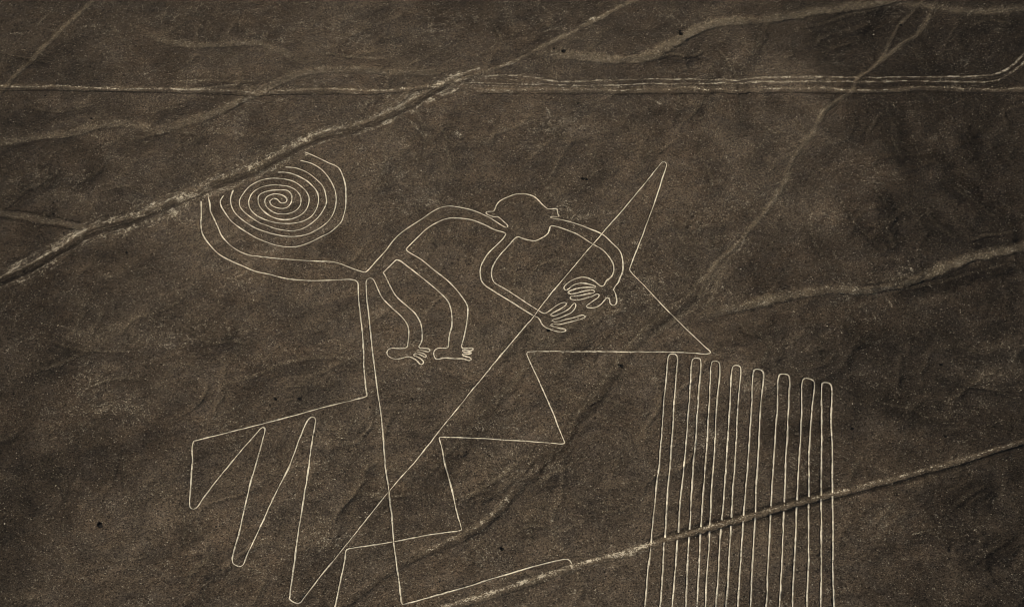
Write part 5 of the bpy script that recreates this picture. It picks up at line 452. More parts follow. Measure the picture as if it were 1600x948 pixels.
GLYPHS = [
{'name':'monkey_geoglyph','label':'giant pale outline of a monkey with spiral tail and long-fingered hands','width':0.235,'rim':0.8,'at':(-24.1, 258.18),'parts':[
('tail',None,[[(-47.5,278.99),(-47.2,279.48),(-46.86,279.84),(-46.45,279.84),(-46.06,279.69),(-45.7,279.12),(-45.27,278.72),(-44.79,278.7),(-44.4,278.83),(-44.21,279.15),(-44.14,279.57),(-44.38,280.13),(-44.78,280.57),(-45.11,280.76),(-45.48,280.88),(-45.84,281.0),(-46.24,281.09),(-46.64,281.08),(-47.01,280.99),(-47.38,280.85),(-47.72,280.65),(-48.11,280.34),(-48.38,279.91),(-48.47,279.38),(-48.43,278.72),(-48.27,278.09),(-47.99,277.41),(-47.71,276.97),(-47.38,276.64),(-47.03,276.33),(-46.66,276.06),(-46.26,275.84),(-45.88,275.68),(-45.55,275.6),(-45.23,275.55),(-44.92,275.54),(-44.54,275.52),(-44.14,275.59),(-43.83,275.79),(-43.46,275.86),(-43.09,275.91),(-42.75,276.05),(-42.41,276.24),(-42.11,276.48),(-41.85,276.78),(-41.64,277.1),(-41.49,277.53),(-41.38,277.98),(-41.34,278.53),(-41.34,279.07),(-41.39,279.54),(-41.49,279.98),(-41.64,280.45),(-41.84,280.92),(-42.1,281.4),(-42.4,281.85),(-42.74,282.25),(-43.06,282.54),(-43.4,282.81),(-43.76,283.02),(-44.1,283.17),(-44.43,283.3),(-44.75,283.39),(-45.07,283.43),(-45.4,283.45),(-45.71,283.47),(-46.03,283.51),(-46.36,283.53),(-46.69,283.56),(-47.01,283.57),(-47.33,283.56),(-47.66,283.54),(-47.98,283.52),(-48.3,283.5),(-48.61,283.45),(-48.98,283.34),(-49.34,283.23),(-49.69,283.13),(-50.03,282.97),(-50.29,282.73),(-50.54,282.45),(-50.77,282.11),(-50.97,281.74),(-51.14,281.37),(-51.33,280.84),(-51.46,280.35),(-51.54,279.77),(-51.58,279.21),(-51.59,278.69),(-51.54,278.17),(-51.41,277.62),(-51.22,277.05),(-50.98,276.49),(-50.75,276.07),(-50.48,275.69),(-50.2,275.38),(-49.91,275.11),(-49.65,274.92),(-49.36,274.76),(-49.04,274.5),(-48.73,274.29),(-48.42,274.13),(-48.1,273.97),(-47.78,273.83),(-47.45,273.71),(-47.13,273.61),(-46.79,273.45),(-46.47,273.32),(-46.15,273.23),(-45.83,273.13),(-45.51,273.06),(-45.19,273.04),(-44.84,273.05),(-44.47,273.04),(-44.1,273.04),(-43.74,273.04),(-43.37,273.02),(-43.05,273.0),(-42.74,273.04),(-42.43,273.11),(-42.13,273.18),(-41.81,273.21),(-41.49,273.21),(-41.16,273.23),(-40.84,273.28),(-40.53,273.37),(-40.24,273.53),(-39.95,273.73),(-39.67,273.95),(-39.39,274.2),(-39.14,274.49),(-38.92,274.8),(-38.69,275.2),(-38.49,275.63),(-38.32,276.08),(-38.19,276.56),(-38.08,277.05),(-37.98,277.47),(-37.92,277.95),(-37.89,278.43),(-37.9,278.95),(-37.94,279.49),(-38.0,279.99),(-38.08,280.44),(-38.34,281.25),(-38.58,281.77),(-38.9,282.36),(-39.14,282.77),(-39.42,283.23),(-39.71,283.58),(-40.01,283.93),(-40.32,284.26),(-40.64,284.55),(-40.98,284.83),(-41.32,285.1),(-41.67,285.36),(-42.02,285.62),(-42.36,285.84),(-42.7,286.06),(-43.05,286.28),(-43.39,286.51),(-43.72,286.67),(-44.06,286.8),(-44.39,286.93),(-44.72,287.05),(-45.05,287.14),(-45.41,287.2),(-45.78,287.21),(-46.14,287.18),(-46.51,287.19)],[(-47.5,278.99),(-47.36,278.47),(-47.16,277.96),(-46.89,277.69),(-46.54,277.49),(-46.18,277.36),(-45.87,277.27),(-45.54,277.21),(-45.22,277.19),(-44.92,277.25),(-44.59,277.33),(-44.27,277.41),(-43.99,277.54),(-43.74,277.85),(-43.52,278.24),(-43.35,278.6),(-43.24,278.98),(-43.19,279.42),(-43.2,279.89),(-43.26,280.33),(-43.38,280.83),(-43.55,281.26),(-43.9,281.75),(-44.33,282.04),(-44.61,282.12),(-44.93,282.15),(-45.27,282.16),(-45.61,282.14),(-45.91,282.14),(-46.23,282.13),(-46.56,282.13),(-46.89,282.11),(-47.21,282.08),(-47.53,282.05),(-47.86,281.99),(-48.2,281.9),(-48.52,281.8),(-48.82,281.68),(-49.09,281.54),(-49.39,281.33),(-49.65,281.08),(-49.82,280.78),(-49.89,280.38),(-49.87,279.83),(-49.8,279.29),(-49.72,278.73),(-49.6,278.22),(-49.44,277.73),(-49.21,277.27),(-48.92,276.76),(-48.6,276.33),(-48.35,276.04),(-48.09,275.75),(-47.8,275.48),(-47.51,275.2),(-47.23,274.97),(-46.91,274.78),(-46.59,274.63),(-46.26,274.49),(-45.93,274.36),(-45.58,274.24),(-45.21,274.13),(-44.85,274.07),(-44.49,274.03),(-44.14,274.02),(-43.78,274.02),(-43.43,274.07),(-43.09,274.25),(-42.76,274.4),(-42.4,274.46),(-42.04,274.57),(-41.7,274.73),(-41.39,274.88),(-41.09,275.09),(-40.82,275.36),(-40.57,275.65),(-40.36,275.99),(-40.19,276.4),(-40.05,276.84),(-39.94,277.28),(-39.85,277.71),(-39.78,278.23),(-39.75,278.71),(-39.76,279.17),(-39.81,279.62),(-39.91,280.08),(-40.05,280.53),(-40.26,281.03),(-40.51,281.52),(-40.8,282.02),(-41.05,282.39),(-41.31,282.78),(-41.58,283.06),(-41.86,283.32),(-42.18,283.63),(-42.53,283.94),(-42.88,284.21),(-43.23,284.44),(-43.55,284.6),(-43.88,284.75),(-44.21,284.87),(-44.55,284.97),(-44.87,285.08),(-45.2,285.18),(-45.53,285.28),(-45.88,285.39),(-46.2,285.44),(-46.53,285.5),(-46.86,285.55),(-47.19,285.56),(-47.51,285.56),(-47.83,285.54),(-48.15,285.52),(-48.48,285.49),(-48.8,285.44),(-49.12,285.4),(-49.43,285.32),(-49.79,285.18),(-50.14,285.02),(-50.49,284.85),(-50.82,284.62),(-51.09,284.33),(-51.36,284.01),(-51.61,283.67),(-51.86,283.31),(-52.09,282.96),(-52.3,282.57),(-52.5,282.13),(-52.68,281.65),(-52.84,281.2),(-52.99,280.78),(-53.13,280.32),(-53.26,279.88),(-53.36,279.46),(-53.41,279.02),(-53.38,278.44),(-53.29,277.88),(-53.15,277.37),(-52.94,276.93),(-52.68,276.55),(-52.38,276.16),(-52.09,275.74),(-51.77,275.34),(-51.45,275.0),(-51.13,274.74),(-50.81,274.48),(-50.48,274.24),(-50.14,273.99),(-49.81,273.75),(-49.47,273.46),(-49.11,273.06),(-48.78,272.76),(-48.5,272.55),(-48.0,272.4),(-47.73,272.26),(-47.41,272.13),(-47.07,271.95),(-46.7,271.73),(-46.36,271.56),(-46.04,271.43),(-45.73,271.28),(-45.41,271.11),(-45.08,270.99),(-44.73,270.9),(-44.34,270.84),(-43.92,270.8),(-43.48,270.76),(-43.05,270.77),(-42.63,270.76),(-42.23,270.78),(-41.88,270.88),(-41.55,271.05),(-41.24,271.27),(-40.93,271.51),(-40.6,271.65),(-40.31,271.73),(-40.01,271.87),(-39.73,272.04),(-39.45,272.24),(-39.18,272.47),(-38.93,272.74),(-38.69,273.01),(-38.46,273.28),(-38.24,273.55),(-38.02,273.8),(-37.81,274.07),(-37.62,274.37),(-37.43,274.73),(-37.25,275.09),(-37.08,275.46),(-36.93,275.84),(-36.8,276.22),(-36.62,276.76),(-36.46,277.25),(-36.35,277.72),(-36.29,278.37),(-36.33,278.87),(-36.41,279.43),(-36.51,279.99),(-36.6,280.54),(-36.71,281.07),(-36.85,281.6),(-37.04,282.17),(-37.26,282.71),(-37.52,283.23),(-37.73,283.56),(-37.97,283.91),(-38.23,284.25),(-38.5,284.6),(-38.76,284.91),(-39.03,285.22),(-39.31,285.56),(-39.59,285.87),(-39.87,286.14),(-40.15,286.39),(-40.49,286.71),(-40.82,287.0),(-41.16,287.24),(-41.52,287.47),(-41.84,287.66),(-42.17,287.87),(-42.51,288.04),(-42.85,288.19),(-43.2,288.32),(-43.52,288.42),(-43.84,288.46),(-44.17,288.48),(-44.51,288.54),(-44.84,288.59),(-45.17,288.66)],[(-54.94,282.15),(-55.02,281.64),(-55.1,281.12),(-55.17,280.6),(-55.2,280.06),(-55.19,279.56),(-55.15,279.02),(-55.08,278.5),(-54.98,278.02),(-54.87,277.6),(-54.73,277.17),(-54.56,276.74),(-54.37,276.33),(-54.16,275.96),(-53.94,275.6),(-53.68,275.25),(-53.41,274.92),(-53.12,274.54),(-52.82,274.17),(-52.52,273.82),(-52.25,273.57),(-51.97,273.32),(-51.68,273.08),(-51.39,272.87),(-51.11,272.63),(-50.82,272.33),(-50.47,272.0),(-50.13,271.71),(-49.8,271.46),(-49.45,271.22),(-49.14,271.04),(-48.82,270.85),(-48.49,270.69),(-48.16,270.56),(-47.82,270.45),(-47.47,270.33),(-47.1,270.14),(-46.72,269.99),(-46.33,269.82),(-45.94,269.64),(-45.54,269.5),(-45.13,269.37),(-44.71,269.27),(-44.29,269.18),(-43.86,269.13),(-43.44,269.09),(-43.02,269.08),(-42.61,269.09),(-42.18,269.05),(-41.76,269.05),(-41.35,269.11),(-40.94,269.19),(-40.56,269.34),(-40.2,269.53),(-39.85,269.74),(-39.52,270.04),(-39.18,270.25),(-38.83,270.42),(-38.48,270.58),(-38.06,270.82),(-37.63,271.11),(-37.21,271.46),(-36.8,271.82),(-36.42,272.2),(-36.09,272.59),(-35.85,272.91),(-35.63,273.2),(-35.43,273.49),(-35.25,273.8),(-35.08,274.12),(-34.94,274.48),(-34.8,274.93),(-34.68,275.43),(-34.59,275.95),(-34.52,276.48),(-34.47,277.0),(-34.44,277.45),(-34.42,277.94),(-34.42,278.45),(-34.43,278.92),(-34.45,279.36),(-34.49,279.82),(-34.55,280.27),(-34.62,280.7),(-34.71,281.14),(-34.82,281.59),(-34.95,282.09),(-35.11,282.63),(-35.28,283.13),(-35.47,283.59),(-35.67,284.05),(-35.88,284.53),(-36.11,284.99),(-36.35,285.45),(-36.6,285.96),(-36.87,286.43),(-37.15,286.9),(-37.44,287.31),(-37.74,287.7),(-38.06,288.05),(-38.38,288.39),(-38.73,288.72),(-39.08,289.02),(-39.43,289.26),(-39.8,289.49),(-40.2,289.72),(-40.61,289.92),(-41.03,290.09),(-41.46,290.26),(-41.89,290.39),(-42.3,290.5)],[(-56.66,280.4),(-56.8,280.03),(-56.96,279.63),(-57.08,279.21),(-57.13,278.79),(-57.09,278.34),(-56.99,277.92),(-56.83,277.45),(-56.67,277.07),(-56.44,276.61),(-56.18,276.12),(-55.91,275.6),(-55.65,275.16),(-55.4,274.75),(-55.16,274.32),(-54.91,273.94),(-54.64,273.56),(-54.33,273.09),(-54.01,272.7),(-53.66,272.28),(-53.29,271.88),(-52.93,271.56),(-52.58,271.31),(-52.25,271.05),(-51.95,270.8),(-51.66,270.55),(-51.38,270.29),(-51.08,270.01),(-50.8,269.77),(-50.53,269.53),(-50.19,269.26),(-49.87,269.02),(-49.55,268.8),(-49.2,268.58),(-48.9,268.4),(-48.58,268.21),(-48.25,268.02),(-47.92,267.86),(-47.58,267.7),(-47.23,267.47),(-46.86,267.24),(-46.48,267.02),(-46.1,266.81),(-45.71,266.62),(-45.33,266.46),(-44.95,266.34),(-44.59,266.25),(-44.22,266.2),(-43.85,266.16),(-43.49,266.14),(-43.13,266.14),(-42.78,266.13),(-42.46,266.13),(-42.16,266.14),(-41.85,266.15),(-41.54,266.16),(-41.23,266.16),(-40.92,266.21),(-40.57,266.31),(-40.22,266.48),(-39.87,266.66),(-39.53,266.87),(-39.18,267.09),(-38.84,267.35),(-38.5,267.67),(-38.16,268.01),(-37.82,268.35),(-37.48,268.66),(-37.14,268.89),(-36.81,269.13),(-36.52,269.34),(-36.23,269.52),(-35.94,269.57),(-35.65,269.68),(-35.39,269.84),(-35.13,270.05),(-34.85,270.38),(-34.58,270.76),(-34.32,271.11),(-34.06,271.43),(-33.83,271.73),(-33.61,272.02),(-33.4,272.29),(-33.21,272.6),(-33.05,272.96),(-32.92,273.3),(-32.82,273.71),(-32.74,274.16),(-32.67,274.62),(-32.61,275.08),(-32.55,275.55),(-32.51,275.98),(-32.48,276.41),(-32.46,276.89),(-32.47,277.39),(-32.48,277.96),(-32.51,278.52),(-32.54,279.08),(-32.57,279.65),(-32.6,280.19),(-32.63,280.65),(-32.66,281.14),(-32.69,281.63),(-32.74,282.17),(-32.79,282.71),(-32.86,283.2),(-32.94,283.67),(-33.04,284.14),(-33.16,284.66),(-33.29,285.14),(-33.42,285.59),(-33.56,286.03),(-33.73,286.58),(-33.89,287.07),(-34.06,287.51),(-34.23,287.91),(-34.39,288.24),(-34.63,288.59),(-34.92,288.86),(-35.17,289.05),(-35.48,289.22),(-35.83,289.37),(-36.2,289.55),(-36.57,289.78),(-36.92,290.01),(-37.27,290.26),(-37.61,290.5),(-37.95,290.75),(-38.29,291.02),(-38.63,291.29),(-38.98,291.52),(-39.34,291.79),(-39.73,292.06),(-40.11,292.29),(-40.48,292.52),(-40.81,292.69),(-41.08,292.77),(-41.7,293.01)],[(-59.64,280.03),(-59.53,279.62),(-59.39,279.16),(-59.25,278.65),(-59.12,278.13),(-59.01,277.66),(-58.91,277.03),(-58.85,276.46),(-58.72,275.82),(-58.57,275.33),(-58.38,274.87),(-58.19,274.44),(-57.99,274.03),(-57.8,273.59),(-57.63,273.2),(-57.47,272.84),(-57.3,272.46),(-57.13,272.09),(-56.95,271.67),(-56.78,271.27),(-56.61,270.85),(-56.46,270.44),(-56.3,270.05),(-56.14,269.65),(-55.96,269.25),(-55.76,268.89),(-55.51,268.49),(-55.24,268.15),(-54.93,267.7),(-54.6,267.23),(-54.28,266.83),(-53.94,266.39),(-53.61,266.0),(-53.26,265.63),(-52.91,265.29),(-52.57,265.01),(-52.22,264.74),(-51.88,264.48),(-51.55,264.28),(-51.22,264.11),(-50.89,263.94),(-50.56,263.79),(-50.25,263.68),(-49.95,263.57),(-49.63,263.5),(-49.35,263.48),(-49.05,263.46),(-48.7,263.4),(-48.27,263.34),(-47.8,263.32),(-47.27,263.19),(-46.72,263.09),(-46.16,263.05),(-45.59,262.98),(-44.87,262.9),(-44.09,262.78),(-43.3,262.74),(-42.49,262.59),(-41.69,262.47),(-40.91,262.35),(-40.22,262.31),(-39.52,262.25),(-38.83,262.21),(-38.16,262.19),(-37.52,262.17),(-36.91,262.15),(-36.45,262.03),(-36.01,261.98),(-35.6,261.96),(-35.19,261.94),(-34.8,261.91),(-34.42,261.86),(-34.09,261.8),(-33.77,261.72),(-33.45,261.61),(-33.14,261.5),(-32.84,261.39),(-32.54,261.29),(-32.22,261.18),(-31.91,261.02),(-31.59,260.77),(-31.27,260.56),(-30.94,260.35),(-30.63,260.14),(-30.3,259.96),(-29.96,259.8),(-29.64,259.64),(-29.33,259.51),(-29.05,259.4),(-28.71,259.28),(-28.41,259.18),(-28.12,259.12),(-27.82,259.17),(-27.53,259.26)],[(-60.84,278.61),(-60.79,278.08),(-60.72,277.53),(-60.62,276.8),(-60.53,276.11),(-60.46,275.48),(-60.39,274.91),(-60.34,274.42),(-60.3,273.94),(-60.27,273.49),(-60.25,273.09),(-60.21,272.67),(-60.15,272.18),(-60.09,271.73),(-60.04,271.35),(-59.98,270.99),(-59.89,270.54),(-59.75,270.01),(-59.57,269.42),(-59.37,268.93),(-59.14,268.43),(-58.89,267.92),(-58.66,267.5),(-58.41,267.11),(-58.15,266.72),(-57.88,266.38),(-57.62,266.09),(-57.35,265.75),(-57.06,265.31),(-56.76,264.9),(-56.46,264.51),(-56.15,264.16),(-55.82,263.82),(-55.46,263.47),(-55.08,263.17),(-54.69,262.91),(-54.3,262.65),(-53.9,262.38),(-53.49,262.12),(-53.07,261.84),(-52.64,261.59),(-52.21,261.37),(-51.77,261.13),(-51.33,260.91),(-50.9,260.68),(-50.47,260.45),(-50.05,260.24),(-49.64,260.08),(-49.21,259.83),(-48.78,259.6),(-48.35,259.43),(-47.94,259.32),(-47.53,259.2),(-47.12,259.1),(-46.71,259.01),(-46.29,258.94),(-45.86,258.84),(-45.34,258.57),(-44.83,258.36),(-44.3,258.15),(-43.77,257.93),(-43.23,257.72),(-42.68,257.53),(-42.08,257.42),(-41.46,257.34),(-40.83,257.25),(-40.2,257.13),(-39.58,257.05),(-38.98,256.98),(-38.45,256.95),(-37.94,256.95),(-37.43,256.92),(-36.94,256.93),(-36.44,256.98),(-35.94,257.02),(-35.43,257.03),(-34.91,257.03),(-34.39,257.01),(-33.88,257.01),(-33.37,257.01),(-32.89,257.03),(-32.45,257.04),(-32.01,257.03),(-31.58,257.05),(-31.16,257.04),(-30.78,257.02),(-30.44,257.0),(-30.06,256.94),(-29.72,256.84),(-29.45,256.72),(-29.06,256.36)]],None),
('back',None,[[(-27.53,259.26),(-27.26,259.64),(-26.96,260.07),(-26.76,260.43),(-26.54,260.82),(-26.29,261.2),(-26.03,261.55),(-25.78,261.95),(-25.53,262.33),(-25.28,262.67),(-25.04,263.04),(-24.79,263.37),(-24.55,263.72),(-24.31,264.13),(-24.08,264.51),(-23.85,264.86),(-23.63,265.25),(-23.42,265.61),(-23.21,266.03),(-23.0,266.44),(-22.77,266.8),(-22.57,267.16),(-22.36,267.51),(-22.15,267.84),(-21.94,268.15),(-21.7,268.46),(-21.46,268.79),(-21.15,269.18),(-20.81,269.57),(-20.46,269.97),(-20.09,270.35),(-19.73,270.69),(-19.36,271.02),(-19.01,271.34),(-18.64,271.64),(-18.28,271.95),(-17.91,272.26),(-17.57,272.57),(-17.23,272.89),(-16.96,273.14),(-16.71,273.41),(-16.46,273.71),(-16.22,274.01),(-15.97,274.3),(-15.72,274.57),(-15.42,274.86),(-15.12,275.12),(-14.82,275.37),(-14.51,275.63),(-14.18,275.88),(-13.89,276.06),(-13.59,276.17),(-13.28,276.23),(-12.97,276.23),(-12.64,276.23),(-12.29,276.21),(-11.85,276.15),(-11.36,276.01),(-10.86,275.81),(-10.36,275.64),(-9.88,275.46),(-9.44,275.33),(-9.1,275.23),(-8.77,275.1),(-8.46,274.98),(-8.15,274.81),(-7.84,274.64),(-7.53,274.48),(-7.22,274.31),(-6.9,274.15),(-6.58,273.98),(-6.27,273.82),(-5.95,273.61),(-5.64,273.36),(-5.32,273.11),(-5.0,272.88),(-4.69,272.64),(-4.38,272.42),(-4.06,272.2),(-3.75,271.97)]],None),
('head',None,[[(0.34,266.2),(0.59,266.54),(0.85,266.83),(1.24,267.03),(1.54,266.83),(1.88,266.53),(2.21,266.33),(2.57,266.16),(2.91,266.03),(3.3,265.9),(3.68,265.84),(4.07,265.76),(4.45,265.78),(4.83,265.96),(5.23,266.24),(5.57,266.46),(5.94,266.72),(6.27,267.04),(6.63,267.45),(6.92,267.89),(7.07,268.37),(7.17,268.87),(7.31,269.65),(7.66,269.91)],[(7.89,271.96),(7.47,272.15)],[(6.89,274.88),(6.63,275.18),(6.37,275.48),(6.05,275.86),(5.72,276.3),(5.51,276.63),(5.3,276.98),(5.08,277.31),(4.83,277.61),(4.56,277.9),(4.29,278.15),(3.9,278.39),(3.5,278.57),(3.12,278.7),(2.72,278.78),(2.38,278.82),(2.02,278.87),(1.66,278.86),(1.31,278.87),(0.96,278.83),(0.61,278.77),(0.31,278.67),(0.02,278.49),(-0.28,278.29),(-0.58,278.13),(-0.88,277.98),(-1.19,277.81),(-1.49,277.61),(-1.76,277.43),(-2.05,277.23),(-2.31,277.02),(-2.55,276.77),(-2.84,276.31),(-3.07,275.75),(-3.18,275.28),(-3.28,274.84),(-3.39,274.48),(-3.65,274.22)],[(-3.44,272.49),(-3.11,272.59),(-2.79,272.61),(-2.52,272.36),(-2.26,272.0),(-1.94,271.53),(-1.61,271.1),(-1.26,270.65),(-0.96,270.21),(-0.76,269.74),(-1.02,269.42),(-1.28,269.52),(-1.61,269.78),(-1.89,270.0),(-2.22,270.29),(-2.56,270.6),(-2.91,270.93),(-3.18,271.18),(-3.46,271.46),(-3.75,271.75),(-4.04,272.04),(-4.33,272.29),(-4.61,272.52),(-4.98,272.79),(-5.39,273.1),(-5.79,273.39),(-6.08,273.61),(-6.19,273.68),(-6.07,273.6),(-5.74,273.33),(-5.27,272.98),(-4.74,272.61),(-4.21,272.28),(-3.75,271.97)]],None),
('head','ear',[[(7.47,272.15),(7.63,272.48),(8.05,272.57),(8.55,272.54),(8.93,272.56),(9.17,272.66),(8.88,273.13),(8.83,273.74),(8.75,274.54),(8.45,274.66),(8.01,274.67),(7.54,274.74),(7.2,274.83),(6.89,274.88)]],'head'),
('head','ear',[[(-3.65,274.22),(-4.09,274.23),(-4.5,274.21),(-4.95,274.08),(-5.08,273.76),(-4.75,273.24),(-4.49,273.04),(-4.15,272.84),(-3.79,272.68),(-3.44,272.49)]],'head'),
('leg',None,[[(-27.25,257.12),(-26.96,257.39),(-26.67,257.54),(-26.34,257.37),(-26.03,257.03),(-25.84,256.67),(-25.68,256.22),(-25.51,255.73),(-25.33,255.19),(-25.15,254.71),(-24.97,254.23),(-24.78,253.74),(-24.58,253.2),(-24.36,252.64),(-24.11,252.09),(-23.84,251.56),(-23.55,251.11),(-23.26,250.74),(-22.95,250.34),(-22.64,249.96),(-22.34,249.61),(-22.07,249.26),(-21.8,248.93),(-21.53,248.62),(-21.26,248.28),(-21.0,247.98),(-20.77,247.71),(-20.52,247.38),(-20.28,247.0),(-20.05,246.65),(-19.84,246.32),(-19.65,245.99),(-19.45,245.61),(-19.27,245.24),(-19.12,244.85),(-19.0,244.42),(-18.92,243.98),(-18.87,243.47),(-18.84,242.96),(-18.83,242.41),(-18.82,241.91),(-18.82,241.48),(-18.85,240.93),(-18.89,240.44),(-18.91,239.93),(-18.91,239.47)],[(-16.9,239.34),(-16.66,239.86),(-16.52,240.25),(-16.4,240.65),(-16.35,241.03),(-16.34,241.48),(-16.35,241.92),(-16.38,242.5),(-16.42,243.17),(-16.48,243.85),(-16.55,244.48),(-16.64,244.96),(-16.77,245.47),(-16.93,245.93),(-17.11,246.38),(-17.3,246.85),(-17.48,247.3),(-17.67,247.67),(-17.88,248.0),(-18.1,248.33),(-18.34,248.66),(-18.61,248.96),(-18.89,249.29),(-19.2,249.68),(-19.55,250.04),(-19.95,250.43),(-20.38,250.86),(-20.81,251.34),(-21.21,251.89),(-21.56,252.37),(-21.8,252.8),(-22.01,253.22),(-22.2,253.68),(-22.38,254.16),(-22.56,254.64),(-22.74,255.13),(-22.93,255.66),(-23.12,256.13),(-23.29,256.56),(-23.46,257.0),(-23.63,257.41),(-23.78,257.77),(-24.04,258.37),(-24.29,258.91)]],None),
('foot',None,[[(-18.91,239.47),(-19.25,239.08),(-19.57,239.01),(-19.94,238.99),(-20.24,238.98),(-20.55,238.99),(-20.87,239.02),(-21.23,239.07),(-21.6,239.13),(-21.92,239.11),(-22.24,238.93),(-22.48,238.65),(-22.66,238.02),(-22.48,237.41),(-22.24,237.1),(-21.93,236.82),(-21.53,236.57),(-21.11,236.4),(-20.7,236.37),(-20.3,236.44),(-19.95,236.53),(-19.61,236.65),(-19.33,236.77),(-19.05,236.88),(-18.76,236.93),(-18.47,236.9),(-18.12,236.75),(-17.77,236.54)]],None),
('foot','toe',[[(-17.77,236.54),(-17.39,236.22),(-17.05,235.89),(-16.86,235.56),(-16.68,235.27),(-16.33,235.07),(-16.0,235.38),(-15.92,235.84),(-16.26,236.25),(-16.53,236.5),(-16.85,236.73),(-17.22,236.95),(-17.56,237.14),(-17.79,237.37)]],'foot'),
('foot','toe',[[(-17.79,237.37),(-17.57,237.66),(-17.11,237.66),(-16.81,237.51),(-16.47,237.3),(-16.17,237.12),(-15.88,236.9),(-15.64,236.8),(-15.41,237.04),(-15.72,237.49),(-15.99,237.66),(-16.3,237.79),(-16.61,237.91),(-16.89,238.03),(-17.27,238.23)]],'foot'),
('foot','toe',[[(-17.27,238.23),(-17.08,238.52),(-16.56,238.49),(-16.22,238.36),(-15.85,238.22),(-15.42,238.06),(-15.04,238.02),(-14.76,238.35),(-15.06,238.72),(-15.44,238.81),(-15.87,238.85),(-16.32,238.87),(-16.69,238.97),(-16.9,239.34)]],'foot'),
('leg',None,[[(-21.97,262.0),(-21.67,261.96),(-21.35,261.87),(-21.1,261.7),(-20.84,261.47),(-20.54,261.15),(-20.23,260.76),(-19.91,260.37),(-19.58,260.0),(-19.14,259.54),(-18.68,259.05),(-18.2,258.59),(-17.7,258.1),(-17.21,257.58),(-16.73,257.0),(-16.24,256.36),(-15.75,255.79),(-15.26,255.21),(-14.78,254.63),(-14.32,254.07),(-13.89,253.51),(-13.54,253.13),(-13.19,252.69),(-12.85,252.26),(-12.54,251.92),(-12.26,251.48),(-12.02,251.02),(-11.8,250.5),(-11.63,250.05),(-11.49,249.58),(-11.37,249.12),(-11.29,248.75),(-11.23,248.38),(-11.17,248.0),(-11.13,247.58),(-11.09,247.09),(-11.06,246.6),(-11.03,246.12),(-11.01,245.59),(-11.0,245.08),(-11.0,244.57),(-11.02,244.1),(-11.09,243.61),(-11.19,243.18),(-11.29,242.77),(-11.37,242.34),(-11.41,241.9),(-11.44,241.45),(-11.46,240.99),(-11.48,240.58),(-11.5,240.2),(-11.52,239.66),(-11.53,239.15)],[(-9.18,239.12),(-9.09,239.65),(-9.0,240.18),(-8.91,240.63),(-8.82,241.15),(-8.74,241.6),(-8.65,242.12),(-8.56,242.76),(-8.46,243.44),(-8.38,244.12),(-8.31,244.83),(-8.25,245.64),(-8.2,246.33),(-8.15,247.05),(-8.13,247.77),(-8.13,248.4),(-8.17,248.95),(-8.28,249.46),(-8.45,249.9),(-8.57,250.2),(-8.72,250.53),(-8.89,250.88),(-9.07,251.26),(-9.27,251.65),(-9.48,252.04),(-9.8,252.65),(-10.17,253.3),(-10.56,253.96),(-10.97,254.6),(-11.4,255.2),(-11.83,255.8),(-12.27,256.35),(-12.74,256.81),(-13.21,257.28),(-13.7,257.77),(-14.18,258.3),(-14.64,258.82),(-15.08,259.38),(-15.5,259.97),(-15.92,260.48),(-16.34,260.98),(-16.76,261.43),(-17.19,261.83),(-17.61,262.2),(-18.04,262.53),(-18.47,262.87),(-18.91,263.22),(-19.35,263.57),(-19.78,263.9)]],None),
('foot',None,[[(-11.53,239.15),(-11.76,238.81),(-12.0,238.77),(-12.31,238.81),(-12.63,238.84),(-13.05,238.89),(-13.44,238.83),(-13.89,238.49),(-14.05,238.18),(-14.13,237.81),(-14.09,237.18),(-13.9,236.51),(-13.49,236.2),(-13.21,236.19),(-12.91,236.26),(-12.63,236.34),(-12.32,236.42),(-11.99,236.45),(-11.66,236.42),(-11.31,236.36),(-10.95,236.29),(-10.6,236.24),(-10.24,236.21),(-9.87,236.21),(-9.52,236.21),(-9.22,236.21),(-8.7,236.16)]],None),
('foot','toe',[[(-8.7,236.16),(-8.29,236.01),(-8.0,235.88),(-7.72,235.82),(-7.32,236.15),(-7.5,236.52),(-7.76,236.64),(-8.07,236.71),(-8.45,236.82),(-8.77,236.93),(-8.97,237.2)]],'foot'),
('foot','toe',[[(-8.97,237.2),(-8.66,237.4),(-8.27,237.36),(-7.85,237.38),(-7.3,237.66),(-7.63,237.87),(-8.02,237.81),(-8.44,237.79),(-8.9,237.95)]],'foot'),
('foot','toe',[[(-8.9,237.95),(-8.91,238.23),(-8.67,238.29),(-8.33,238.25),(-7.92,238.18),(-7.52,238.17),(-7.0,238.49),(-7.12,238.83),(-7.4,238.88),(-7.76,238.82),(-8.05,238.75),(-8.37,238.67),(-8.68,238.63),(-8.92,238.68),(-9.18,239.12)]],'foot'),
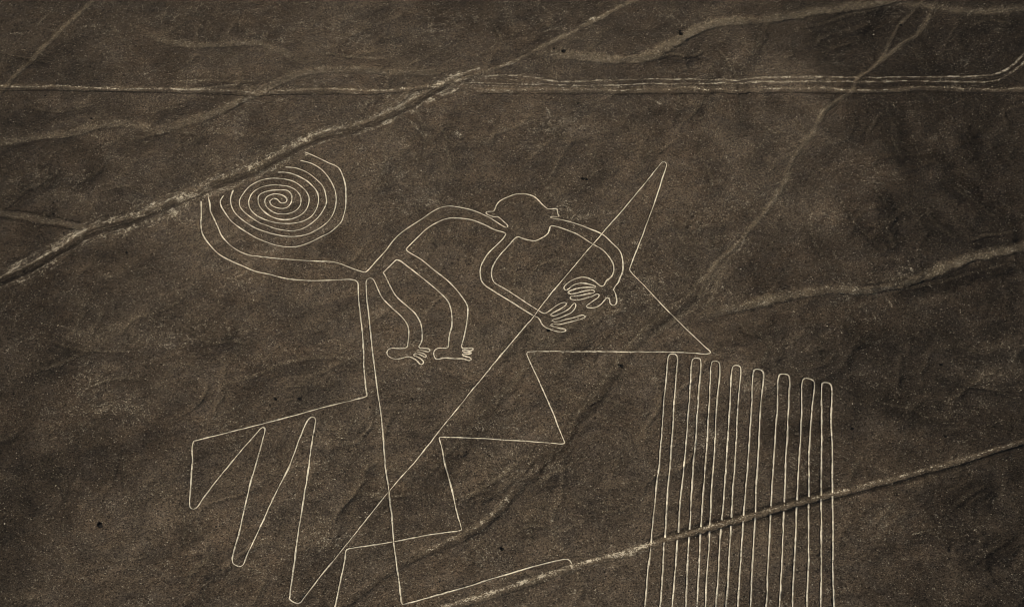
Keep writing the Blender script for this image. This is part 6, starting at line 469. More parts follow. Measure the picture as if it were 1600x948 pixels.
('belly',None,[[(-24.29,258.91),(-24.08,259.2),(-23.87,259.48),(-23.66,259.79),(-23.43,260.19),(-23.21,260.47),(-22.97,260.75),(-22.73,261.07),(-22.47,261.42),(-22.22,261.73),(-21.97,262.0)],[(-19.78,263.9),(-20.15,264.53),(-20.03,264.85),(-19.77,265.23),(-19.55,265.56),(-19.28,265.97),(-18.98,266.47),(-18.65,266.97),(-18.32,267.47),(-18.01,267.9),(-17.71,268.31),(-17.42,268.71),(-17.13,269.1),(-16.83,269.48),(-16.52,269.86),(-16.21,270.21),(-15.92,270.52),(-15.62,270.8),(-15.31,271.05),(-15.0,271.26),(-14.69,271.47),(-14.38,271.69),(-14.08,271.9),(-13.78,272.1),(-13.47,272.3),(-13.17,272.49),(-12.85,272.63),(-12.53,272.69),(-12.18,272.73),(-11.82,272.76),(-11.45,272.77),(-11.08,272.72),(-10.7,272.59),(-10.32,272.47),(-9.91,272.39),(-9.49,272.31),(-9.07,272.23),(-8.65,272.17),(-8.23,272.01),(-7.81,271.84),(-7.38,271.67),(-6.95,271.46),(-6.52,271.25),(-6.1,271.0),(-5.69,270.74),(-5.3,270.48),(-4.96,270.21),(-4.65,269.94),(-4.34,269.7),(-4.04,269.47),(-3.73,269.24),(-3.42,269.01),(-3.09,268.85),(-2.75,268.7),(-2.4,268.57),(-2.07,268.43),(-1.78,268.31),(-1.55,268.2),(-1.15,267.82)]],None),
('arm',None,[[(-1.15,267.82),(-1.32,267.31),(-1.55,266.76),(-1.74,266.44),(-1.98,266.11),(-2.25,265.78),(-2.53,265.45),(-2.81,265.07),(-3.08,264.68),(-3.34,264.33),(-3.61,264.03),(-3.88,263.68),(-4.14,263.31),(-4.38,262.93),(-4.6,262.56),(-4.82,262.14),(-5.02,261.68),(-5.19,261.26),(-5.36,260.86),(-5.5,260.48),(-5.65,260.12),(-5.78,259.75),(-5.88,259.33),(-5.95,258.86),(-5.97,258.41),(-5.98,257.9),(-5.95,257.34),(-5.91,256.82),(-5.85,256.34),(-5.76,255.91),(-5.6,255.4),(-5.4,255.02),(-5.14,254.62),(-4.9,254.32),(-4.61,254.04),(-4.3,253.76),(-3.96,253.46),(-3.63,253.17),(-3.32,252.91),(-3.01,252.64),(-2.71,252.38),(-2.4,252.13),(-2.09,251.87),(-1.8,251.61),(-1.5,251.35),(-1.2,251.12),(-0.9,250.91),(-0.61,250.67),(-0.31,250.42),(0.0,250.12),(0.33,249.79),(0.68,249.45),(1.03,249.11),(1.39,248.78),(1.75,248.42),(2.1,248.11),(2.46,247.85),(2.84,247.54),(3.22,247.15),(3.58,246.83),(3.9,246.57),(4.18,246.35),(4.49,246.19),(4.76,246.09)],[(6.07,247.19),(5.62,247.34),(5.38,247.51),(5.12,247.74),(4.84,247.96),(4.61,248.12),(4.37,248.27),(4.12,248.45),(3.85,248.71),(3.54,249.03),(3.04,249.51),(2.45,250.06),(1.81,250.62),(1.16,251.25),(0.55,251.84),(0.0,252.37),(-0.34,252.63),(-0.65,252.9),(-0.95,253.15),(-1.24,253.39),(-1.52,253.64),(-1.81,253.88),(-2.14,254.11),(-2.48,254.34),(-2.8,254.56),(-3.09,254.81),(-3.33,255.11),(-3.55,255.56),(-3.7,256.06),(-3.79,256.54),(-3.84,256.94),(-3.86,257.34),(-3.85,257.76),(-3.8,258.21),(-3.74,258.65),(-3.64,259.08),(-3.52,259.49),(-3.37,259.88),(-3.21,260.31),(-3.02,260.79),(-2.79,261.31),(-2.54,261.83),(-2.29,262.28),(-2.05,262.68),(-1.84,262.98),(-1.55,263.37),(-1.27,263.72),(-1.04,264.07),(-0.81,264.44),(-0.56,264.82),(-0.35,265.16),(-0.12,265.52),(0.11,265.86),(0.34,266.2)]],None),
('hand',None,[[(4.76,246.09),(4.99,245.59),(5.2,245.18),(5.35,244.75),(5.52,244.3),(5.72,244.01),(5.95,243.76),(6.22,243.55),(6.49,243.39),(6.78,243.26),(7.08,243.11),(7.38,242.94)]],None),
('hand','finger',[[(7.38,242.94),(7.72,242.78),(8.06,242.63),(8.41,242.52),(8.81,242.46),(9.23,242.48),(9.57,242.54),(9.9,242.86),(9.58,243.2),(9.34,243.29),(9.03,243.36),(8.71,243.36),(8.42,243.39),(8.02,243.56),(7.65,243.77),(7.32,243.95),(7.01,244.13)]],'hand'),
('hand','finger',[[(7.01,244.13),(7.27,244.45),(7.59,244.46),(8.01,244.38),(8.44,244.34),(8.73,244.4),(9.02,244.45),(9.31,244.5),(9.61,244.55),(9.9,244.61),(10.19,244.69),(10.49,244.79),(10.78,244.89),(11.07,244.99),(11.37,245.08),(11.67,245.19),(11.96,245.31),(12.33,245.47),(12.69,245.65),(13.01,245.84),(13.34,246.1),(13.52,246.35),(13.23,246.72),(12.9,246.7),(12.51,246.55),(12.24,246.42),(11.95,246.25),(11.64,246.09),(11.32,245.95),(10.99,245.83),(10.64,245.7),(10.28,245.57),(9.93,245.47),(9.62,245.41),(9.3,245.33),(9.0,245.24),(8.71,245.15),(8.4,245.06),(8.08,244.99),(7.8,244.98),(7.28,245.21)]],'hand'),
('hand','finger',[[(7.28,245.21),(7.55,245.63),(7.78,245.79),(8.08,245.89),(8.41,245.93),(8.72,245.99),(9.02,246.12),(9.32,246.25),(9.61,246.39),(9.9,246.55),(10.28,246.77),(10.64,247.03),(10.96,247.34),(11.2,247.66),(11.41,248.04),(11.58,248.44),(11.77,248.95),(11.82,249.42),(11.54,249.72),(11.13,249.23),(10.88,248.81),(10.6,248.41),(10.35,248.17),(10.08,247.93),(9.8,247.69),(9.46,247.45),(9.1,247.24),(8.74,247.06),(8.38,246.87),(8.02,246.71),(7.7,246.63),(7.39,246.68),(7.11,246.78)]],'hand'),
('hand','finger',[[(7.11,246.78),(7.32,247.32),(7.67,247.63),(8.11,247.83),(8.36,247.96),(8.64,248.14),(8.91,248.34),(9.16,248.52),(9.46,248.73),(9.75,248.95),(9.95,249.19),(10.07,249.65),(9.71,249.84),(9.34,249.81),(8.92,249.63),(8.63,249.45),(8.33,249.23),(8.02,248.99),(7.73,248.78),(7.45,248.57),(7.18,248.34),(6.91,248.05),(6.67,247.72),(6.36,247.42),(6.07,247.19)]],'hand'),
('arm',None,[[(7.66,269.91),(8.08,269.79),(8.5,269.68),(8.79,269.57),(9.08,269.44),(9.4,269.29),(9.7,269.15),(10.03,268.99),(10.36,268.8),(10.7,268.58),(11.02,268.4),(11.36,268.21),(11.69,268.04),(12.02,267.84),(12.38,267.55),(12.83,267.16),(13.34,266.67),(13.87,266.2),(14.41,265.72),(14.93,265.23),(15.4,264.78),(15.73,264.5),(16.05,264.26),(16.36,264.02),(16.66,263.78),(16.93,263.5),(17.19,263.19),(17.42,262.92),(17.64,262.61),(17.83,262.26),(18.02,261.93),(18.19,261.59),(18.36,261.26),(18.53,260.91),(18.7,260.53),(18.84,260.16),(18.97,259.78),(19.05,259.4),(19.11,258.93),(19.13,258.44),(19.11,257.94),(19.05,257.49),(18.91,256.96),(18.72,256.47),(18.48,256.02),(18.2,255.7),(17.88,255.43),(17.61,255.15),(17.38,254.57),(17.17,254.07),(16.77,253.77)],[(18.85,252.97),(19.08,253.61),(19.3,253.95),(19.59,254.38),(19.85,254.82),(20.02,255.31),(20.16,255.83),(20.3,256.3),(20.48,256.72),(20.64,257.13),(20.72,257.49),(20.78,257.92),(20.82,258.35),(20.86,258.79),(20.88,259.21),(20.89,259.61),(20.88,260.0),(20.87,260.41),(20.84,260.82),(20.8,261.22),(20.74,261.67),(20.66,262.1),(20.56,262.54),(20.41,262.96),(20.25,263.31),(20.05,263.66),(19.83,264.04),(19.6,264.4),(19.35,264.67),(19.1,265.0),(18.83,265.42),(18.56,265.85),(18.28,266.28),(17.98,266.68),(17.67,267.08),(17.34,267.43),(16.96,267.73),(16.57,267.99),(16.16,268.21),(15.74,268.45),(15.31,268.66),(14.9,268.9),(14.5,269.14),(14.1,269.38),(13.7,269.61),(13.29,269.86),(12.88,270.08),(12.45,270.3),(11.95,270.57),(11.41,270.88),(10.87,271.1),(10.33,271.3),(9.82,271.47),(9.36,271.61),(8.96,271.72),(8.59,271.8),(8.24,271.88),(7.89,271.96)]],None),
('hand',None,[[(16.77,253.77),(16.31,253.98),(16.05,254.23),(15.77,254.58),(15.48,254.94)]],None),
('hand','wrist',[[(19.3,250.93),(19.24,251.52),(19.15,252.06),(19.01,252.52),(18.85,252.97)]],'hand'),
('hand','finger',[[(15.48,254.94),(15.23,255.18),(14.97,255.4),(14.59,255.66),(14.19,255.88),(13.77,256.07),(13.33,256.16),(13.01,256.15),(12.68,256.07),(12.34,255.97),(12.04,255.88),(11.73,255.76),(11.42,255.61),(11.13,255.43),(10.79,255.14),(10.47,254.85),(10.19,254.54),(9.85,254.14),(9.65,253.75),(9.77,253.22),(10.1,253.04),(10.56,253.33),(10.97,253.79),(11.2,253.97),(11.48,254.16),(11.77,254.32),(12.11,254.48),(12.47,254.59),(12.83,254.64),(13.19,254.63),(13.54,254.55),(13.89,254.46),(14.25,254.38),(14.6,254.25),(14.93,254.09),(15.27,253.91),(15.58,253.73)]],'hand'),
('hand','finger',[[(15.58,253.73),(15.44,253.48),(15.2,253.45),(14.87,253.52),(14.52,253.57),(14.14,253.57),(13.73,253.55),(13.33,253.51),(12.98,253.5),(12.63,253.48),(12.28,253.41),(11.91,253.27),(11.55,253.12),(11.22,253.01),(10.84,252.88),(10.55,252.7),(10.41,252.41),(10.67,252.07),(11.02,252.04),(11.46,252.09),(11.77,252.14),(12.1,252.26),(12.45,252.38),(12.78,252.49),(13.12,252.59),(13.45,252.67),(13.79,252.75),(14.11,252.83),(14.5,252.89),(14.87,252.93),(15.16,252.89),(15.42,252.57)]],'hand'),
('hand','finger',[[(15.42,252.57),(15.15,252.21),(14.85,252.14),(14.48,252.14),(14.09,252.08),(13.77,251.96),(13.43,251.81),(13.1,251.66),(12.76,251.57),(12.42,251.52),(12.07,251.51),(11.74,251.49),(11.45,251.48),(11.11,251.47),(10.85,251.38),(10.71,250.96),(11.04,250.68),(11.3,250.57),(11.62,250.48),(11.95,250.46),(12.29,250.48),(12.65,250.54),(13.0,250.62),(13.36,250.76),(13.72,250.96),(14.07,251.15),(14.39,251.24),(14.7,251.32),(14.99,251.44),(15.34,251.68),(15.66,251.85),(16.05,251.76)]],'hand'),
('hand','finger',[[(16.05,251.76),(16.21,251.49),(16.03,251.08),(15.73,250.81),(15.36,250.48),(15.05,250.2),(14.72,249.92),(14.42,249.63),(14.11,249.39),(13.82,249.15),(13.68,248.94),(13.87,248.67),(14.22,248.55),(14.65,248.5),(14.95,248.51),(15.26,248.56),(15.56,248.66),(15.84,248.79),(16.11,248.98),(16.36,249.2),(16.61,249.48),(16.84,249.82),(17.05,250.14),(17.26,250.46),(17.46,250.78)]],'hand'),
('hand','finger',[[(17.46,250.78),(17.85,250.82),(18.04,250.43),(18.05,250.01),(18.07,249.57),(18.38,248.99),(18.77,248.83),(19.17,249.18),(19.37,249.87),(19.35,250.36),(19.3,250.93)]],'hand')]},
{'name':'zigzag_geoglyph','label':'pale zigzag of long narrow points at the lower left, below the spiral tail','width':0.215,'rim':0.8,'at':(-35.27, 215.07),'parts':[
('straight_line',None,[[(-29.06,256.36),(-28.88,255.79),(-28.83,255.45),(-28.8,255.04),(-28.77,254.59),(-28.74,254.12),(-28.71,253.65),(-28.65,253.1),(-28.58,252.4),(-28.49,251.64),(-28.41,250.91),(-28.33,250.2),(-28.25,249.54),(-28.19,249.09),(-28.13,248.66),(-28.07,248.26),(-28.02,247.85),(-27.96,247.46),(-27.9,247.04),(-27.83,246.59),(-27.75,246.11),(-27.67,245.62),(-27.59,245.17),(-27.52,244.73),(-27.46,244.29),(-27.4,243.88),(-27.34,243.37),(-27.29,242.85),(-27.24,242.32),(-27.19,241.83),(-27.14,241.34),(-27.08,240.7),(-27.01,239.98),(-26.95,239.35),(-26.9,238.74),(-26.84,238.07),(-26.78,237.4),(-26.73,236.75),(-26.68,236.06),(-26.64,235.39),(-26.6,234.77),(-26.53,234.0),(-26.46,233.27),(-26.38,232.54),(-26.3,231.83),(-26.21,231.15),(-26.13,230.5),(-26.04,229.89),(-25.96,229.32),(-25.88,228.83),(-25.81,228.41),(-25.74,228.05),(-25.67,227.66)]],None),
('straight_line',None,[[(-25.67,227.66),(-25.74,227.43),(-25.93,227.28),(-26.24,227.13),(-26.65,226.98),(-27.1,226.8),(-27.57,226.63),(-28.03,226.48),(-28.65,226.21),(-29.33,225.98),(-30.04,225.73),(-30.77,225.47),(-31.5,225.19),(-32.2,224.91),(-32.9,224.65),(-33.59,224.38),(-34.28,224.1),(-34.97,223.84),(-35.66,223.57),(-36.35,223.28),(-37.03,222.99),(-37.72,222.74),(-38.41,222.5),(-39.1,222.24),(-39.79,222.0),(-40.48,221.78),(-41.18,221.62),(-41.86,221.44),(-42.53,221.21),(-43.21,220.99),(-43.91,220.78),(-44.63,220.52),(-45.48,220.24),(-46.37,219.99),(-47.28,219.75),(-48.2,219.47),(-49.1,219.17),(-50.0,218.95),(-50.84,218.61),(-51.68,218.33),(-52.52,218.07),(-53.36,217.81),(-54.18,217.51),(-55.01,217.2)]],None),
('straight_line',None,[[(-55.01,217.2),(-55.14,216.93),(-55.18,216.56),(-55.18,216.08),(-55.15,215.55),(-55.11,215.12),(-55.05,214.68),(-54.97,214.19),(-54.88,213.69),(-54.8,213.16),(-54.73,212.58),(-54.67,211.95),(-54.65,211.37),(-54.63,210.77),(-54.61,210.14),(-54.58,209.48),(-54.55,208.81),(-54.47,207.8),(-54.4,206.75),(-54.32,205.66),(-54.24,204.65),(-54.16,203.75),(-54.08,203.11),(-54.01,202.64),(-53.9,202.3),(-53.42,201.8)]],None),
('straight_line',None,[[(-53.42,201.8),(-53.16,201.85),(-52.89,201.98),(-52.71,202.2),(-52.54,202.54),(-52.37,202.96),(-52.18,203.37),(-51.98,203.81),(-51.79,204.31),(-51.54,204.88),(-51.27,205.51),(-50.99,206.13),(-50.7,206.79),(-50.38,207.45),(-50.04,208.12),(-49.58,209.03),(-49.07,210.02),(-48.53,211.04),(-47.99,212.11),(-47.45,213.1),(-46.95,214.16),(-46.52,215.01),(-46.08,215.92),(-45.62,216.69),(-45.19,217.46),(-44.79,218.07),(-44.45,218.61),(-44.23,219.0),(-44.05,219.33),(-43.88,219.63),(-43.71,219.86),(-43.31,220.09)]],None),
('straight_line',None,[[(-43.31,220.09),(-42.99,219.68),(-42.94,219.41),(-42.95,219.07),(-43.0,218.69),(-43.05,218.27),(-43.1,217.79),(-43.18,217.09),(-43.28,216.28),(-43.39,215.31),(-43.5,214.34),(-43.6,213.29),(-43.7,212.3),(-43.79,211.38),(-43.89,210.54),(-44.0,209.73),(-44.11,208.89),(-44.2,208.02),(-44.31,207.17),(-44.43,206.15),(-44.5,204.93),(-44.59,203.74),(-44.68,202.58),(-44.76,201.43),(-44.84,200.34),(-44.93,199.49),(-45.0,198.6),(-45.09,197.79),(-45.17,196.99),(-45.24,196.2),(-45.32,195.45),(-45.39,194.93),(-45.45,194.36),(-45.52,193.82),(-45.59,193.35),(-45.64,192.9),(-45.69,192.5),(-45.73,192.1),(-45.77,191.76),(-45.77,191.46),(-45.68,190.99),(-45.49,190.54),(-45.21,190.27),(-44.9,190.08)]],None),
('straight_line',None,[[(-44.9,190.08),(-44.54,189.91),(-44.21,189.82),(-43.83,190.08),(-43.74,190.29),(-43.66,190.55),(-43.6,190.86),(-43.53,191.23),(-43.45,191.62),(-43.3,192.23),(-43.13,192.98),(-42.93,193.75),(-42.7,194.46),(-42.47,195.16),(-42.25,195.85),(-42.06,196.58),(-41.86,197.33),(-41.68,198.1),(-41.48,198.82),(-41.27,199.59),(-41.08,200.44),(-40.83,201.31),(-40.58,202.25),(-40.32,203.19),(-40.04,204.07),(-39.77,204.98),(-39.52,205.92),(-39.28,206.72),(-39.03,207.51),(-38.79,208.32),(-38.55,209.11),(-38.32,209.81),(-38.12,210.52),(-37.96,211.05),(-37.82,211.59),(-37.69,212.13),(-37.57,212.67),(-37.47,213.23),(-37.36,213.79),(-37.27,214.3),(-37.18,214.76),(-37.11,215.28),(-37.03,215.8),(-36.94,216.29),(-36.82,216.8),(-36.65,217.63),(-36.44,218.53),(-36.2,219.45),(-35.97,220.39),(-35.74,221.15),(-35.52,221.72),(-35.26,222.07),(-35.0,222.28)]],None),
('straight_line',None,[[(-35.0,222.28),(-34.51,222.15),(-34.3,221.67),(-34.26,221.2),(-34.28,220.58),(-34.32,219.84),(-34.39,219.06),(-34.44,218.23),(-34.5,217.54),(-34.54,216.77),(-34.57,215.91),(-34.6,215.01),(-34.6,213.93),(-34.61,212.94),(-34.64,212.06),(-34.69,211.33),(-34.71,210.47),(-34.73,209.67),(-34.76,208.86),(-34.79,208.0),(-34.83,207.11),(-34.88,205.94),(-34.93,204.64),(-35.0,203.39),(-35.08,202.18),(-35.14,200.9),(-35.19,199.64),(-35.24,198.43),(-35.29,197.23),(-35.35,196.12),(-35.42,195.08),(-35.45,193.93),(-35.49,192.86),(-35.51,191.94),(-35.53,191.12),(-35.55,190.32),(-35.57,189.55),(-35.59,188.79),(-35.61,188.05),(-35.62,187.33),(-35.63,186.56),(-35.64,185.83),(-35.65,185.16),(-35.66,184.57),(-35.67,184.09),(-35.69,183.66),(-35.71,183.31)]],None)]},
{'name':'spearhead_geoglyph','label':'long straight diagonal line ending in a narrow point, crossing the outlined arm and hand','width':0.195,'rim':0.8,'at':(-11.16, 220.94),'parts':[
('bend',None,[[(-35.71,183.31),(-35.53,183.0),(-35.25,182.78),(-34.9,182.56),(-34.52,182.36),(-34.17,182.26),(-33.76,182.44)]],None),
('straight_line',None,[[(-33.76,182.44),(-33.64,182.69),(-33.53,182.94),(-33.41,183.2),(-33.27,183.51),(-33.13,183.87),(-32.96,184.22),(-32.77,184.51),(-32.56,184.82),(-32.34,185.16),(-32.11,185.53),(-31.77,186.1),(-31.4,186.73),(-31.0,187.38),(-30.59,188.09),(-30.19,188.87),(-29.78,189.58),(-29.36,190.36),(-28.95,191.17),(-28.52,191.9),(-28.08,192.61),(-27.62,193.35),(-27.16,194.11),(-26.62,195.1),(-26.07,196.15),(-25.49,197.13),(-24.9,198.16),(-24.32,199.17),(-23.77,200.21),(-23.25,201.08),(-22.76,202.09),(-22.27,203.11),(-21.79,204.1),(-21.29,204.89),(-20.79,205.66),(-20.35,206.36),(-19.93,207.09),(-19.5,207.7),(-19.07,208.38),(-18.66,209.19),(-18.23,209.95),(-17.77,210.58),(-17.31,211.25),(-16.84,211.91),(-16.38,212.6),(-15.91,213.27),(-15.46,214.06),(-15.0,214.83),(-14.55,215.55),(-14.1,216.35),(-13.65,217.15),(-13.17,218.08),(-12.66,218.93),(-11.95,220.19),(-11.17,221.49),(-10.35,222.92),(-9.53,224.22),(-8.74,225.58),(-8.01,226.88),(-7.52,227.81),(-7.06,228.6),(-6.63,229.45),(-6.19,230.4),(-5.73,231.23),(-5.21,232.06),(-4.43,233.26),(-3.58,234.5),(-2.68,235.9),(-1.77,237.45),(-0.86,238.84),(0.0,240.14),(0.75,241.44),(1.52,242.61),(2.28,243.62),(3.0,244.62),(3.64,245.66),(4.17,246.63),(4.38,247.03),(4.55,247.37),(4.69,247.68),(4.84,247.99),(5.01,248.36),(5.23,248.83),(5.88,249.95),(6.72,251.26),(7.67,252.84),(8.69,254.47),(9.69,255.94),(10.63,257.42),(11.46,258.77),(12.31,260.03),(13.16,261.43),(13.97,262.64),(14.73,263.76),(15.4,264.78),(15.76,265.36),(16.08,265.87),(16.38,266.34),(16.67,266.8),(16.98,267.29),(17.35,267.86),(18.01,268.88),(18.75,269.97),(19.55,271.19),(20.39,272.63),(21.21,273.93),(21.99,275.16),(22.69,276.25),(23.4,277.39),(24.09,278.53),(24.78,279.64),(25.44,280.77),(26.08,281.86),(26.6,282.71),(27.12,283.6),(27.63,284.49),(28.11,285.28),(28.53,286.02),(28.88,286.67),(29.24,287.39),(29.55,288.05)]],None),
('bend',None,[[(29.55,288.05),(29.89,288.41),(30.34,288.41),(30.72,287.76),(30.65,287.26),(30.49,286.66)]],None),
('straight_line',None,[[(30.49,286.66),(30.28,285.8),(30.08,285.04),(29.89,284.35),(29.7,283.63),(29.49,282.9),(29.27,282.03),(28.97,280.92),(28.66,279.85),(28.34,278.69),(28.01,277.52),(27.67,276.36),(27.34,275.25),(26.98,274.06),(26.59,272.73),(26.22,271.54),(25.83,270.28),(25.46,269.09),(25.1,267.96),(24.79,266.94),(24.47,265.92),(24.16,264.93),(23.86,263.99),(23.57,263.08),(23.3,262.22),(23.09,261.54),(22.89,260.93),(22.7,260.33),(22.51,259.7),(22.32,259.09),(22.13,258.48)]],None),
('straight_line',None,[[(22.13,258.48),(22.08,258.04),(22.28,257.53),(22.69,256.8),(23.23,255.96),(23.84,254.95),(24.45,253.97),(24.99,253.07),(25.49,252.25),(26.0,251.48),(26.52,250.71),(27.01,249.76),(27.53,249.04),(28.04,248.27),(28.55,247.55),(29.05,246.85),(29.53,245.91),(30.03,245.1),(30.51,244.26),(31.01,243.53),(31.52,242.83),(32.03,242.01),(32.54,241.23),(33.04,240.47),(33.51,239.71),(33.94,239.07),(34.23,238.62),(34.5,238.22),(34.76,237.85),(35.02,237.52),(35.27,237.15),(35.53,236.79)]],None)]},
{'name':'stepped_zigzag_geoglyph','label':'stepped zigzag line folding back between the long diagonal and the comb of hairpins','width':0.205,'rim':0.8,'at':(5.68, 229.86),'parts':[
('straight_line',None,[[(35.53,236.79),(35.62,236.47),(35.36,236.24),(34.9,236.12),(34.54,236.09),(34.11,236.1),(33.63,236.15),(33.11,236.19),(32.56,236.24),(32.0,236.31),(31.16,236.37),(30.27,236.49),(29.32,236.62),(28.32,236.73),(27.29,236.87),(26.25,237.01),(24.91,237.22),(23.49,237.27),(22.02,237.42),(20.51,237.44),(19.0,237.3),(17.51,237.2),(16.03,237.28),(14.52,237.23),(13.02,237.4),(11.55,237.64),(10.12,237.74),(8.78,237.84),(7.76,237.55),(6.8,237.55),(5.88,237.57),(4.98,237.56),(4.08,237.6),(3.16,237.6)]],None),
('straight_line',None,[[(3.16,237.6),(2.69,237.39),(2.66,236.93),(2.78,236.42),(3.02,235.66),(3.34,234.75),(3.69,233.75),(4.03,232.81),(4.34,231.98),(4.57,231.2),(4.81,230.51),(5.04,229.83),(5.26,229.06),(5.49,228.38),(5.73,227.69),(6.0,226.83),(6.27,225.86),(6.54,224.95),(6.82,224.01),(7.09,223.06),(7.36,222.14),(7.65,221.2),(7.94,220.23),(8.23,219.26),(8.52,218.31),(8.81,217.44),(9.1,216.48)]],None),
('straight_line',None,[[(9.1,216.48),(9.01,216.23),(8.73,216.15),(8.27,216.13),(7.66,216.14),(6.97,216.11),(6.27,216.13),(5.59,216.17),(4.73,216.15),(3.82,216.16),(2.86,216.23),(1.89,216.33),(0.93,216.43),(0.0,216.48),(-0.84,216.55),(-1.66,216.64),(-2.47,216.71),(-3.3,216.81),(-4.14,216.8),(-5.04,216.89),(-6.19,217.1),(-7.41,217.32),(-8.67,217.58),(-9.93,217.55),(-11.21,217.65),(-12.46,217.68)]],None),
('straight_line',None,[[(-12.46,217.68),(-12.59,217.46),(-12.58,217.19),(-12.5,216.83),(-12.38,216.42),(-12.26,215.94),(-12.15,215.45),(-12.06,214.98),(-11.97,214.48),(-11.89,214.02),(-11.8,213.51),(-11.71,212.9),(-11.6,212.29),(-11.47,211.72),(-11.33,211.13),(-11.19,210.51),(-11.03,209.82),(-10.88,209.12),(-10.72,208.43),(-10.53,207.49),(-10.33,206.56),(-10.14,205.75),(-9.93,204.8),(-9.73,203.81),(-9.51,202.75),(-9.32,201.81),(-9.12,200.95),(-8.92,200.07),(-8.72,199.26),(-8.53,198.49),(-8.33,197.67)]],None),
('straight_line',None,[[(-8.33,197.67),(-8.38,197.43),(-8.71,197.27),(-9.32,197.1),(-10.13,196.91),(-11.04,196.74),(-11.98,196.6),(-12.85,196.41),(-13.9,196.11),(-15.03,195.81),(-16.19,195.47),(-17.34,195.19),(-18.45,194.9),(-19.47,194.66),(-20.19,194.49),(-20.87,194.34),(-21.53,194.21),(-22.17,194.08),(-22.8,193.96),(-23.42,193.84),(-23.97,193.76),(-24.5,193.63),(-25.02,193.53),(-25.54,193.43),(-26.05,193.32),(-26.57,193.2)]],None),
('straight_line',None,[[(-26.57,193.2),(-27.04,193.02),(-27.23,192.62),(-27.26,192.31),(-27.26,191.93),(-27.27,191.47),(-27.31,190.79),(-27.37,189.94),(-27.45,188.98),(-27.54,187.99),(-27.62,187.01),(-27.71,186.09),(-27.78,185.27),(-27.85,184.46),(-27.93,183.67),(-28.01,182.91),(-28.09,182.12),(-28.19,181.41),(-28.29,180.59),(-28.38,179.69),(-28.46,178.64),(-28.52,177.56),(-28.6,176.51),(-28.68,175.57)]],None)]},
{'name':'long_line_geoglyph','label':'long line falling from beside the tail, then turning to a small hook near the lane','width':0.23,'rim':0.8,'at':(-20.45, 203.92),'parts':[
('straight_line',None,[[(-27.25,257.12),(-27.39,256.44),(-27.4,256.13),(-27.39,255.78),(-27.36,255.39),(-27.31,254.96),(-27.26,254.51),(-27.22,254.05),(-27.15,253.43),(-27.08,252.75),(-26.99,251.98),(-26.89,251.15),(-26.78,250.3),(-26.68,249.5),(-26.57,248.64),(-26.45,247.78),(-26.33,246.92),(-26.21,246.05),(-26.1,245.3),(-25.97,244.25),(-25.84,243.22),(-25.71,242.13),(-25.58,241.07),(-25.45,240.02),(-25.33,239.05),(-25.2,238.07),(-25.06,237.07),(-24.92,236.1),(-24.77,235.16),(-24.63,234.23),(-24.47,233.15),(-24.32,232.17),(-24.18,231.24),(-24.03,230.26),(-23.88,229.25),(-23.74,228.27),(-23.59,227.29),(-23.45,226.28),(-23.33,225.48),(-23.23,224.78),(-23.11,223.9),(-22.99,223.07),(-22.88,222.27),(-22.78,221.48),(-22.65,220.47),(-22.52,219.34),(-22.4,218.24),(-22.28,217.22),(-22.18,216.25),(-22.06,215.17),(-21.98,214.46),(-21.91,213.84),(-21.83,213.2),(-21.76,212.6),(-21.69,211.95),(-21.6,211.23),(-21.48,210.38),(-21.34,209.4),(-21.2,208.44),(-21.05,207.49),(-20.91,206.54),(-20.79,205.66),(-20.66,204.75),(-20.52,203.69),(-20.38,202.61),(-20.25,201.55),(-20.12,200.57),(-20.01,199.67),(-19.91,198.8),(-19.82,197.93),(-19.74,197.11),(-19.65,196.27),(-19.56,195.46),(-19.47,194.66),(-19.35,193.84),(-19.23,192.98),(-19.09,192.12),(-18.96,191.27),(-18.83,190.43),(-18.72,189.74),(-18.62,189.1),(-18.52,188.41),(-18.42,187.79),(-18.33,187.17),(-18.24,186.56),(-18.15,185.97),(-18.08,185.42),(-18.02,184.87),(-17.95,184.32),(-17.89,183.8),(-17.83,183.34),(-17.78,182.95),(-17.7,182.51),(-17.61,182.11)]],None),
('straight_line',None,[[(-17.61,182.11),(-17.48,181.93),(-17.29,181.93),(-17.01,181.96),(-16.68,182.04),(-16.31,182.14),(-15.81,182.32),(-15.22,182.47),(-14.57,182.7),(-13.88,182.97),(-13.17,183.25),(-12.47,183.49),(-11.65,183.83),(-10.78,184.08),(-9.89,184.38),(-9.01,184.77),(-8.14,185.06),(-7.31,185.41),(-6.62,185.69),(-5.96,185.99),(-5.31,186.26),(-4.67,186.6),(-4.04,186.87),(-3.41,187.16),(-2.82,187.42),(-2.24,187.66),(-1.67,187.82),(-1.1,187.98),(-0.54,188.13),(0.0,188.29),(0.46,188.44),(0.9,188.61),(1.34,188.78),(1.77,188.96),(2.2,189.11),(2.63,189.27),(3.07,189.42),(3.51,189.59),(3.94,189.77),(4.38,189.93),(4.83,190.09),(5.28,190.23),(5.79,190.36),(6.3,190.51),(6.83,190.66),(7.36,190.82),(7.89,190.99),(8.41,191.11)]],None),
('bend',None,[[(8.41,191.11),(8.78,191.12),(9.13,191.1),(9.37,190.95),(9.57,190.74),(9.77,190.21)]],None)]},
{'name':'comb_geoglyph','label':'comb of eight tall parallel hairpin lines at the lower right, cut by the dirt lane','width':0.225,'rim':0.9,'at':(39.5, 214.12),'parts':[
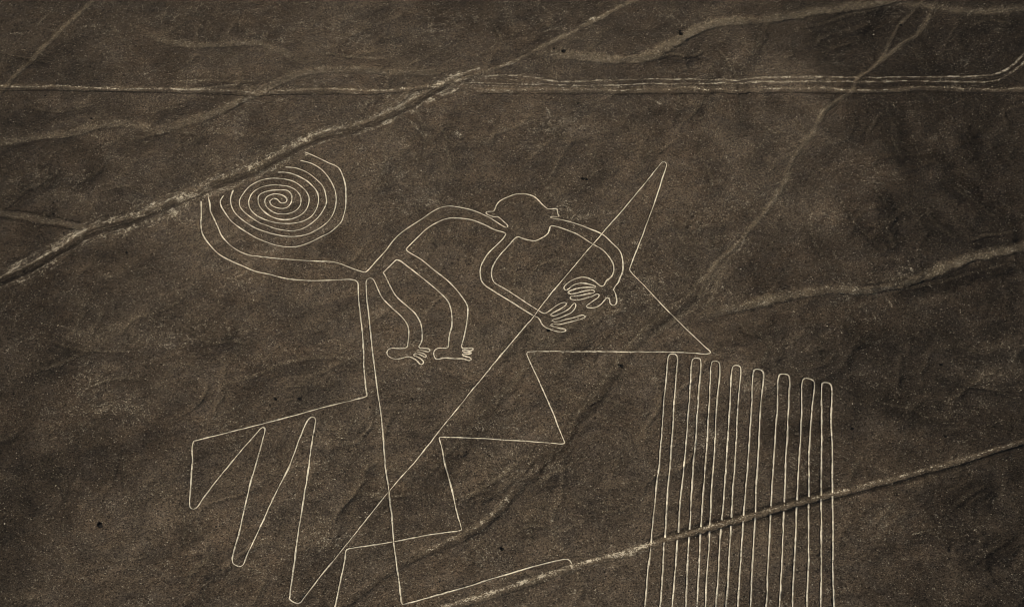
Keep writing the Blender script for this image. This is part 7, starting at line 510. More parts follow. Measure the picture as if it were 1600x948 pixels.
('hairpin',None,[[(20.58,176.02),(20.63,176.47),(20.68,176.92),(20.74,177.39),(20.79,177.86),(20.85,178.33),(20.9,178.79),(20.96,179.27),(21.01,179.75),(21.07,180.24),(21.13,180.73),(21.18,181.2),(21.24,181.68),(21.29,182.14),(21.34,182.63),(21.4,183.11),(21.45,183.59),(21.5,184.09),(21.56,184.57),(21.61,185.06),(21.66,185.55),(21.72,186.03),(21.78,186.51),(21.83,186.99),(21.89,187.44),(21.95,187.9),(22.02,188.41),(22.1,188.91),(22.18,189.44),(22.26,189.95),(22.33,190.43),(22.41,190.91),(22.49,191.37),(22.56,191.85),(22.63,192.33),(22.7,192.78),(22.77,193.31),(22.81,193.68)],[(22.91,194.54),(22.95,194.9),(23.01,195.4),(23.06,195.89),(23.12,196.39),(23.19,196.9),(23.24,197.34),(23.3,197.77),(23.36,198.24),(23.42,198.75),(23.49,199.29),(23.56,199.85),(23.63,200.39),(23.71,200.95),(23.78,201.52),(23.86,202.09),(23.93,202.61),(23.99,203.1),(24.06,203.61),(24.13,204.13),(24.2,204.61),(24.26,205.08),(24.33,205.6),(24.4,206.14),(24.48,206.68),(24.56,207.22),(24.63,207.78),(24.72,208.36),(24.79,208.87),(24.85,209.33),(24.92,209.83),(24.99,210.32),(25.07,210.85),(25.14,211.41),(25.21,211.95),(25.28,212.48),(25.35,213.0),(25.41,213.53),(25.48,214.06),(25.55,214.6),(25.61,215.12),(25.67,215.65),(25.74,216.2),(25.8,216.72),(25.86,217.24),(25.92,217.78),(25.98,218.34),(26.04,218.88),(26.1,219.46),(26.15,220.03),(26.21,220.61),(26.27,221.17),(26.33,221.79),(26.4,222.43),(26.45,222.98),(26.53,223.65),(26.6,224.28),(26.66,224.82),(26.72,225.38),(26.79,225.95),(26.86,226.51),(26.93,227.08),(27.0,227.64),(27.07,228.18),(27.13,228.71),(27.2,229.23),(27.27,229.76),(27.34,230.32),(27.41,230.94),(27.49,231.58),(27.56,232.22),(27.64,232.9),(27.72,233.57),(27.8,234.17),(27.88,234.71),(27.99,235.28),(28.14,235.76),(28.37,236.19),(28.74,236.22),(29.17,236.19),(29.51,235.9),(29.63,235.46),(29.65,234.77),(29.59,234.11),(29.52,233.55),(29.44,232.94),(29.34,232.29),(29.25,231.65),(29.15,231.03),(29.07,230.38),(29.0,229.79),(28.94,229.28),(28.89,228.78),(28.83,228.25),(28.78,227.7),(28.72,227.17),(28.67,226.65),(28.62,226.11),(28.56,225.54),(28.5,224.95),(28.44,224.39),(28.38,223.76),(28.31,223.14),(28.25,222.54),(28.18,221.96),(28.12,221.34),(28.04,220.66),(27.98,220.03),(27.91,219.4),(27.84,218.81),(27.78,218.24),(27.72,217.67),(27.66,217.1),(27.6,216.57),(27.55,216.06),(27.49,215.59),(27.44,215.12),(27.39,214.68),(27.33,214.14),(27.26,213.61),(27.2,213.11),(27.13,212.54),(27.06,211.93),(27.0,211.47),(26.93,210.92),(26.88,210.46),(26.83,210.01),(26.77,209.57),(26.71,209.1),(26.65,208.59),(26.58,207.97),(26.5,207.35),(26.43,206.76),(26.37,206.21),(26.3,205.67),(26.24,205.12),(26.18,204.58),(26.12,204.06),(26.05,203.52),(26.0,203.03),(25.95,202.59),(25.9,202.14),(25.84,201.57),(25.78,200.98),(25.72,200.35),(25.66,199.75),(25.61,199.19),(25.56,198.61),(25.5,198.04),(25.46,197.54),(25.41,197.07),(25.37,196.61),(25.32,196.15),(25.27,195.66),(25.24,195.48)],[(25.09,194.64),(25.0,194.11),(24.92,193.46),(24.88,193.06),(24.84,192.63),(24.8,192.13),(24.76,191.61),(24.71,191.08),(24.67,190.54),(24.62,189.99),(24.57,189.45),(24.53,188.93),(24.48,188.39),(24.42,187.89),(24.38,187.43),(24.32,186.96),(24.27,186.48),(24.21,185.99),(24.15,185.51),(24.09,185.03),(24.03,184.55),(23.97,184.05),(23.92,183.58),(23.86,183.13),(23.81,182.68),(23.76,182.21),(23.71,181.75),(23.65,181.24),(23.6,180.76),(23.55,180.27),(23.5,179.8),(23.46,179.32),(23.41,178.86),(23.36,178.39),(23.32,177.91),(23.27,177.42),(23.22,176.95),(23.18,176.49),(23.13,176.04)]],None),
('hairpin',None,[[(24.92,175.99),(24.97,176.48),(25.03,176.98),(25.09,177.47),(25.15,177.95),(25.21,178.45),(25.26,178.92),(25.32,179.38),(25.37,179.86),(25.43,180.33),(25.48,180.8),(25.54,181.3),(25.6,181.79),(25.66,182.24),(25.71,182.69),(25.77,183.16),(25.83,183.65),(25.89,184.12),(25.95,184.58),(26.01,185.05),(26.07,185.52),(26.13,186.01),(26.2,186.49),(26.26,186.99),(26.32,187.47),(26.38,187.93),(26.43,188.39),(26.5,188.89),(26.56,189.43),(26.63,189.97),(26.69,190.5),(26.75,191.04),(26.82,191.54),(26.88,192.05),(26.94,192.54),(26.99,193.01),(27.05,193.44),(27.1,193.83),(27.15,194.26),(27.22,194.73),(27.27,195.06)],[(27.46,196.5),(27.5,196.87),(27.55,197.37),(27.6,197.83),(27.65,198.32),(27.7,198.83),(27.75,199.36),(27.81,199.91),(27.87,200.49),(27.94,201.1),(28.02,201.72),(28.09,202.29),(28.15,202.76),(28.21,203.19),(28.28,203.63),(28.34,204.09),(28.41,204.57),(28.49,205.07),(28.56,205.59),(28.64,206.11),(28.72,206.62),(28.8,207.16),(28.89,207.71),(28.97,208.25),(29.05,208.81),(29.13,209.38),(29.22,209.98),(29.3,210.52),(29.36,210.97),(29.43,211.44),(29.5,211.94),(29.56,212.47),(29.63,213.0),(29.7,213.52),(29.77,214.03),(29.83,214.57),(29.9,215.11),(29.96,215.61),(30.03,216.15),(30.1,216.74),(30.17,217.32),(30.24,217.89),(30.31,218.4),(30.37,218.94),(30.44,219.49),(30.5,220.03),(30.58,220.61),(30.66,221.26),(30.73,221.88),(30.81,222.45),(30.88,223.03),(30.95,223.63),(31.02,224.2),(31.09,224.78),(31.16,225.34),(31.22,225.84),(31.28,226.33),(31.33,226.83),(31.39,227.33),(31.45,227.86),(31.52,228.45),(31.6,229.18),(31.65,229.74),(31.71,230.38),(31.76,231.0),(31.83,231.64),(31.89,232.23),(31.96,232.81),(32.05,233.5),(32.18,234.2),(32.35,234.75),(32.73,235.0),(33.23,234.97),(33.65,234.86),(33.76,234.38),(33.76,233.85),(33.71,233.08),(33.66,232.6),(33.6,232.04),(33.51,231.37),(33.42,230.71),(33.33,230.01),(33.23,229.32),(33.14,228.66),(33.04,227.99),(32.96,227.37),(32.88,226.79),(32.81,226.22),(32.74,225.69),(32.68,225.12),(32.61,224.55),(32.55,224.0),(32.49,223.45),(32.43,222.89),(32.36,222.32),(32.28,221.66),(32.21,221.04),(32.15,220.44),(32.07,219.79),(32.0,219.18),(31.93,218.58),(31.86,218.0),(31.79,217.43),(31.73,216.94),(31.68,216.49),(31.61,215.97),(31.55,215.46),(31.48,214.95),(31.41,214.43),(31.34,213.93),(31.27,213.48),(31.21,213.01),(31.14,212.48),(31.06,211.93),(30.99,211.36),(30.94,210.91),(30.88,210.46),(30.82,209.97),(30.76,209.44),(30.69,208.9),(30.63,208.36),(30.56,207.8),(30.5,207.26),(30.43,206.73),(30.37,206.2),(30.31,205.66),(30.25,205.12),(30.19,204.63),(30.14,204.15),(30.09,203.66),(30.03,203.2),(29.98,202.71),(29.92,202.19),(29.86,201.63),(29.79,201.03),(29.73,200.47),(29.68,199.95),(29.63,199.46),(29.57,198.97),(29.52,198.5),(29.47,198.02),(29.41,197.48),(29.36,197.06)],[(29.19,195.64),(29.11,195.07),(29.06,194.65),(29.0,194.23),(28.95,193.79),(28.89,193.3),(28.83,192.79),(28.78,192.32),(28.73,191.86),(28.69,191.38),(28.65,190.89),(28.61,190.42),(28.57,189.93),(28.52,189.43),(28.48,188.94),(28.44,188.47),(28.4,187.97),(28.35,187.44),(28.3,186.94),(28.25,186.46),(28.21,186.0),(28.16,185.52),(28.11,185.03),(28.06,184.56),(28.01,184.09),(27.96,183.62),(27.91,183.15),(27.87,182.68),(27.82,182.22),(27.77,181.75),(27.73,181.27),(27.68,180.78),(27.63,180.3),(27.59,179.83),(27.54,179.36),(27.5,178.89),(27.45,178.43),(27.41,177.96),(27.37,177.5),(27.32,177.02),(27.27,176.53),(27.23,176.05)]],None),
('hairpin',None,[[(28.9,176.15),(28.95,176.59),(29.01,177.07),(29.06,177.52),(29.11,177.97),(29.16,178.43),(29.21,178.9),(29.27,179.36),(29.32,179.83),(29.37,180.3),(29.42,180.77),(29.48,181.23),(29.53,181.73),(29.59,182.19),(29.64,182.65),(29.7,183.12),(29.75,183.57),(29.81,184.03),(29.86,184.49),(29.92,184.96),(29.97,185.44),(30.03,185.94),(30.09,186.42),(30.15,186.92),(30.21,187.44),(30.27,187.95),(30.33,188.45),(30.39,188.93),(30.44,189.42),(30.5,189.91),(30.55,190.4),(30.6,190.89),(30.65,191.37),(30.7,191.87),(30.75,192.36),(30.79,192.85),(30.84,193.32),(30.88,193.78),(30.92,194.25),(30.97,194.73),(31.02,195.2),(31.05,195.61),(31.11,196.17),(31.14,196.39)],[(31.27,197.6),(31.32,198.04),(31.39,198.6),(31.45,199.12),(31.51,199.64),(31.58,200.16),(31.65,200.7),(31.72,201.22),(31.78,201.73),(31.85,202.27),(31.91,202.73),(31.97,203.21),(32.03,203.68),(32.09,204.14),(32.15,204.63),(32.22,205.14),(32.28,205.65),(32.34,206.15),(32.41,206.68),(32.49,207.26),(32.55,207.76),(32.61,208.25),(32.68,208.78),(32.75,209.33),(32.82,209.87),(32.88,210.37),(32.94,210.84),(33.0,211.3),(33.06,211.8),(33.12,212.3),(33.18,212.77),(33.24,213.26),(33.3,213.75),(33.36,214.25),(33.42,214.78),(33.48,215.29),(33.55,215.8),(33.61,216.35),(33.67,216.83),(33.73,217.34),(33.8,217.94),(33.88,218.55),(33.95,219.1),(34.02,219.67),(34.09,220.29),(34.17,220.95),(34.25,221.59),(34.33,222.22),(34.4,222.79),(34.46,223.34),(34.52,223.9),(34.59,224.43),(34.64,224.94),(34.71,225.51),(34.78,226.14),(34.85,226.79),(34.91,227.41),(34.97,228.08),(35.03,228.76),(35.09,229.45),(35.16,230.16),(35.22,230.79),(35.28,231.34),(35.34,231.88),(35.4,232.38),(35.51,233.1),(35.65,233.71),(35.84,234.16),(36.18,234.27),(36.56,234.21),(36.91,234.02),(37.05,233.5),(37.09,232.93),(37.04,232.24),(36.99,231.76),(36.92,231.22),(36.85,230.63),(36.76,230.0),(36.66,229.36),(36.6,228.92),(36.53,228.47),(36.46,228.0),(36.39,227.54),(36.32,227.09),(36.25,226.61),(36.18,226.15),(36.11,225.72),(36.02,225.06),(35.93,224.41),(35.86,223.83),(35.78,223.25),(35.72,222.71),(35.65,222.12),(35.57,221.48),(35.49,220.85),(35.41,220.19),(35.33,219.53),(35.25,218.91),(35.18,218.31),(35.11,217.73),(35.04,217.18),(34.99,216.7),(34.93,216.19),(34.87,215.72),(34.82,215.22),(34.75,214.64),(34.7,214.19),(34.63,213.59),(34.57,213.04),(34.51,212.53),(34.45,211.99),(34.39,211.47),(34.34,211.05),(34.29,210.62),(34.24,210.17),(34.18,209.72),(34.12,209.26),(34.06,208.79),(33.97,208.16),(33.89,207.56),(33.81,207.02),(33.74,206.43),(33.67,205.9),(33.6,205.4),(33.54,204.9),(33.49,204.42),(33.43,203.93),(33.38,203.44),(33.32,202.94),(33.27,202.44),(33.22,201.95),(33.17,201.46),(33.11,200.94),(33.06,200.43),(33.01,199.92),(32.95,199.41),(32.89,198.85),(32.83,198.29),(32.8,198.03)],[(32.69,196.82),(32.62,196.19),(32.58,195.76),(32.54,195.34),(32.5,194.86),(32.45,194.39),(32.4,193.92),(32.34,193.43),(32.29,192.96),(32.23,192.5),(32.17,192.03),(32.1,191.54),(32.03,191.05),(31.96,190.57),(31.89,190.08),(31.82,189.61),(31.75,189.14),(31.68,188.65),(31.61,188.15),(31.54,187.64),(31.48,187.14),(31.42,186.62),(31.37,186.15),(31.32,185.69),(31.28,185.23),(31.24,184.78),(31.2,184.31),(31.15,183.83),(31.11,183.35),(31.07,182.88),(31.03,182.42),(30.98,181.94),(30.93,181.46),(30.88,180.96),(30.83,180.48),(30.78,180.01),(30.74,179.54),(30.69,179.09),(30.64,178.61),(30.59,178.13),(30.54,177.67),(30.49,177.2),(30.45,176.74),(30.4,176.29),(30.39,176.14)]],None),
('hairpin',None,[[(31.98,176.18),(32.03,176.64),(32.08,177.09),(32.12,177.54),(32.17,177.99),(32.23,178.5),(32.28,178.97),(32.33,179.45),(32.38,179.91),(32.43,180.36),(32.48,180.81),(32.53,181.27),(32.6,181.77),(32.66,182.26),(32.72,182.74),(32.78,183.21),(32.84,183.65),(32.9,184.1),(32.97,184.56),(33.03,185.03),(33.1,185.49),(33.16,185.99),(33.23,186.49),(33.3,187.0),(33.36,187.48),(33.42,187.93),(33.48,188.4),(33.54,188.88),(33.6,189.36),(33.66,189.83),(33.72,190.31),(33.78,190.79),(33.84,191.29),(33.9,191.79),(33.96,192.3),(34.03,192.81),(34.09,193.32),(34.15,193.82),(34.21,194.3),(34.27,194.78),(34.34,195.28),(34.4,195.75),(34.46,196.21),(34.51,196.59),(34.56,197.0),(34.6,197.24)],[(34.84,198.93),(34.91,199.43),(34.99,199.91),(35.06,200.41),(35.13,200.87),(35.2,201.33),(35.27,201.81),(35.34,202.32),(35.41,202.81),(35.47,203.26),(35.53,203.73),(35.6,204.2),(35.66,204.7),(35.74,205.22),(35.81,205.78),(35.89,206.34),(35.96,206.87),(36.03,207.42),(36.1,207.99),(36.18,208.56),(36.25,209.07),(36.31,209.56),(36.37,210.08),(36.44,210.6),(36.5,211.09),(36.57,211.6),(36.63,212.11),(36.7,212.64),(36.77,213.19),(36.83,213.71),(36.89,214.23),(36.96,214.75),(37.03,215.34),(37.1,215.87),(37.16,216.39),(37.22,216.89),(37.28,217.39),(37.35,217.9),(37.42,218.44),(37.49,219.01),(37.56,219.56),(37.63,220.11),(37.71,220.66),(37.77,221.19),(37.84,221.72),(37.92,222.31),(38.0,222.9),(38.09,223.55),(38.16,224.11),(38.23,224.68),(38.3,225.31),(38.38,226.03),(38.46,226.68),(38.51,227.13),(38.56,227.58),(38.61,228.06),(38.67,228.6),(38.74,229.23),(38.81,229.85),(38.88,230.43),(38.95,230.95),(39.02,231.42),(39.17,232.19),(39.31,232.73),(39.62,233.04),(40.01,233.06),(40.45,232.98),(40.69,232.63),(40.72,232.16),(40.69,231.5),(40.64,231.08),(40.58,230.6),(40.51,230.06),(40.41,229.43),(40.31,228.8),(40.23,228.27),(40.15,227.77),(40.07,227.27),(39.99,226.82),(39.9,226.28),(39.83,225.79),(39.73,225.15),(39.63,224.53),(39.55,223.93),(39.47,223.3),(39.39,222.71),(39.31,222.09),(39.24,221.47),(39.17,220.9),(39.1,220.34),(39.03,219.77),(38.97,219.22),(38.91,218.67),(38.85,218.15),(38.79,217.64),(38.73,217.14),(38.67,216.64),(38.61,216.08),(38.54,215.57),(38.48,215.04),(38.42,214.55),(38.36,214.04),(38.3,213.51),(38.23,213.0),(38.17,212.5),(38.11,211.99),(38.04,211.44),(37.97,210.92),(37.9,210.42),(37.84,209.92),(37.77,209.42),(37.7,208.91),(37.62,208.37),(37.54,207.78),(37.46,207.2),(37.37,206.62),(37.3,206.06),(37.22,205.49),(37.14,204.96),(37.07,204.45),(37.01,203.97),(36.95,203.51),(36.89,203.02),(36.82,202.46),(36.76,201.94),(36.71,201.44),(36.66,200.97),(36.62,200.51),(36.57,200.05),(36.51,199.58),(36.5,199.44)],[(36.26,197.71),(36.19,197.19),(36.13,196.72),(36.07,196.22),(36.01,195.79),(35.96,195.35),(35.9,194.9),(35.85,194.46),(35.8,194.0),(35.74,193.54),(35.68,193.03),(35.62,192.48),(35.55,191.96),(35.49,191.45),(35.44,190.97),(35.38,190.48),(35.32,189.98),(35.26,189.48),(35.19,188.97),(35.14,188.53),(35.08,188.03),(35.02,187.55),(34.96,187.06),(34.89,186.56),(34.83,186.06),(34.76,185.56),(34.7,185.06),(34.63,184.58),(34.57,184.11),(34.52,183.66),(34.46,183.2),(34.4,182.74),(34.34,182.27),(34.28,181.79),(34.22,181.29),(34.17,180.82),(34.11,180.32),(34.05,179.82),(33.99,179.33),(33.94,178.85),(33.88,178.37),(33.83,177.9),(33.77,177.43),(33.72,176.97),(33.67,176.52),(33.62,176.05)]],None),
('hairpin',None,[[(35.4,176.0),(35.45,176.48),(35.51,176.96),(35.57,177.42),(35.62,177.89),(35.68,178.36),(35.73,178.84),(35.79,179.3),(35.84,179.77),(35.9,180.24),(35.96,180.74),(36.02,181.24),(36.08,181.72),(36.15,182.21),(36.21,182.69),(36.28,183.16),(36.34,183.64),(36.41,184.13),(36.48,184.63),(36.55,185.13),(36.61,185.6),(36.68,186.09),(36.75,186.59),(36.81,187.05),(36.87,187.51),(36.94,187.98),(37.0,188.44),(37.07,188.94),(37.14,189.43),(37.2,189.9),(37.26,190.39),(37.33,190.85),(37.39,191.31),(37.45,191.78),(37.51,192.24),(37.57,192.7),(37.63,193.17),(37.69,193.64),(37.75,194.06),(37.81,194.52),(37.87,195.0),(37.94,195.49),(38.0,195.97),(38.07,196.5),(38.15,197.01),(38.22,197.53),(38.28,197.99),(38.36,198.58),(38.39,198.75)],[(38.51,199.72),(38.57,200.13),(38.64,200.64),(38.71,201.14),(38.78,201.64),(38.85,202.12),(38.93,202.62),(39.0,203.13),(39.08,203.65),(39.16,204.19),(39.23,204.67),(39.31,205.19),(39.39,205.73),(39.47,206.23),(39.55,206.75),(39.63,207.3),(39.73,207.89),(39.8,208.39),(39.89,208.96),(39.98,209.54),(40.06,210.11),(40.14,210.66),(40.21,211.14),(40.28,211.63),(40.35,212.14),(40.42,212.66),(40.49,213.18),(40.56,213.72),(40.63,214.25),(40.69,214.74),(40.75,215.23),(40.82,215.74),(40.88,216.26),(40.96,216.8),(41.02,217.31),(41.1,217.85),(41.17,218.37),(41.25,218.9),(41.32,219.44),(41.4,219.98),(41.48,220.53),(41.57,221.12),(41.65,221.69),(41.73,222.26),(41.81,222.85),(41.89,223.44),(41.97,224.04),(42.05,224.67),(42.14,225.42),(42.21,226.11),(42.27,226.63),(42.33,227.18),(42.37,227.61),(42.41,228.02),(42.46,228.61),(42.52,229.23),(42.59,229.78),(42.66,230.36),(42.76,231.01),(42.92,231.71),(43.13,232.33),(43.54,232.54),(43.88,232.41),(44.29,232.19),(44.58,231.76),(44.67,231.23),(44.64,230.45),(44.59,230.01),(44.51,229.45),(44.4,228.85),(44.3,228.25),(44.18,227.64),(44.09,227.15),(44.01,226.73),(43.93,226.28),(43.81,225.67),(43.69,224.96),(43.57,224.26),(43.47,223.62),(43.39,223.04),(43.31,222.47),(43.23,221.89),(43.15,221.28),(43.08,220.69),(43.0,220.12),(42.93,219.56),(42.87,219.01),(42.8,218.45),(42.73,217.91),(42.66,217.37),(42.6,216.85),(42.53,216.34),(42.46,215.76),(42.39,215.23),(42.34,214.76),(42.28,214.26),(42.22,213.78),(42.16,213.29),(42.1,212.8),(42.04,212.29),(41.98,211.78),(41.9,211.21),(41.83,210.72),(41.77,210.23),(41.7,209.72),(41.62,209.19),(41.53,208.58),(41.44,207.98),(41.37,207.43),(41.28,206.87),(41.21,206.33),(41.13,205.79),(41.06,205.27),(40.99,204.76),(40.94,204.31),(40.88,203.8),(40.82,203.26),(40.77,202.76),(40.73,202.27),(40.69,201.81),(40.64,201.34),(40.58,200.78),(40.54,200.34)],[(40.43,199.34),(40.34,198.73),(40.28,198.27),(40.22,197.84),(40.15,197.35),(40.09,196.86),(40.01,196.35),(39.94,195.82),(39.87,195.33),(39.8,194.81),(39.73,194.32),(39.66,193.84),(39.61,193.41),(39.55,192.96),(39.49,192.46),(39.42,191.97),(39.37,191.49),(39.31,191.04),(39.25,190.58),(39.19,190.08),(39.13,189.6),(39.07,189.12),(39.02,188.68),(38.96,188.24),(38.9,187.75),(38.84,187.26),(38.78,186.78),(38.71,186.3),(38.66,185.85),(38.61,185.42),(38.54,184.92),(38.47,184.41),(38.4,183.91),(38.34,183.43),(38.27,182.92),(38.21,182.41),(38.14,181.92),(38.09,181.46),(38.03,180.99),(37.98,180.51),(37.92,180.04),(37.87,179.56),(37.81,179.08),(37.76,178.61),(37.7,178.13),(37.65,177.64),(37.59,177.16),(37.54,176.7),(37.49,176.25),(37.46,175.95)]],None),
('hairpin',None,[[(39.89,175.88),(39.95,176.34),(40.01,176.79),(40.07,177.24),(40.13,177.71),(40.19,178.17),(40.25,178.63),(40.31,179.1),(40.37,179.56),(40.43,180.04),(40.49,180.51),(40.55,180.99),(40.61,181.47),(40.67,181.95),(40.74,182.44),(40.8,182.93),(40.86,183.42),(40.93,183.93),(40.99,184.43),(41.05,184.89),(41.1,185.34),(41.16,185.83),(41.23,186.32),(41.29,186.82),(41.35,187.31),(41.42,187.81),(41.49,188.3),(41.55,188.77),(41.62,189.26),(41.69,189.76),(41.75,190.24),(41.82,190.74),(41.89,191.23),(41.96,191.73),(42.02,192.17),(42.07,192.61),(42.14,193.07),(42.2,193.52),(42.25,193.94),(42.31,194.42),(42.37,194.89),(42.43,195.36),(42.49,195.84),(42.55,196.33),(42.61,196.81),(42.67,197.31),(42.74,197.81),(42.79,198.27),(42.85,198.76),(42.91,199.19),(42.98,199.71)],[(43.2,201.5),(43.28,202.05),(43.35,202.59),(43.42,203.09),(43.48,203.6),(43.55,204.12),(43.63,204.65),(43.7,205.19),(43.77,205.68),(43.85,206.22),(43.93,206.78),(44.0,207.3),(44.07,207.79),(44.14,208.29),(44.22,208.81),(44.3,209.33),(44.37,209.85),(44.46,210.41),(44.53,210.94),(44.6,211.44),(44.67,211.93),(44.73,212.42),(44.8,212.9),(44.87,213.4),(44.94,213.93),(45.02,214.49),(45.1,215.05),(45.17,215.57),(45.24,216.09),(45.32,216.6),(45.4,217.14),(45.48,217.68),(45.57,218.22),(45.66,218.77),(45.74,219.3),(45.84,219.86),(45.93,220.4),(46.01,220.95),(46.1,221.52),(46.19,222.09),(46.27,222.64),(46.34,223.18),(46.41,223.75),(46.48,224.41),(46.55,225.08),(46.62,225.73),(46.7,226.46),(46.77,227.15),(46.84,227.78),(46.91,228.4),(46.98,228.92),(47.09,229.61),(47.23,230.21),(47.49,230.8),(47.84,230.92),(48.24,230.92),(48.64,230.83),(48.95,230.58),(49.08,230.09),(49.1,229.56),(49.07,228.99),(49.01,228.47),(48.93,227.83),(48.83,227.15),(48.72,226.45),(48.62,225.77),(48.53,225.12),(48.45,224.51),(48.38,223.97),(48.31,223.44),(48.24,222.89),(48.17,222.38),(48.11,221.87),(48.04,221.33),(47.97,220.78),(47.89,220.2),(47.82,219.63),(47.74,219.08),(47.65,218.43),(47.56,217.84),(47.48,217.26),(47.4,216.69),(47.32,216.16),(47.24,215.59),(47.16,215.04),(47.08,214.5),(47.0,213.98),(46.92,213.46),(46.84,212.95),(46.77,212.44),(46.7,211.95),(46.63,211.46),(46.57,210.97),(46.51,210.48),(46.45,209.99),(46.4,209.52),(46.35,209.04),(46.28,208.49),(46.22,207.96),(46.16,207.44),(46.1,206.91),(46.04,206.36),(45.97,205.83),(45.91,205.33),(45.84,204.84),(45.78,204.35),(45.71,203.85),(45.64,203.34),(45.57,202.82),(45.49,202.27)],[(45.25,200.44),(45.17,199.86),(45.11,199.39),(45.03,198.86),(44.96,198.34),(44.9,197.84),(44.84,197.36),(44.78,196.86),(44.73,196.39),(44.68,195.91),(44.61,195.39),(44.56,194.91),(44.51,194.46),(44.45,193.97),(44.39,193.47),(44.33,192.99),(44.27,192.52),(44.22,192.08),(44.17,191.65),(44.11,191.21),(44.05,190.76),(43.99,190.31),(43.93,189.84),(43.85,189.33),(43.77,188.81),(43.7,188.35),(43.63,187.89),(43.55,187.42),(43.48,186.95),(43.41,186.49),(43.34,185.98),(43.26,185.49),(43.2,185.04),(43.14,184.59),(43.06,184.09),(42.98,183.56),(42.91,183.09),(42.83,182.57),(42.75,182.03),(42.68,181.52),(42.62,181.06),(42.55,180.59),(42.49,180.13),(42.43,179.67),(42.36,179.21),(42.3,178.74),(42.25,178.3),(42.19,177.84),(42.13,177.38),(42.07,176.93),(42.01,176.47),(41.95,176.02),(41.93,175.86)]],None),
('hairpin',None,[[(44.02,175.73),(44.07,176.19),(44.13,176.63),(44.18,177.07),(44.23,177.52),(44.29,177.99),(44.35,178.46),(44.41,178.94),(44.47,179.41),(44.52,179.87),(44.59,180.36),(44.65,180.83),(44.71,181.3),(44.78,181.81),(44.84,182.33),(44.91,182.85),(44.98,183.37),(45.05,183.89),(45.12,184.4),(45.19,184.93),(45.27,185.48),(45.35,186.03),(45.43,186.56),(45.5,187.04),(45.58,187.51),(45.65,187.97),(45.72,188.44),(45.79,188.9),(45.87,189.39),(45.94,189.85),(46.01,190.33),(46.08,190.81),(46.15,191.3),(46.21,191.74),(46.29,192.25),(46.36,192.75),(46.45,193.3),(46.51,193.77),(46.57,194.25),(46.64,194.79),(46.7,195.25),(46.76,195.73),(46.82,196.2),(46.88,196.68),(46.94,197.17),(47.0,197.63),(47.05,198.05),(47.1,198.49),(47.16,198.93),(47.23,199.46),(47.3,199.98),(47.37,200.45),(47.44,200.96),(47.48,201.2)],[(47.69,202.68),(47.75,203.14),(47.84,203.72),(47.91,204.24),(47.99,204.78),(48.07,205.34),(48.16,205.92),(48.23,206.44),(48.3,206.93),(48.36,207.41),(48.42,207.89),(48.5,208.41),(48.57,208.93),(48.64,209.45),(48.7,209.93),(48.77,210.4),(48.84,210.89),(48.91,211.42),(48.98,211.93),(49.06,212.44),(49.13,212.96),(49.21,213.48),(49.29,214.01),(49.36,214.52),(49.43,215.03),(49.51,215.54),(49.59,216.12),(49.68,216.69),(49.75,217.18),(49.82,217.7),(49.9,218.26),(49.99,218.85),(50.09,219.48),(50.16,220.02),(50.23,220.53),(50.3,221.08),(50.36,221.6),(50.43,222.13),(50.49,222.73),(50.57,223.4),(50.61,223.9),(50.66,224.34),(50.7,224.77),(50.74,225.23),(50.81,225.83),(50.88,226.46),(50.96,227.1),(51.04,227.69),(51.14,228.26),(51.32,229.01),(51.51,229.42),(51.88,229.61),(52.25,229.51),(52.59,229.38),(52.9,229.2),(53.22,228.86),(53.34,228.35),(53.3,227.63),(53.22,227.08),(53.11,226.48),(52.99,225.88),(52.86,225.3),(52.76,224.86),(52.66,224.41),(52.57,223.97),(52.47,223.51),(52.33,222.87),(52.23,222.28),(52.14,221.77),(52.06,221.27),(51.98,220.79),(51.9,220.29),(51.81,219.75),(51.7,219.11),(51.6,218.53),(51.51,217.97),(51.42,217.42),(51.34,216.9),(51.26,216.37),(51.18,215.85),(51.11,215.36),(51.04,214.87),(50.97,214.39),(50.9,213.9),(50.81,213.34),(50.74,212.81),(50.67,212.28),(50.59,211.73),(50.53,211.21),(50.47,210.73),(50.42,210.23),(50.37,209.69),(50.32,209.18),(50.27,208.65),(50.24,208.18),(50.21,207.68),(50.15,207.11),(50.1,206.54),(50.05,205.98),(49.99,205.43),(49.93,204.89),(49.87,204.37),(49.8,203.82),(49.74,203.33),(49.73,203.19)],[(49.53,201.75),(49.45,201.21),(49.4,200.76),(49.33,200.25),(49.26,199.72),(49.19,199.16),(49.13,198.66),(49.08,198.24),(49.04,197.82),(49.01,197.42),(48.98,196.99),(48.93,196.51),(48.89,196.03),(48.84,195.51),(48.8,195.06),(48.75,194.52),(48.7,194.03),(48.65,193.5),(48.6,193.0),(48.56,192.52),(48.51,192.03),(48.44,191.47),(48.38,190.98),(48.33,190.52),(48.28,190.07),(48.23,189.64),(48.17,189.18),(48.09,188.61),(48.02,188.09),(47.95,187.59),(47.88,187.11),(47.8,186.64),(47.73,186.17),(47.65,185.68),(47.58,185.22),(47.51,184.77),(47.44,184.26),(47.35,183.7),(47.28,183.18),(47.22,182.7),(47.15,182.19),(47.08,181.65),(47.03,181.27),(46.98,180.85),(46.92,180.42),(46.87,179.95),(46.81,179.48),(46.75,178.97),(46.69,178.48),(46.63,178.0),(46.58,177.51),(46.52,177.03),(46.48,176.58),(46.43,176.13),(46.38,175.69)]],None),
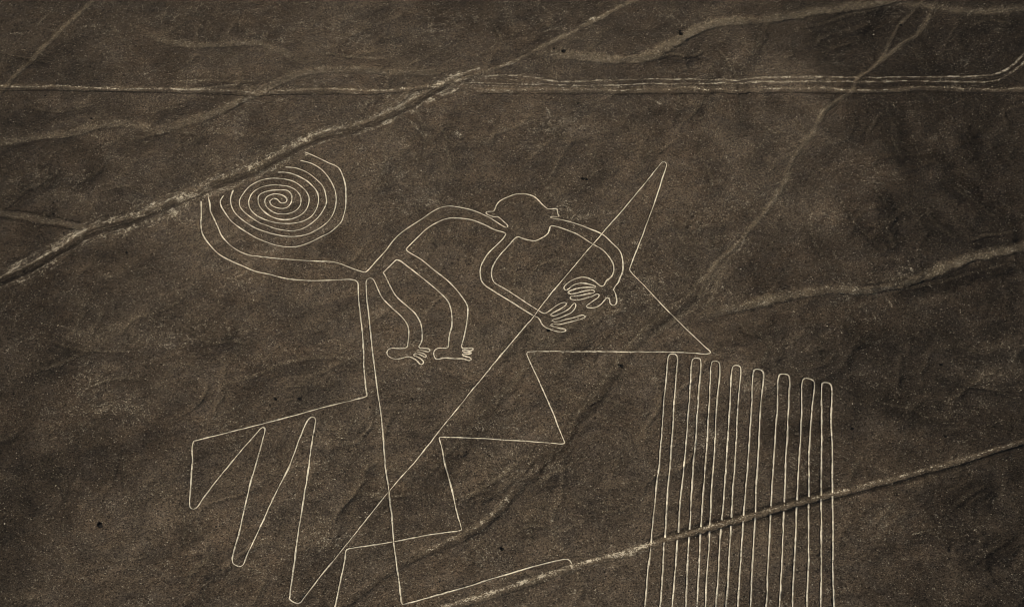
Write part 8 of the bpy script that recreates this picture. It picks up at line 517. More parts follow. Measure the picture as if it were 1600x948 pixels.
('hairpin',None,[[(48.51,175.53),(48.56,175.99),(48.62,176.46),(48.68,176.93),(48.73,177.37),(48.78,177.83),(48.84,178.29),(48.9,178.76),(48.96,179.24),(49.02,179.72),(49.08,180.2),(49.14,180.71),(49.2,181.2),(49.26,181.65),(49.33,182.14),(49.4,182.65),(49.47,183.17),(49.55,183.69),(49.62,184.2),(49.67,184.63),(49.72,185.07),(49.78,185.53),(49.84,186.01),(49.89,186.47),(49.95,186.96),(50.01,187.46),(50.07,187.93),(50.13,188.4),(50.19,188.89),(50.26,189.4),(50.32,189.91),(50.38,190.4),(50.44,190.91),(50.5,191.41),(50.57,191.96),(50.63,192.46),(50.68,192.92),(50.74,193.41),(50.79,193.9),(50.85,194.38),(50.91,194.88),(50.95,195.3),(50.98,195.71),(51.03,196.19),(51.07,196.64),(51.1,197.08),(51.14,197.51),(51.18,197.96),(51.21,198.38),(51.25,198.82),(51.3,199.31),(51.35,199.81),(51.39,200.29),(51.44,200.79),(51.49,201.29),(51.54,201.77),(51.63,202.41),(51.67,202.77)],[(51.74,203.4),(51.77,203.79),(51.83,204.29),(51.9,204.87),(51.97,205.4),(52.03,205.93),(52.1,206.48),(52.18,207.08),(52.25,207.63),(52.3,208.14),(52.36,208.65),(52.42,209.19),(52.49,209.72),(52.55,210.26),(52.61,210.78),(52.67,211.3),(52.73,211.81),(52.79,212.33),(52.85,212.85),(52.91,213.37),(53.0,214.0),(53.05,214.51),(53.1,214.98),(53.16,215.49),(53.21,216.0),(53.27,216.51),(53.33,217.02),(53.39,217.55),(53.45,218.06),(53.51,218.61),(53.59,219.22),(53.67,219.81),(53.72,220.34),(53.77,220.92),(53.82,221.43),(53.86,221.85),(53.9,222.26),(53.93,222.67),(53.97,223.09),(54.02,223.67),(54.09,224.32),(54.16,224.93),(54.22,225.51),(54.28,226.02),(54.37,226.63),(54.51,227.35),(54.63,227.85),(54.93,228.18),(55.36,228.12),(55.77,227.96),(56.04,227.54),(56.09,226.98),(56.08,226.27),(56.04,225.8),(55.99,225.3),(55.92,224.74),(55.83,224.11),(55.76,223.51),(55.68,222.92),(55.59,222.29),(55.5,221.64),(55.42,221.05),(55.35,220.5),(55.29,219.97),(55.23,219.44),(55.18,218.88),(55.13,218.33),(55.08,217.76),(55.03,217.21),(54.98,216.66),(54.94,216.14),(54.88,215.54),(54.83,214.99),(54.78,214.48),(54.74,214.02),(54.7,213.45),(54.66,212.92),(54.62,212.4),(54.58,211.89),(54.52,211.32),(54.48,210.83),(54.43,210.39),(54.38,209.93),(54.32,209.45),(54.26,208.95),(54.2,208.43),(54.13,207.89),(54.06,207.35),(54.0,206.83),(53.93,206.26),(53.84,205.61),(53.76,205.03),(53.69,204.45),(53.66,204.02),(53.65,203.86)],[(53.58,203.23),(53.51,202.63),(53.45,202.11),(53.42,201.66),(53.37,201.16),(53.33,200.67),(53.28,200.15),(53.23,199.64),(53.18,199.12),(53.14,198.64),(53.09,198.14),(53.04,197.62),(53.0,197.14),(52.96,196.68),(52.91,196.22),(52.88,195.79),(52.84,195.36),(52.8,194.92),(52.76,194.5),(52.7,194.03),(52.64,193.53),(52.58,193.07),(52.52,192.61),(52.46,192.13),(52.39,191.63),(52.33,191.14),(52.27,190.67),(52.21,190.18),(52.15,189.68),(52.09,189.16),(52.03,188.67),(51.97,188.16),(51.92,187.66),(51.87,187.17),(51.82,186.68),(51.77,186.18),(51.72,185.67),(51.68,185.21),(51.65,184.76),(51.62,184.31),(51.58,183.83),(51.53,183.36),(51.48,182.85),(51.44,182.39),(51.4,181.96),(51.35,181.48),(51.3,180.99),(51.23,180.45),(51.17,179.92),(51.11,179.4),(51.05,178.9),(51.0,178.42),(50.95,177.95),(50.9,177.49),(50.85,177.04),(50.81,176.59),(50.76,176.14),(50.71,175.69),(50.68,175.38)]],None)]}]
BOULDERS = [(19.66,234.0,0.34,"dark boulder on open ground right of the stepped zigzag's tall triangle"),(-68.41,198.51,0.45,'largest black boulder,alone on the bare plain at the lower left'),(-37.42,226.65,0.29,'black boulder above the long edge of the zigzag,below the tail line'),(-41.73,226.74,0.25,'dark stone just left of the black boulder above the zigzag edge'),(-42.65,235.69,0.16,'small dark stone above the pair beside the zigzag edge'),(11.04,325.54,0.41,'larger of two black boulders on the pale dry wash at the top'),(9.0,326.29,0.29,'smaller black boulder lower edge of the pale dry wash'),(36.29,331.03,0.41,'dark boulder on the bend of the dry wash at the top'),(36.18,331.79,0.29,'small dark stone beside the boulder on the wash bend'),(13.99,283.44,0.33,'dark boulder up the slope from the outlined head'),(14.75,283.3,0.29,'small dark stone touching the boulder above the outlined head'),(-85.96,302.88,0.25,'dark stone in the upper left between two dry washes'),(-88.89,274.31,0.25,'dark stone above the short cleared strip'),(-89.45,277.62,0.2,'dark stone near the top edge of the short cleared strip'),(-73.23,263.59,0.25,'dark boulder below the dirt road at the left'),(-73.2,263.42,0.2,'small stone beside the boulder below the dirt road'),(74.14,214.78,0.25,'dark boulder on the right plain beyond the comb'),(58.64,217.43,0.25,'dark stone far right,beside the comb tips'),(-1.57,193.12,0.33,'dark boulder between the stepped zigzag and the dirt lane'),(-86.09,269.21,0.2,'dark stone on the lower bank of the dirt road'),(-96.71,310.46,0.2,'dark stone above the straight track at the left'),(10.17,274.95,0.16,'dark stone right of the outlined head'),(6.65,242.75,0.29,'dark stone just below the lower outlined hand'),(75.8,230.83,0.25,'dark stone in the open ground right of the comb tips'),(-88.16,227.85,0.2,'dark stone near the left edge of the plain'),(-17.51,226.51,0.2,'dark stone below the left outlined foot'),(82.89,329.67,0.29,'dark stone beside the winding path at the top right'),(13.58,307.42,0.2,'dark stone below the pale wash,top middle'),(-91.91,258.9,0.2,'dark stone in the dirt road at the far left')]
# ---------------------------------------------------------------- terrain functions
def _hash(ix, iy, seed):
    h = (ix.astype(np.int64)*374761393 + iy.astype(np.int64)*668265263 + seed*974634777) & 0xffffffff
    h = ((h ^ (h >> 13))*1274126177) & 0xffffffff
    return ((h ^ (h >> 16)) & 0xffff)/65535.0

def noise2(x, y, seed):
    """gradient noise, about -0.7..0.7"""
    x0 = np.floor(x); y0 = np.floor(y); fx = x-x0; fy = y-y0
    ux = fx*fx*fx*(fx*(fx*6-15)+10); uy = fy*fy*fy*(fy*(fy*6-15)+10)
    def g(dx, dy):
        a = _hash(x0+dx, y0+dy, seed)*2*np.pi
        return np.cos(a)*(fx-dx)+np.sin(a)*(fy-dy)
    return (g(0,0)*(1-ux)+g(1,0)*ux)*(1-uy)+(g(0,1)*(1-ux)+g(1,1)*ux)*uy

def fbm(x, y, seed, wave, octs, gain=0.5):
    s = 0; a = 1.0
    for k in range(octs):
        s = s+a*noise2(x/wave+seed*7.3, y/wave-seed*3.1, seed+k*13); wave /= 2.03; a *= gain
    return s

def ridged(x, y, seed, wave, octs):
    s = 0; a = 1.0
    for k in range(octs):
        s = s+a*(1-np.minimum(1, np.abs(noise2(x/wave+seed*5.1, y/wave+seed, seed+k*17))*3.2))**3; wave /= 2.1; a *= 0.5
    return s

def h_broad(x, y):
    """rolling plain, rising and falling over tens of metres, with old water-worn rills"""
    wx = x+7*noise2(x/26, y/26, 71); wy = y+7*noise2(x/26, y/26, 72)
    h = .00085*np.clip(x-15, 0, 115)**2+2.6*noise2(x/95+3.3, y/95, 5)+.75*fbm(wx, wy, 9, 34, 3)  # first term: added rise tilting the east side away from the sun
    return h

def h_rills(x, y):
    wx = x+9*noise2(x/30, y/30, 71)+2*noise2(x/7, y/7, 73); wy = y+9*noise2(x/30, y/30, 72)+2*noise2(x/7, y/7, 74)
    amp = .42+.5*noise2(x/50, y/50, 75)+.30*np.clip((x-25)/60, 0, 1)
    return -.50*np.clip(amp, .08, 1)*ridged(wx*.8+wy*.5, wy*.7-wx*.35, 31, 24, 2)+.17*fbm(wx, wy, 33, 6.5, 3)

def h_fine(x, y):
    return .045*fbm(x, y, 41, 1.7, 3, .62)

def seg_dist(x, y, pts):
    """distance to a polyline and how far along it the nearest point lies"""
    best = np.full(x.shape, 1e9); tt = np.zeros(x.shape); run = 0.0
    for (ax, ay), (bx, by) in zip(pts[:-1], pts[1:]):
        dx, dy = bx-ax, by-ay; L = dx*dx+dy*dy+1e-9
        t = np.clip(((x-ax)*dx+(y-ay)*dy)/L, 0, 1)
        d = np.hypot(x-ax-t*dx, y-ay-t*dy)
        m = d < best
        best = np.where(m, d, best); tt = np.where(m, run+t*math.sqrt(L), tt); run += math.sqrt(L)
    return best, tt

def smooth01(t):
    t = np.clip(t, 0, 1); return t*t*(3-2*t)

def build_fields(X, Y, feats):
    """height, ground cover (pale sub-soil, fine dust, darkening with a painted vignette) and which track each point belongs to"""
    H = h_broad(X, Y)+h_rills(X, Y)
    pale = np.zeros(X.shape); tan = np.zeros(X.shape)
    # painted vignette: albedo darkened towards the east, west and north sides
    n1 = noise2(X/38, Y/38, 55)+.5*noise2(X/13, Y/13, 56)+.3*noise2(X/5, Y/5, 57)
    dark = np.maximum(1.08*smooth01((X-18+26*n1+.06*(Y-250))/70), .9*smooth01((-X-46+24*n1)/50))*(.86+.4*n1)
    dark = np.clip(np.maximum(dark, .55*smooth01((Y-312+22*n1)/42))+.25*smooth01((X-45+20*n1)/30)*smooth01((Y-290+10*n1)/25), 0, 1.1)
    # a web of fine runnels: cut a little, with pale dust settled in the beds
    sx = X+3.2*noise2(X/9, Y/9, 76)+.9*noise2(X/2.4, Y/2.4, 77); sy = Y+3.2*noise2(X/9, Y/9, 78)+.9*noise2(X/2.4, Y/2.4, 79)
    web = (1-np.minimum(1, np.abs(noise2(sx/8.5, sy/13., 101))*7))**2*np.clip(.5+1.6*noise2(X/17, Y/17, 102), 0, 1)
    web2 = (1-np.minimum(1, np.abs(noise2(sx/3.6+5, sy/5.5, 103))*5))**2*np.clip(.35+1.8*noise2(X/11, Y/11, 104), 0, 1)
    H -= .18*web+.07*web2; tan += .28*web+.16*web2; pale += .16*web*np.clip(.4+2*noise2(X/4, Y/4, 105), 0, 1); own = np.zeros(X.shape, int)
    wob = noise2(X/2.3, Y/2.3, 51)+.7*noise2(X/.8, Y/.8, 52)
    wob2 = noise2(X/5.5, Y/5.5, 53)
    rough = np.ones(X.shape)
    for i, (obj, w, depth, berm, tn, pl, dk, soft, pts) in enumerate(feats):
        R = w*(1+soft)*1.8+1.2
        px = [p[0] for p in pts]; py = [p[1] for p in pts]
        m = (X > min(px)-R) & (X < max(px)+R) & (Y > min(py)-R) & (Y < max(py)+R)
        if not m.any(): continue
        x = X[m]; y = Y[m]
        d, t = seg_dist(x, y, pts)
        ww = w*(1+.28*wob[m]*min(1.5, soft)+.3*wob2[m])
        core = smooth01(1-(d-ww)/(ww*soft*.8+.05))          # 1 inside, fades outside
        if soft >= 1.6:                                     # runs out gently at both ends
            full = sum(math.hypot(b[0]-a[0], b[1]-a[1]) for a, b in zip(pts[:-1], pts[1:])); fade = min(16. if obj == 'dry_wash' else 7., full*.33)
            core = core*smooth01(np.minimum(t, full-t)/fade+.05)
        ins = smooth01(1-(d-ww*.9)/(.12+.15*ww*soft))
        H[m] -= depth*core
        if berm: H[m] += berm*np.exp(-((d-ww*1.25-.08)/(.16+.1*ww))**2)*(.6+.8*wob[m]+.3)
        brk = np.clip((.50 if pl < .7 else .66)+1.25*noise2(t/1.3+i*3, d/.6, 63)*(pl < .7)+.9*noise2(t/2.6+i, d*.0+i*.37, 61)+.9*noise2(t/.8, d/.35, 62)+.4*wob[m], 0, 1.3)
        if obj: pale[m] = pale[m]*(1-.7*ins); 
        pale[m] = np.maximum(pale[m], pl*core*(brk if pl > .15 else 1))
        tan[m] = np.maximum(tan[m]*(1-.5*(ins if obj else 0)), tn*core*np.clip(.8+.5*wob2[m]+.55*wob[m], .1, 1.3))
        dark[m] = np.clip(dark[m]*(1-.35*(ins if obj else 0))*(1-.4*pl*core)+dk*core, 0, 1.15)
        if obj:
            rough[m] *= 1-.6*ins
            o = own[m]; o[(d < ww*1.05+.03) & (core > .3)] = i+1; own[m] = o
    H = H+h_fine(X, Y)*rough
    return H, pale, tan, dark, own

# ---------------------------------------------------------------- materials
def new_mat(name):
    m = bpy.data.materials.new(name); m.use_nodes = True
    nt = m.node_tree; nt.nodes.clear()
    out = nt.nodes.new('ShaderNodeOutputMaterial'); b = nt.nodes.new('ShaderNodeBsdfPrincipled')
    b.inputs['Roughness'].default_value = .95
    b.inputs['Specular IOR Level'].default_value = .15
    nt.links.new(b.outputs[0], out.inputs[0])
    return m, nt, b

class NT:
    def __init__(s, nt): s.nt = nt; s.co = nt.nodes.new('ShaderNodeNewGeometry').outputs['Position']
    def put(s, sock, v):
        if hasattr(v, 'is_linked'): s.nt.links.new(v, sock)
        else: sock.default_value = v
    def math(s, op, a, b=0.0, c=0.0, clamp=False):
        n = s.nt.nodes.new('ShaderNodeMath'); n.operation = op; n.use_clamp = clamp
        for k, v in enumerate((a, b, c)): s.put(n.inputs[k], v)
        return n.outputs[0]
    def noise(s, scale, detail=2, rough=.5, seed=0.0, stretch=None):
        n = s.nt.nodes.new('ShaderNodeTexNoise'); n.noise_dimensions = '3D'
        mp = s.nt.nodes.new('ShaderNodeMapping'); s.nt.links.new(s.co, mp.inputs[0])
        mp.inputs['Location'].default_value = (seed*17.3, seed*5.1, seed)
        if stretch: mp.inputs['Scale'].default_value = stretch
        s.nt.links.new(mp.outputs[0], n.inputs['Vector'])
        n.inputs['Scale'].default_value = scale; n.inputs['Detail'].default_value = detail; n.inputs['Roughness'].default_value = rough
        return n.outputs['Fac']
    def cells(s, scale, seed=0.0):
        n = s.nt.nodes.new('ShaderNodeTexVoronoi'); n.voronoi_dimensions = '3D'
        mp = s.nt.nodes.new('ShaderNodeMapping'); s.nt.links.new(s.co, mp.inputs[0]); mp.inputs['Location'].default_value = (seed*3.7, seed*9.1, seed)
        s.nt.links.new(mp.outputs[0], n.inputs['Vector']); n.inputs['Scale'].default_value = scale
        sep = s.nt.nodes.new('ShaderNodeSeparateColor'); s.nt.links.new(n.outputs['Color'], sep.inputs[0])
        return sep.outputs[0], sep.outputs[1], n.outputs['Distance']
    def ramp(s, v, lo, hi):
        n = s.nt.nodes.new('ShaderNodeMapRange'); n.interpolation_type = 'SMOOTHSTEP'
        s.put(n.inputs[0], v); n.inputs[1].default_value = lo; n.inputs[2].default_value = hi
        return n.outputs[0]
    def mix(s, f, a, b):
        n = s.nt.nodes.new('ShaderNodeMix'); n.data_type = 'RGBA'
        s.put(n.inputs[0], f)
        for k, v in ((6, a), (7, b)):
            if isinstance(v, tuple): n.inputs[k].default_value = (*v, 1)
            else: s.nt.links.new(v, n.inputs[k])
        return n.outputs[2]
    def scale(s, col, f):
        n = s.nt.nodes.new('ShaderNodeVectorMath'); n.operation = 'SCALE'
        s.nt.links.new(col, n.inputs[0]); s.put(n.inputs['Scale'], f); return n.outputs[0]

def desert_material():
    m, nt, b = new_mat('desert_pavement'); N = NT(nt)
    at = nt.nodes.new('ShaderNodeAttribute'); at.attribute_name = 'cover'
    sep = nt.nodes.new('ShaderNodeSeparateColor'); nt.links.new(at.outputs['Color'], sep.inputs[0])
    pale, tan, dark = sep.outputs[0], sep.outputs[1], sep.outputs[2]
    # stone pavement: brown, reddish and violet-grey patches
    warm = N.mix(N.ramp(N.noise(.05, 4, .55, 1), .38, .62), STONE_A, STONE_B)
    col = N.mix(N.math('MULTIPLY', N.ramp(N.noise(.30, 3, .6, 2), .42, .66), .6), warm, STONE_C)
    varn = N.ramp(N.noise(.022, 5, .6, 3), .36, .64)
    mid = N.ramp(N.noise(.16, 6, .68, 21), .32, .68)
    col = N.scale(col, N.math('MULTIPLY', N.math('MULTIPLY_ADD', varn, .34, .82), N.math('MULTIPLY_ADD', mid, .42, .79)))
    # dust in hollows and on tracks
    dustn = N.ramp(N.noise(.12, 5, .65, 4), .50, .74)
    tanf = N.math('MULTIPLY_ADD', dustn, .22, tan, clamp=True)
    grit = N.noise(3.1, 3, .7, 5)
    tanf = N.math('MULTIPLY', tanf, N.math('MULTIPLY_ADD', grit, 1.1, .35), clamp=True)
    col = N.mix(tanf, col, DUST)
    col = N.scale(col, N.math('SUBTRACT', 1.0, N.math('MULTIPLY', dark, .64)))  # dark carries the painted vignette too
    # stone-to-stone variation
    r1, r2, dd = N.cells(6.5, 1.0)
    col = N.scale(col, N.math('MULTIPLY_ADD', r1, 1.15, .43))
    r5, r6, _ = N.cells(2.3, 4.0)
    col = N.scale(col, N.math('MULTIPLY_ADD', r5, .34, .83))
    # pale sub-soil showing between the stones
    clus = N.math('MULTIPLY', N.ramp(N.noise(.085, 6, .66, 7), .50, .70), N.ramp(N.noise(.8, 4, .7, 8), .40, .68))
    dens = N.math('ADD', N.math('MULTIPLY_ADD', clus, .72, .085), N.math('MULTIPLY', N.math('POWER', pale, 1.4), .85))
    r3, r4, d2 = N.cells(6.0, 2.0)
    patch = N.ramp(N.noise(1.3, 4, .75, 9), .30, .72)
    thr = N.math('MULTIPLY_ADD', patch, 1.2, .25)
    dens = N.math('MULTIPLY', dens, thr)
    fl = N.ramp(N.math('SUBTRACT', dens, r3), -.06, .10)
    fl = N.math('MULTIPLY', fl, N.math('MULTIPLY_ADD', N.math('POWER', r4, 2.0), .55, N.math('MULTIPLY_ADD', pale, .85, .09)), clamp=True)
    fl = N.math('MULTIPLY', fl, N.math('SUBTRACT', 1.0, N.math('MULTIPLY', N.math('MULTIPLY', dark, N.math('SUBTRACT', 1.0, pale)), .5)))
    col = N.mix(fl, col, SAND)
    # darkest stones
    r7, r8, _ = N.cells(4.6, 6.0)
    sp = N.math('MULTIPLY', N.ramp(r7, .92, .94), N.math('SUBTRACT', 1.0, tan))
    col = N.scale(col, N.math('SUBTRACT', 1.0, N.math('MULTIPLY', sp, .6)))
    nt.links.new(col, b.inputs['Base Color'])
    bp = nt.nodes.new('ShaderNodeBump'); bp.inputs['Strength'].default_value = .9; bp.inputs['Distance'].default_value = .16
    hh = N.math('ADD', N.math('MULTIPLY', r1, .5), N.math('ADD', grit, N.math('MULTIPLY', r5, .6)))
    nt.links.new(hh, bp.inputs['Height']); nt.links.new(bp.outputs[0], b.inputs['Normal'])
    return m

def line_material():
    m, nt, b = new_mat('cleared_pale_soil'); N = NT(nt)
    r, r2, _ = N.cells(4.5, 3.0)
    col = N.mix(N.ramp(N.noise(1.1, 4, .7, 11), .35, .75), LINE_A, LINE_B)
    col = N.scale(col, N.math('MULTIPLY_ADD', r, .35, .72))
    wear = N.math('MULTIPLY', N.ramp(N.noise(.30, 6, .75, 13), .42, .68), .85)
    col = N.mix(wear, col, LINE_W)
    st = N.math('MULTIPLY', N.ramp(r2, .90, .93), .6)
    col = N.mix(st, col, STONE_A)
    nt.links.new(col, b.inputs['Base Color']); return m

def rim_material():
    m, nt, b = new_mat('heaped_rim_stones'); N = NT(nt)
    r, r2, _ = N.cells(5.0, 5.0)
    col = N.mix(r, tuple(c*.55 for c in STONE_A), STONE_C)
    nt.links.new(col, b.inputs['Base Color']); return m

def stone_material(name, a, c):
    m, nt, b = new_mat(name); N = NT(nt)
    r, r2, _ = N.cells(.9, 8.0)
    col = N.mix(r, a, c); col = N.scale(col, N.math('MULTIPLY_ADD', N.noise(6, 3, .6, 9), .8, .6))
    nt.links.new(col, b.inputs['Base Color']); return m

M_DESERT = desert_material(); M_LINE = line_material(); M_RIM = rim_material()
M_DARK = stone_material('dark_varnished_stone', (.016,.013,.010), (.045,.036,.028))
M_BOULDER = stone_material('black_basalt', (.004,.0035,.003), (.012,.010,.008))
M_PALE = stone_material('pale_stone', (.20,.17,.12), (.50,.43,.32))

# ---------------------------------------------------------------- object helpers
def mesh_np(name, co, faces4=None, tris=None, mats=(), attr=None, midx=None):
    me = bpy.data.meshes.new(name)
    f = faces4 if faces4 is not None else tris; k = f.shape[1]
    me.vertices.add(len(co)); me.vertices.foreach_set('co', np.ascontiguousarray(co, np.float32).ravel())
    me.loops.add(f.size); me.loops.foreach_set('vertex_index', np.ascontiguousarray(f, np.int32).ravel())
    me.polygons.add(len(f)); me.polygons.foreach_set('loop_start', np.arange(0, f.size, k, dtype=np.int32))
    try: me.polygons.foreach_set('loop_total', np.full(len(f), k, np.int32))
    except Exception: pass
    for m in mats: me.materials.append(m)
    if midx is not None: me.polygons.foreach_set('material_index', np.ascontiguousarray(midx, np.int32))
    if attr is not None:
        a = me.attributes.new('cover', 'FLOAT_COLOR', 'POINT'); a.data.foreach_set('color', np.ascontiguousarray(attr, np.float32).ravel())
    me.update(calc_edges=True)
    return me

def link(name, data, parent=None, kind=None, label=None, cat=None, group=None):
    o = bpy.data.objects.new(name, data); C.objects.link(o)
    if parent: o.parent = parent
    if kind: o['kind'] = kind
    if label: o['label'] = label
    if cat: o['category'] = cat
    if group: o['group'] = group
    return o

# ---------------------------------------------------------------- the plain: one sheet to the horizon, fine where the photograph looks
def axis(lo, hi, steps, out):
    core = [lo]
    while core[-1] < hi: core.append(core[-1]+steps(core[-1]))
    s = steps(core[-1]); up = [core[-1]]
    while up[-1] < out: s *= 1.22; up.append(up[-1]+s)
    s = steps(lo); dn = [lo]
    while dn[-1] > -out: s *= 1.22; dn.append(dn[-1]-s)
    return np.array(dn[:0:-1]+core+up[1:])
gx = axis(-126, 126, lambda v: .245, 26000)
gy = axis(172, 358, lambda v: .13 if 307 < v < 325 else .20+.13*(v-172)/186, 26000)
GX, GY = np.meshgrid(gx, gy)
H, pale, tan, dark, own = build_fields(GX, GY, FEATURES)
def zat(x, y):
    """height of the ground mesh at a point"""
    x = np.asarray(x, float); y = np.asarray(y, float)
    i = np.clip(np.searchsorted(gx, x)-1, 0, len(gx)-2); j = np.clip(np.searchsorted(gy, y)-1, 0, len(gy)-2)
    u = (x-gx[i])/(gx[i+1]-gx[i]); v = (y-gy[j])/(gy[j+1]-gy[j])
    return (H[j,i]*(1-u)+H[j,i+1]*u)*(1-v)+(H[j+1,i]*(1-u)+H[j+1,i+1]*u)*v

ny, nx = GX.shape
idx = np.arange(ny*nx).reshape(ny, nx)
quads = np.stack([idx[:-1,:-1], idx[:-1,1:], idx[1:,1:], idx[1:,:-1]], -1).reshape(-1, 4)
co = np.stack([GX, GY, H], -1).reshape(-1, 3)
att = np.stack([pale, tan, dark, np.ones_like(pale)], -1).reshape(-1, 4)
qown = own[:-1,:-1].reshape(-1)
names = [f[0] for f in FEATURES]
group_of = np.zeros(len(names)+1, int); labels_order = []
for k, n in enumerate(names):
    if n:
        if n not in labels_order: labels_order.append(n)
        group_of[k+1] = labels_order.index(n)+1
qg = group_of[qown]
def submesh(name, sel):
    q = quads[sel]; used, inv = np.unique(q, return_inverse=True)
    return mesh_np(name, co[used], faces4=inv.reshape(-1, 4), mats=(M_DESERT,), attr=att[used])
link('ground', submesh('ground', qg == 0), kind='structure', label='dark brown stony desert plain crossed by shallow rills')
TRACK_NAMES = {
 'main_track': ('dirt_road', 'wide sunken dirt road with broken pale banks running diagonally past the spiral'),
 'straight_track': ('dirt_track', 'straight level vehicle track crossing the upper part of the plain'),
 'faint_track': ('tyre_track', 'pair of thin pale wheel ruts beside the straight track, upper right'),
 'narrow_track': ('footpath', 'narrow straight path in the upper left corner'),
 'short_track': ('cleared_strip', 'short flat cleared strip meeting the dirt road at the left'),
 'dry_wash': ('dry_wash', 'dusty dry stream bed'),
 'winding_track': ('winding_path', 'winding brown path from upper right down to the bottom middle'),
 'lower_track': ('dirt_lane', 'straight dirt lane cutting across the parallel hairpin lines')}
for k, n in enumerate(labels_order):
    nm, lb = TRACK_NAMES[n]
    link(nm, submesh(nm, qg == k+1), kind='structure', label=lb)

# ---------------------------------------------------------------- geoglyph lines: cleared pale floor between low heaped rims
def resample(pts, step=.26):
    p = np.array(pts, float)
    s = np.concatenate([[0], np.cumsum(np.hypot(*np.diff(p, axis=0).T))])
    n = max(2, int(round(s[-1]/step))+1); t = np.linspace(0, s[-1], n)
    return np.stack([np.interp(t, s, p[:,0]), np.interp(t, s, p[:,1])], 1)

def ribbon_mesh(name, polys, width, lift, rim=1.0, wob=1.0):
    allv, allf, allm, base = [], [], [], 0
    for pts in polys:
        p = resample(pts)
        if len(p) < 2: continue
        q = p.copy(); q[1:-1] += .06*wob*np.stack([noise2(p[1:-1,0]/1.6, p[1:-1,1]/1.6, 81), noise2(p[1:-1,0]/1.6, p[1:-1,1]/1.6, 82)], 1); p = q+.09*wob*np.stack([noise2(q[:,0]/5.2, q[:,1]/5.2, 86), noise2(q[:,0]/5.2, q[:,1]/5.2, 87)], 1)
        t = np.gradient(p, axis=0); t /= np.hypot(t[:,0], t[:,1])[:,None]+1e-9; nrm = np.stack([-t[:,1], t[:,0]], 1)
        w = width*np.clip(1+(.4+.25*wob)*noise2(p[:,0]/3.1, p[:,1]/3.1, 83)+.6*noise2(p[:,0]/.7, p[:,1]/.7, 84), .35, 2)
        rr = .5+.9*np.abs(noise2(p[:,0]/.8, p[:,1]/.8, 85))
        rows = []
        for off, z, e in ((-1,-.06,.12*rim),(-1,.04*rim,.05*rim),(-1,.0,.0),(0,.004,0),(1,.0,.0),(1,.04*rim,.05*rim),(1,-.06,.12*rim)):
            x = p[:,0]+nrm[:,0]*off*(w*.5+e*rr*1.6); y = p[:,1]+nrm[:,1]*off*(w*.5+e*rr*1.6)
            zz = zat(x, y)+lift+np.where(z > .02, z*(.2+1.7*rr-.5), z)
            rows.append(np.stack([x, y, zz], 1))
        v = np.stack(rows, 1); n, k = v.shape[:2]
        ii = np.arange(n*k).reshape(n, k)+base
        f = np.stack([ii[:-1,:-1], ii[1:,:-1], ii[1:,1:], ii[:-1,1:]], -1)[:, :, ::-1]
        mi = np.tile(np.array([1,1,0,0,1,1]), (n-1, 1))
        allv.append(v.reshape(-1, 3)); allf.append(f.reshape(-1, 4)); allm.append(mi.ravel()); base += n*k
    return mesh_np(name, np.concatenate(allv), faces4=np.concatenate(allf), mats=(M_LINE, M_RIM), midx=np.concatenate(allm))

cid = 0
for g in GLYPHS:
    root = link(g['name'], None, label=g['label'], cat='geoglyph'); 
    x0, y0 = g['at']; root.location = (x0, y0, float(zat(x0, y0)))
    cid += 1; lift = .034+.005*cid
    made = {}
    for part, sub, polys, cont in g['parts']:
        me = ribbon_mesh(sub or part, polys, g['width'], lift, rim=g['rim'], wob=.35 if g['name'] == 'monkey_geoglyph' else 1.0)
        par = root if sub is None else made[cont]
        o = link(sub or part, me, parent=par)
        if sub is None: made[part] = o
        o.matrix_parent_inverse = mathutils.Matrix.Translation(-root.location)
        if sub is not None: o.matrix_parent_inverse = mathutils.Matrix.Identity(4)

# ---------------------------------------------------------------- loose stones
rng = np.random.default_rng(7)
def stones(name, P, R, mat, kind, label=None, flat=.6):
    b = np.array([(1,0,0),(.45,.85,0),(-.5,.8,0),(-1,0,0),(-.4,-.9,0),(.55,-.8,0),(.1,.1,1),(0,0,-.6)], float)
    tri = np.array([(0,1,6),(1,2,6),(2,3,6),(3,4,6),(4,5,6),(5,0,6)])
    n = len(P); a = rng.uniform(0, 6.28, n)
    v = b[None]*rng.uniform(.6, 1.3, (n, 8, 1))*R[:,None,None]*np.stack([np.ones(n), rng.uniform(.6,1,n), np.full(n, flat)], 1)[:,None,:]
    ca, sa = np.cos(a)[:,None], np.sin(a)[:,None]
    x = v[...,0]*ca-v[...,1]*sa; y = v[...,0]*sa+v[...,1]*ca
    z = v[...,2]+zat(P[:,0], P[:,1])[:,None]-R[:,None]*.12
    vv = np.stack([x+P[:,0:1], y+P[:,1:2], z], -1).reshape(-1, 3)
    tt = (tri[None]+np.arange(n)[:,None,None]*8).reshape(-1, 3)
    link(name, mesh_np(name, vv, tris=tt, mats=(mat,)), kind=kind, label=label)

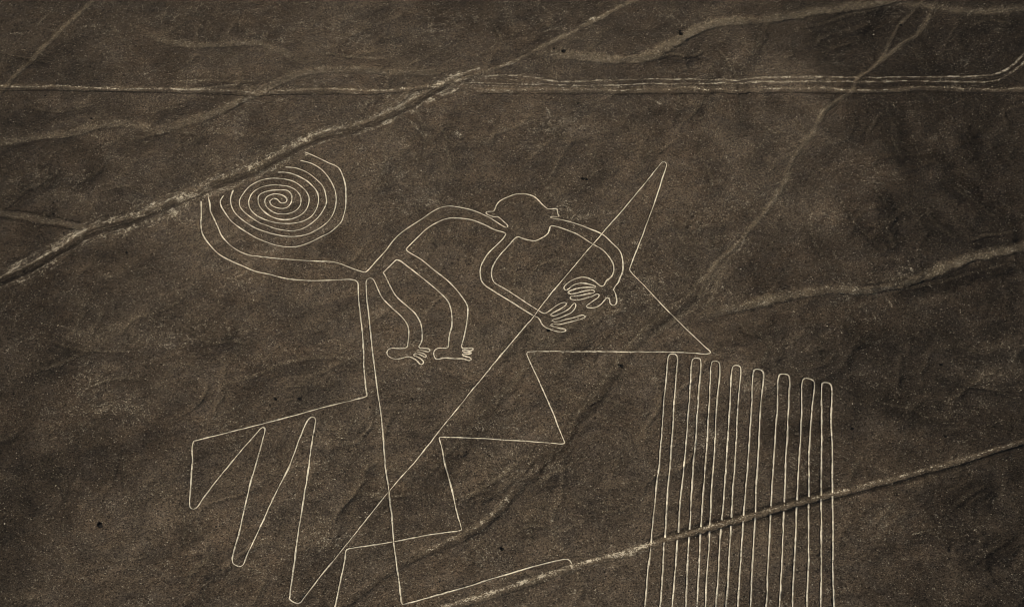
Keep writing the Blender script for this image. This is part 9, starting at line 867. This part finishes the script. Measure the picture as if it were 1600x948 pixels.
def scatter(n, keep):
    out = []
    while sum(map(len, out)) < n:
        y = rng.uniform(174, 356, n); x = rng.uniform(-1, 1, n)*(y*.39+20)
        k = keep(x, y); out.append(np.stack([x[k], y[k]], 1))
    return np.concatenate(out)[:n]
def track_mask(x, y):
    i = np.clip(np.searchsorted(gx, x)-1, 0, len(gx)-2); j = np.clip(np.searchsorted(gy, y)-1, 0, len(gy)-2)
    return own[j,i] > 0, pale[j,i]
line_pts = np.concatenate([resample(q, .5) for g in GLYPHS for p in g['parts'] for q in p[2]])
cells = set(zip(np.round(line_pts[:,0]/.5).astype(int).tolist(), np.round(line_pts[:,1]/.5).astype(int).tolist()))
def off_lines(x, y):
    return np.array([(a, b) not in cells for a, b in zip(np.round(x/.5).astype(int).tolist(), np.round(y/.5).astype(int).tolist())])
clump = lambda x, y: np.clip(.5+1.3*noise2(x/14, y/14, 91)+.9*noise2(x/4, y/4, 92), .05, 1)
P = scatter(N_DARK, lambda x, y: (rng.uniform(0,1,len(x)) < clump(x, y)) & ~track_mask(x, y)[0] & off_lines(x, y))
stones('loose_dark_stones', P, rng.lognormal(-2.35, .38, len(P)).clip(.05, .30), M_DARK, 'stuff', 'dark varnished stones strewn over the desert plain')
P = scatter(N_PALE, lambda x, y: (rng.uniform(0,1,len(x)) < .04*clump(x+40, y)+track_mask(x, y)[1]**2) & off_lines(x, y))
stones('loose_pale_stones', P, rng.lognormal(-2.55, .35, len(P)).clip(.04, .22), M_PALE, 'stuff', 'pale stones lying in the bright banks and bare patches')

# ---------------------------------------------------------------- single dark boulders
def boulder_mesh(seed, r):
    bm = bmesh.new(); bmesh.ops.create_icosphere(bm, subdivisions=2, radius=r)
    rr = random.Random(seed); off = mathutils.Vector((rr.uniform(0,50), rr.uniform(0,50), seed))
    for v in bm.verts:
        n = mathutils.noise.noise(v.co/r*.9+off)
        v.co *= 1+.55*n; v.co.z *= .8
        v.co.z += r*.35
    me = bpy.data.meshes.new('dark_boulder'); bm.to_mesh(me); bm.free(); me.materials.append(M_BOULDER); return me
for k, (x, y, r, lb) in enumerate(BOULDERS):
    o = link('dark_boulder', boulder_mesh(k, r), label=lb, cat='boulder', group='dark boulders lying on the plain')
    o.location = (x, y, float(zat(x, y))-.05)
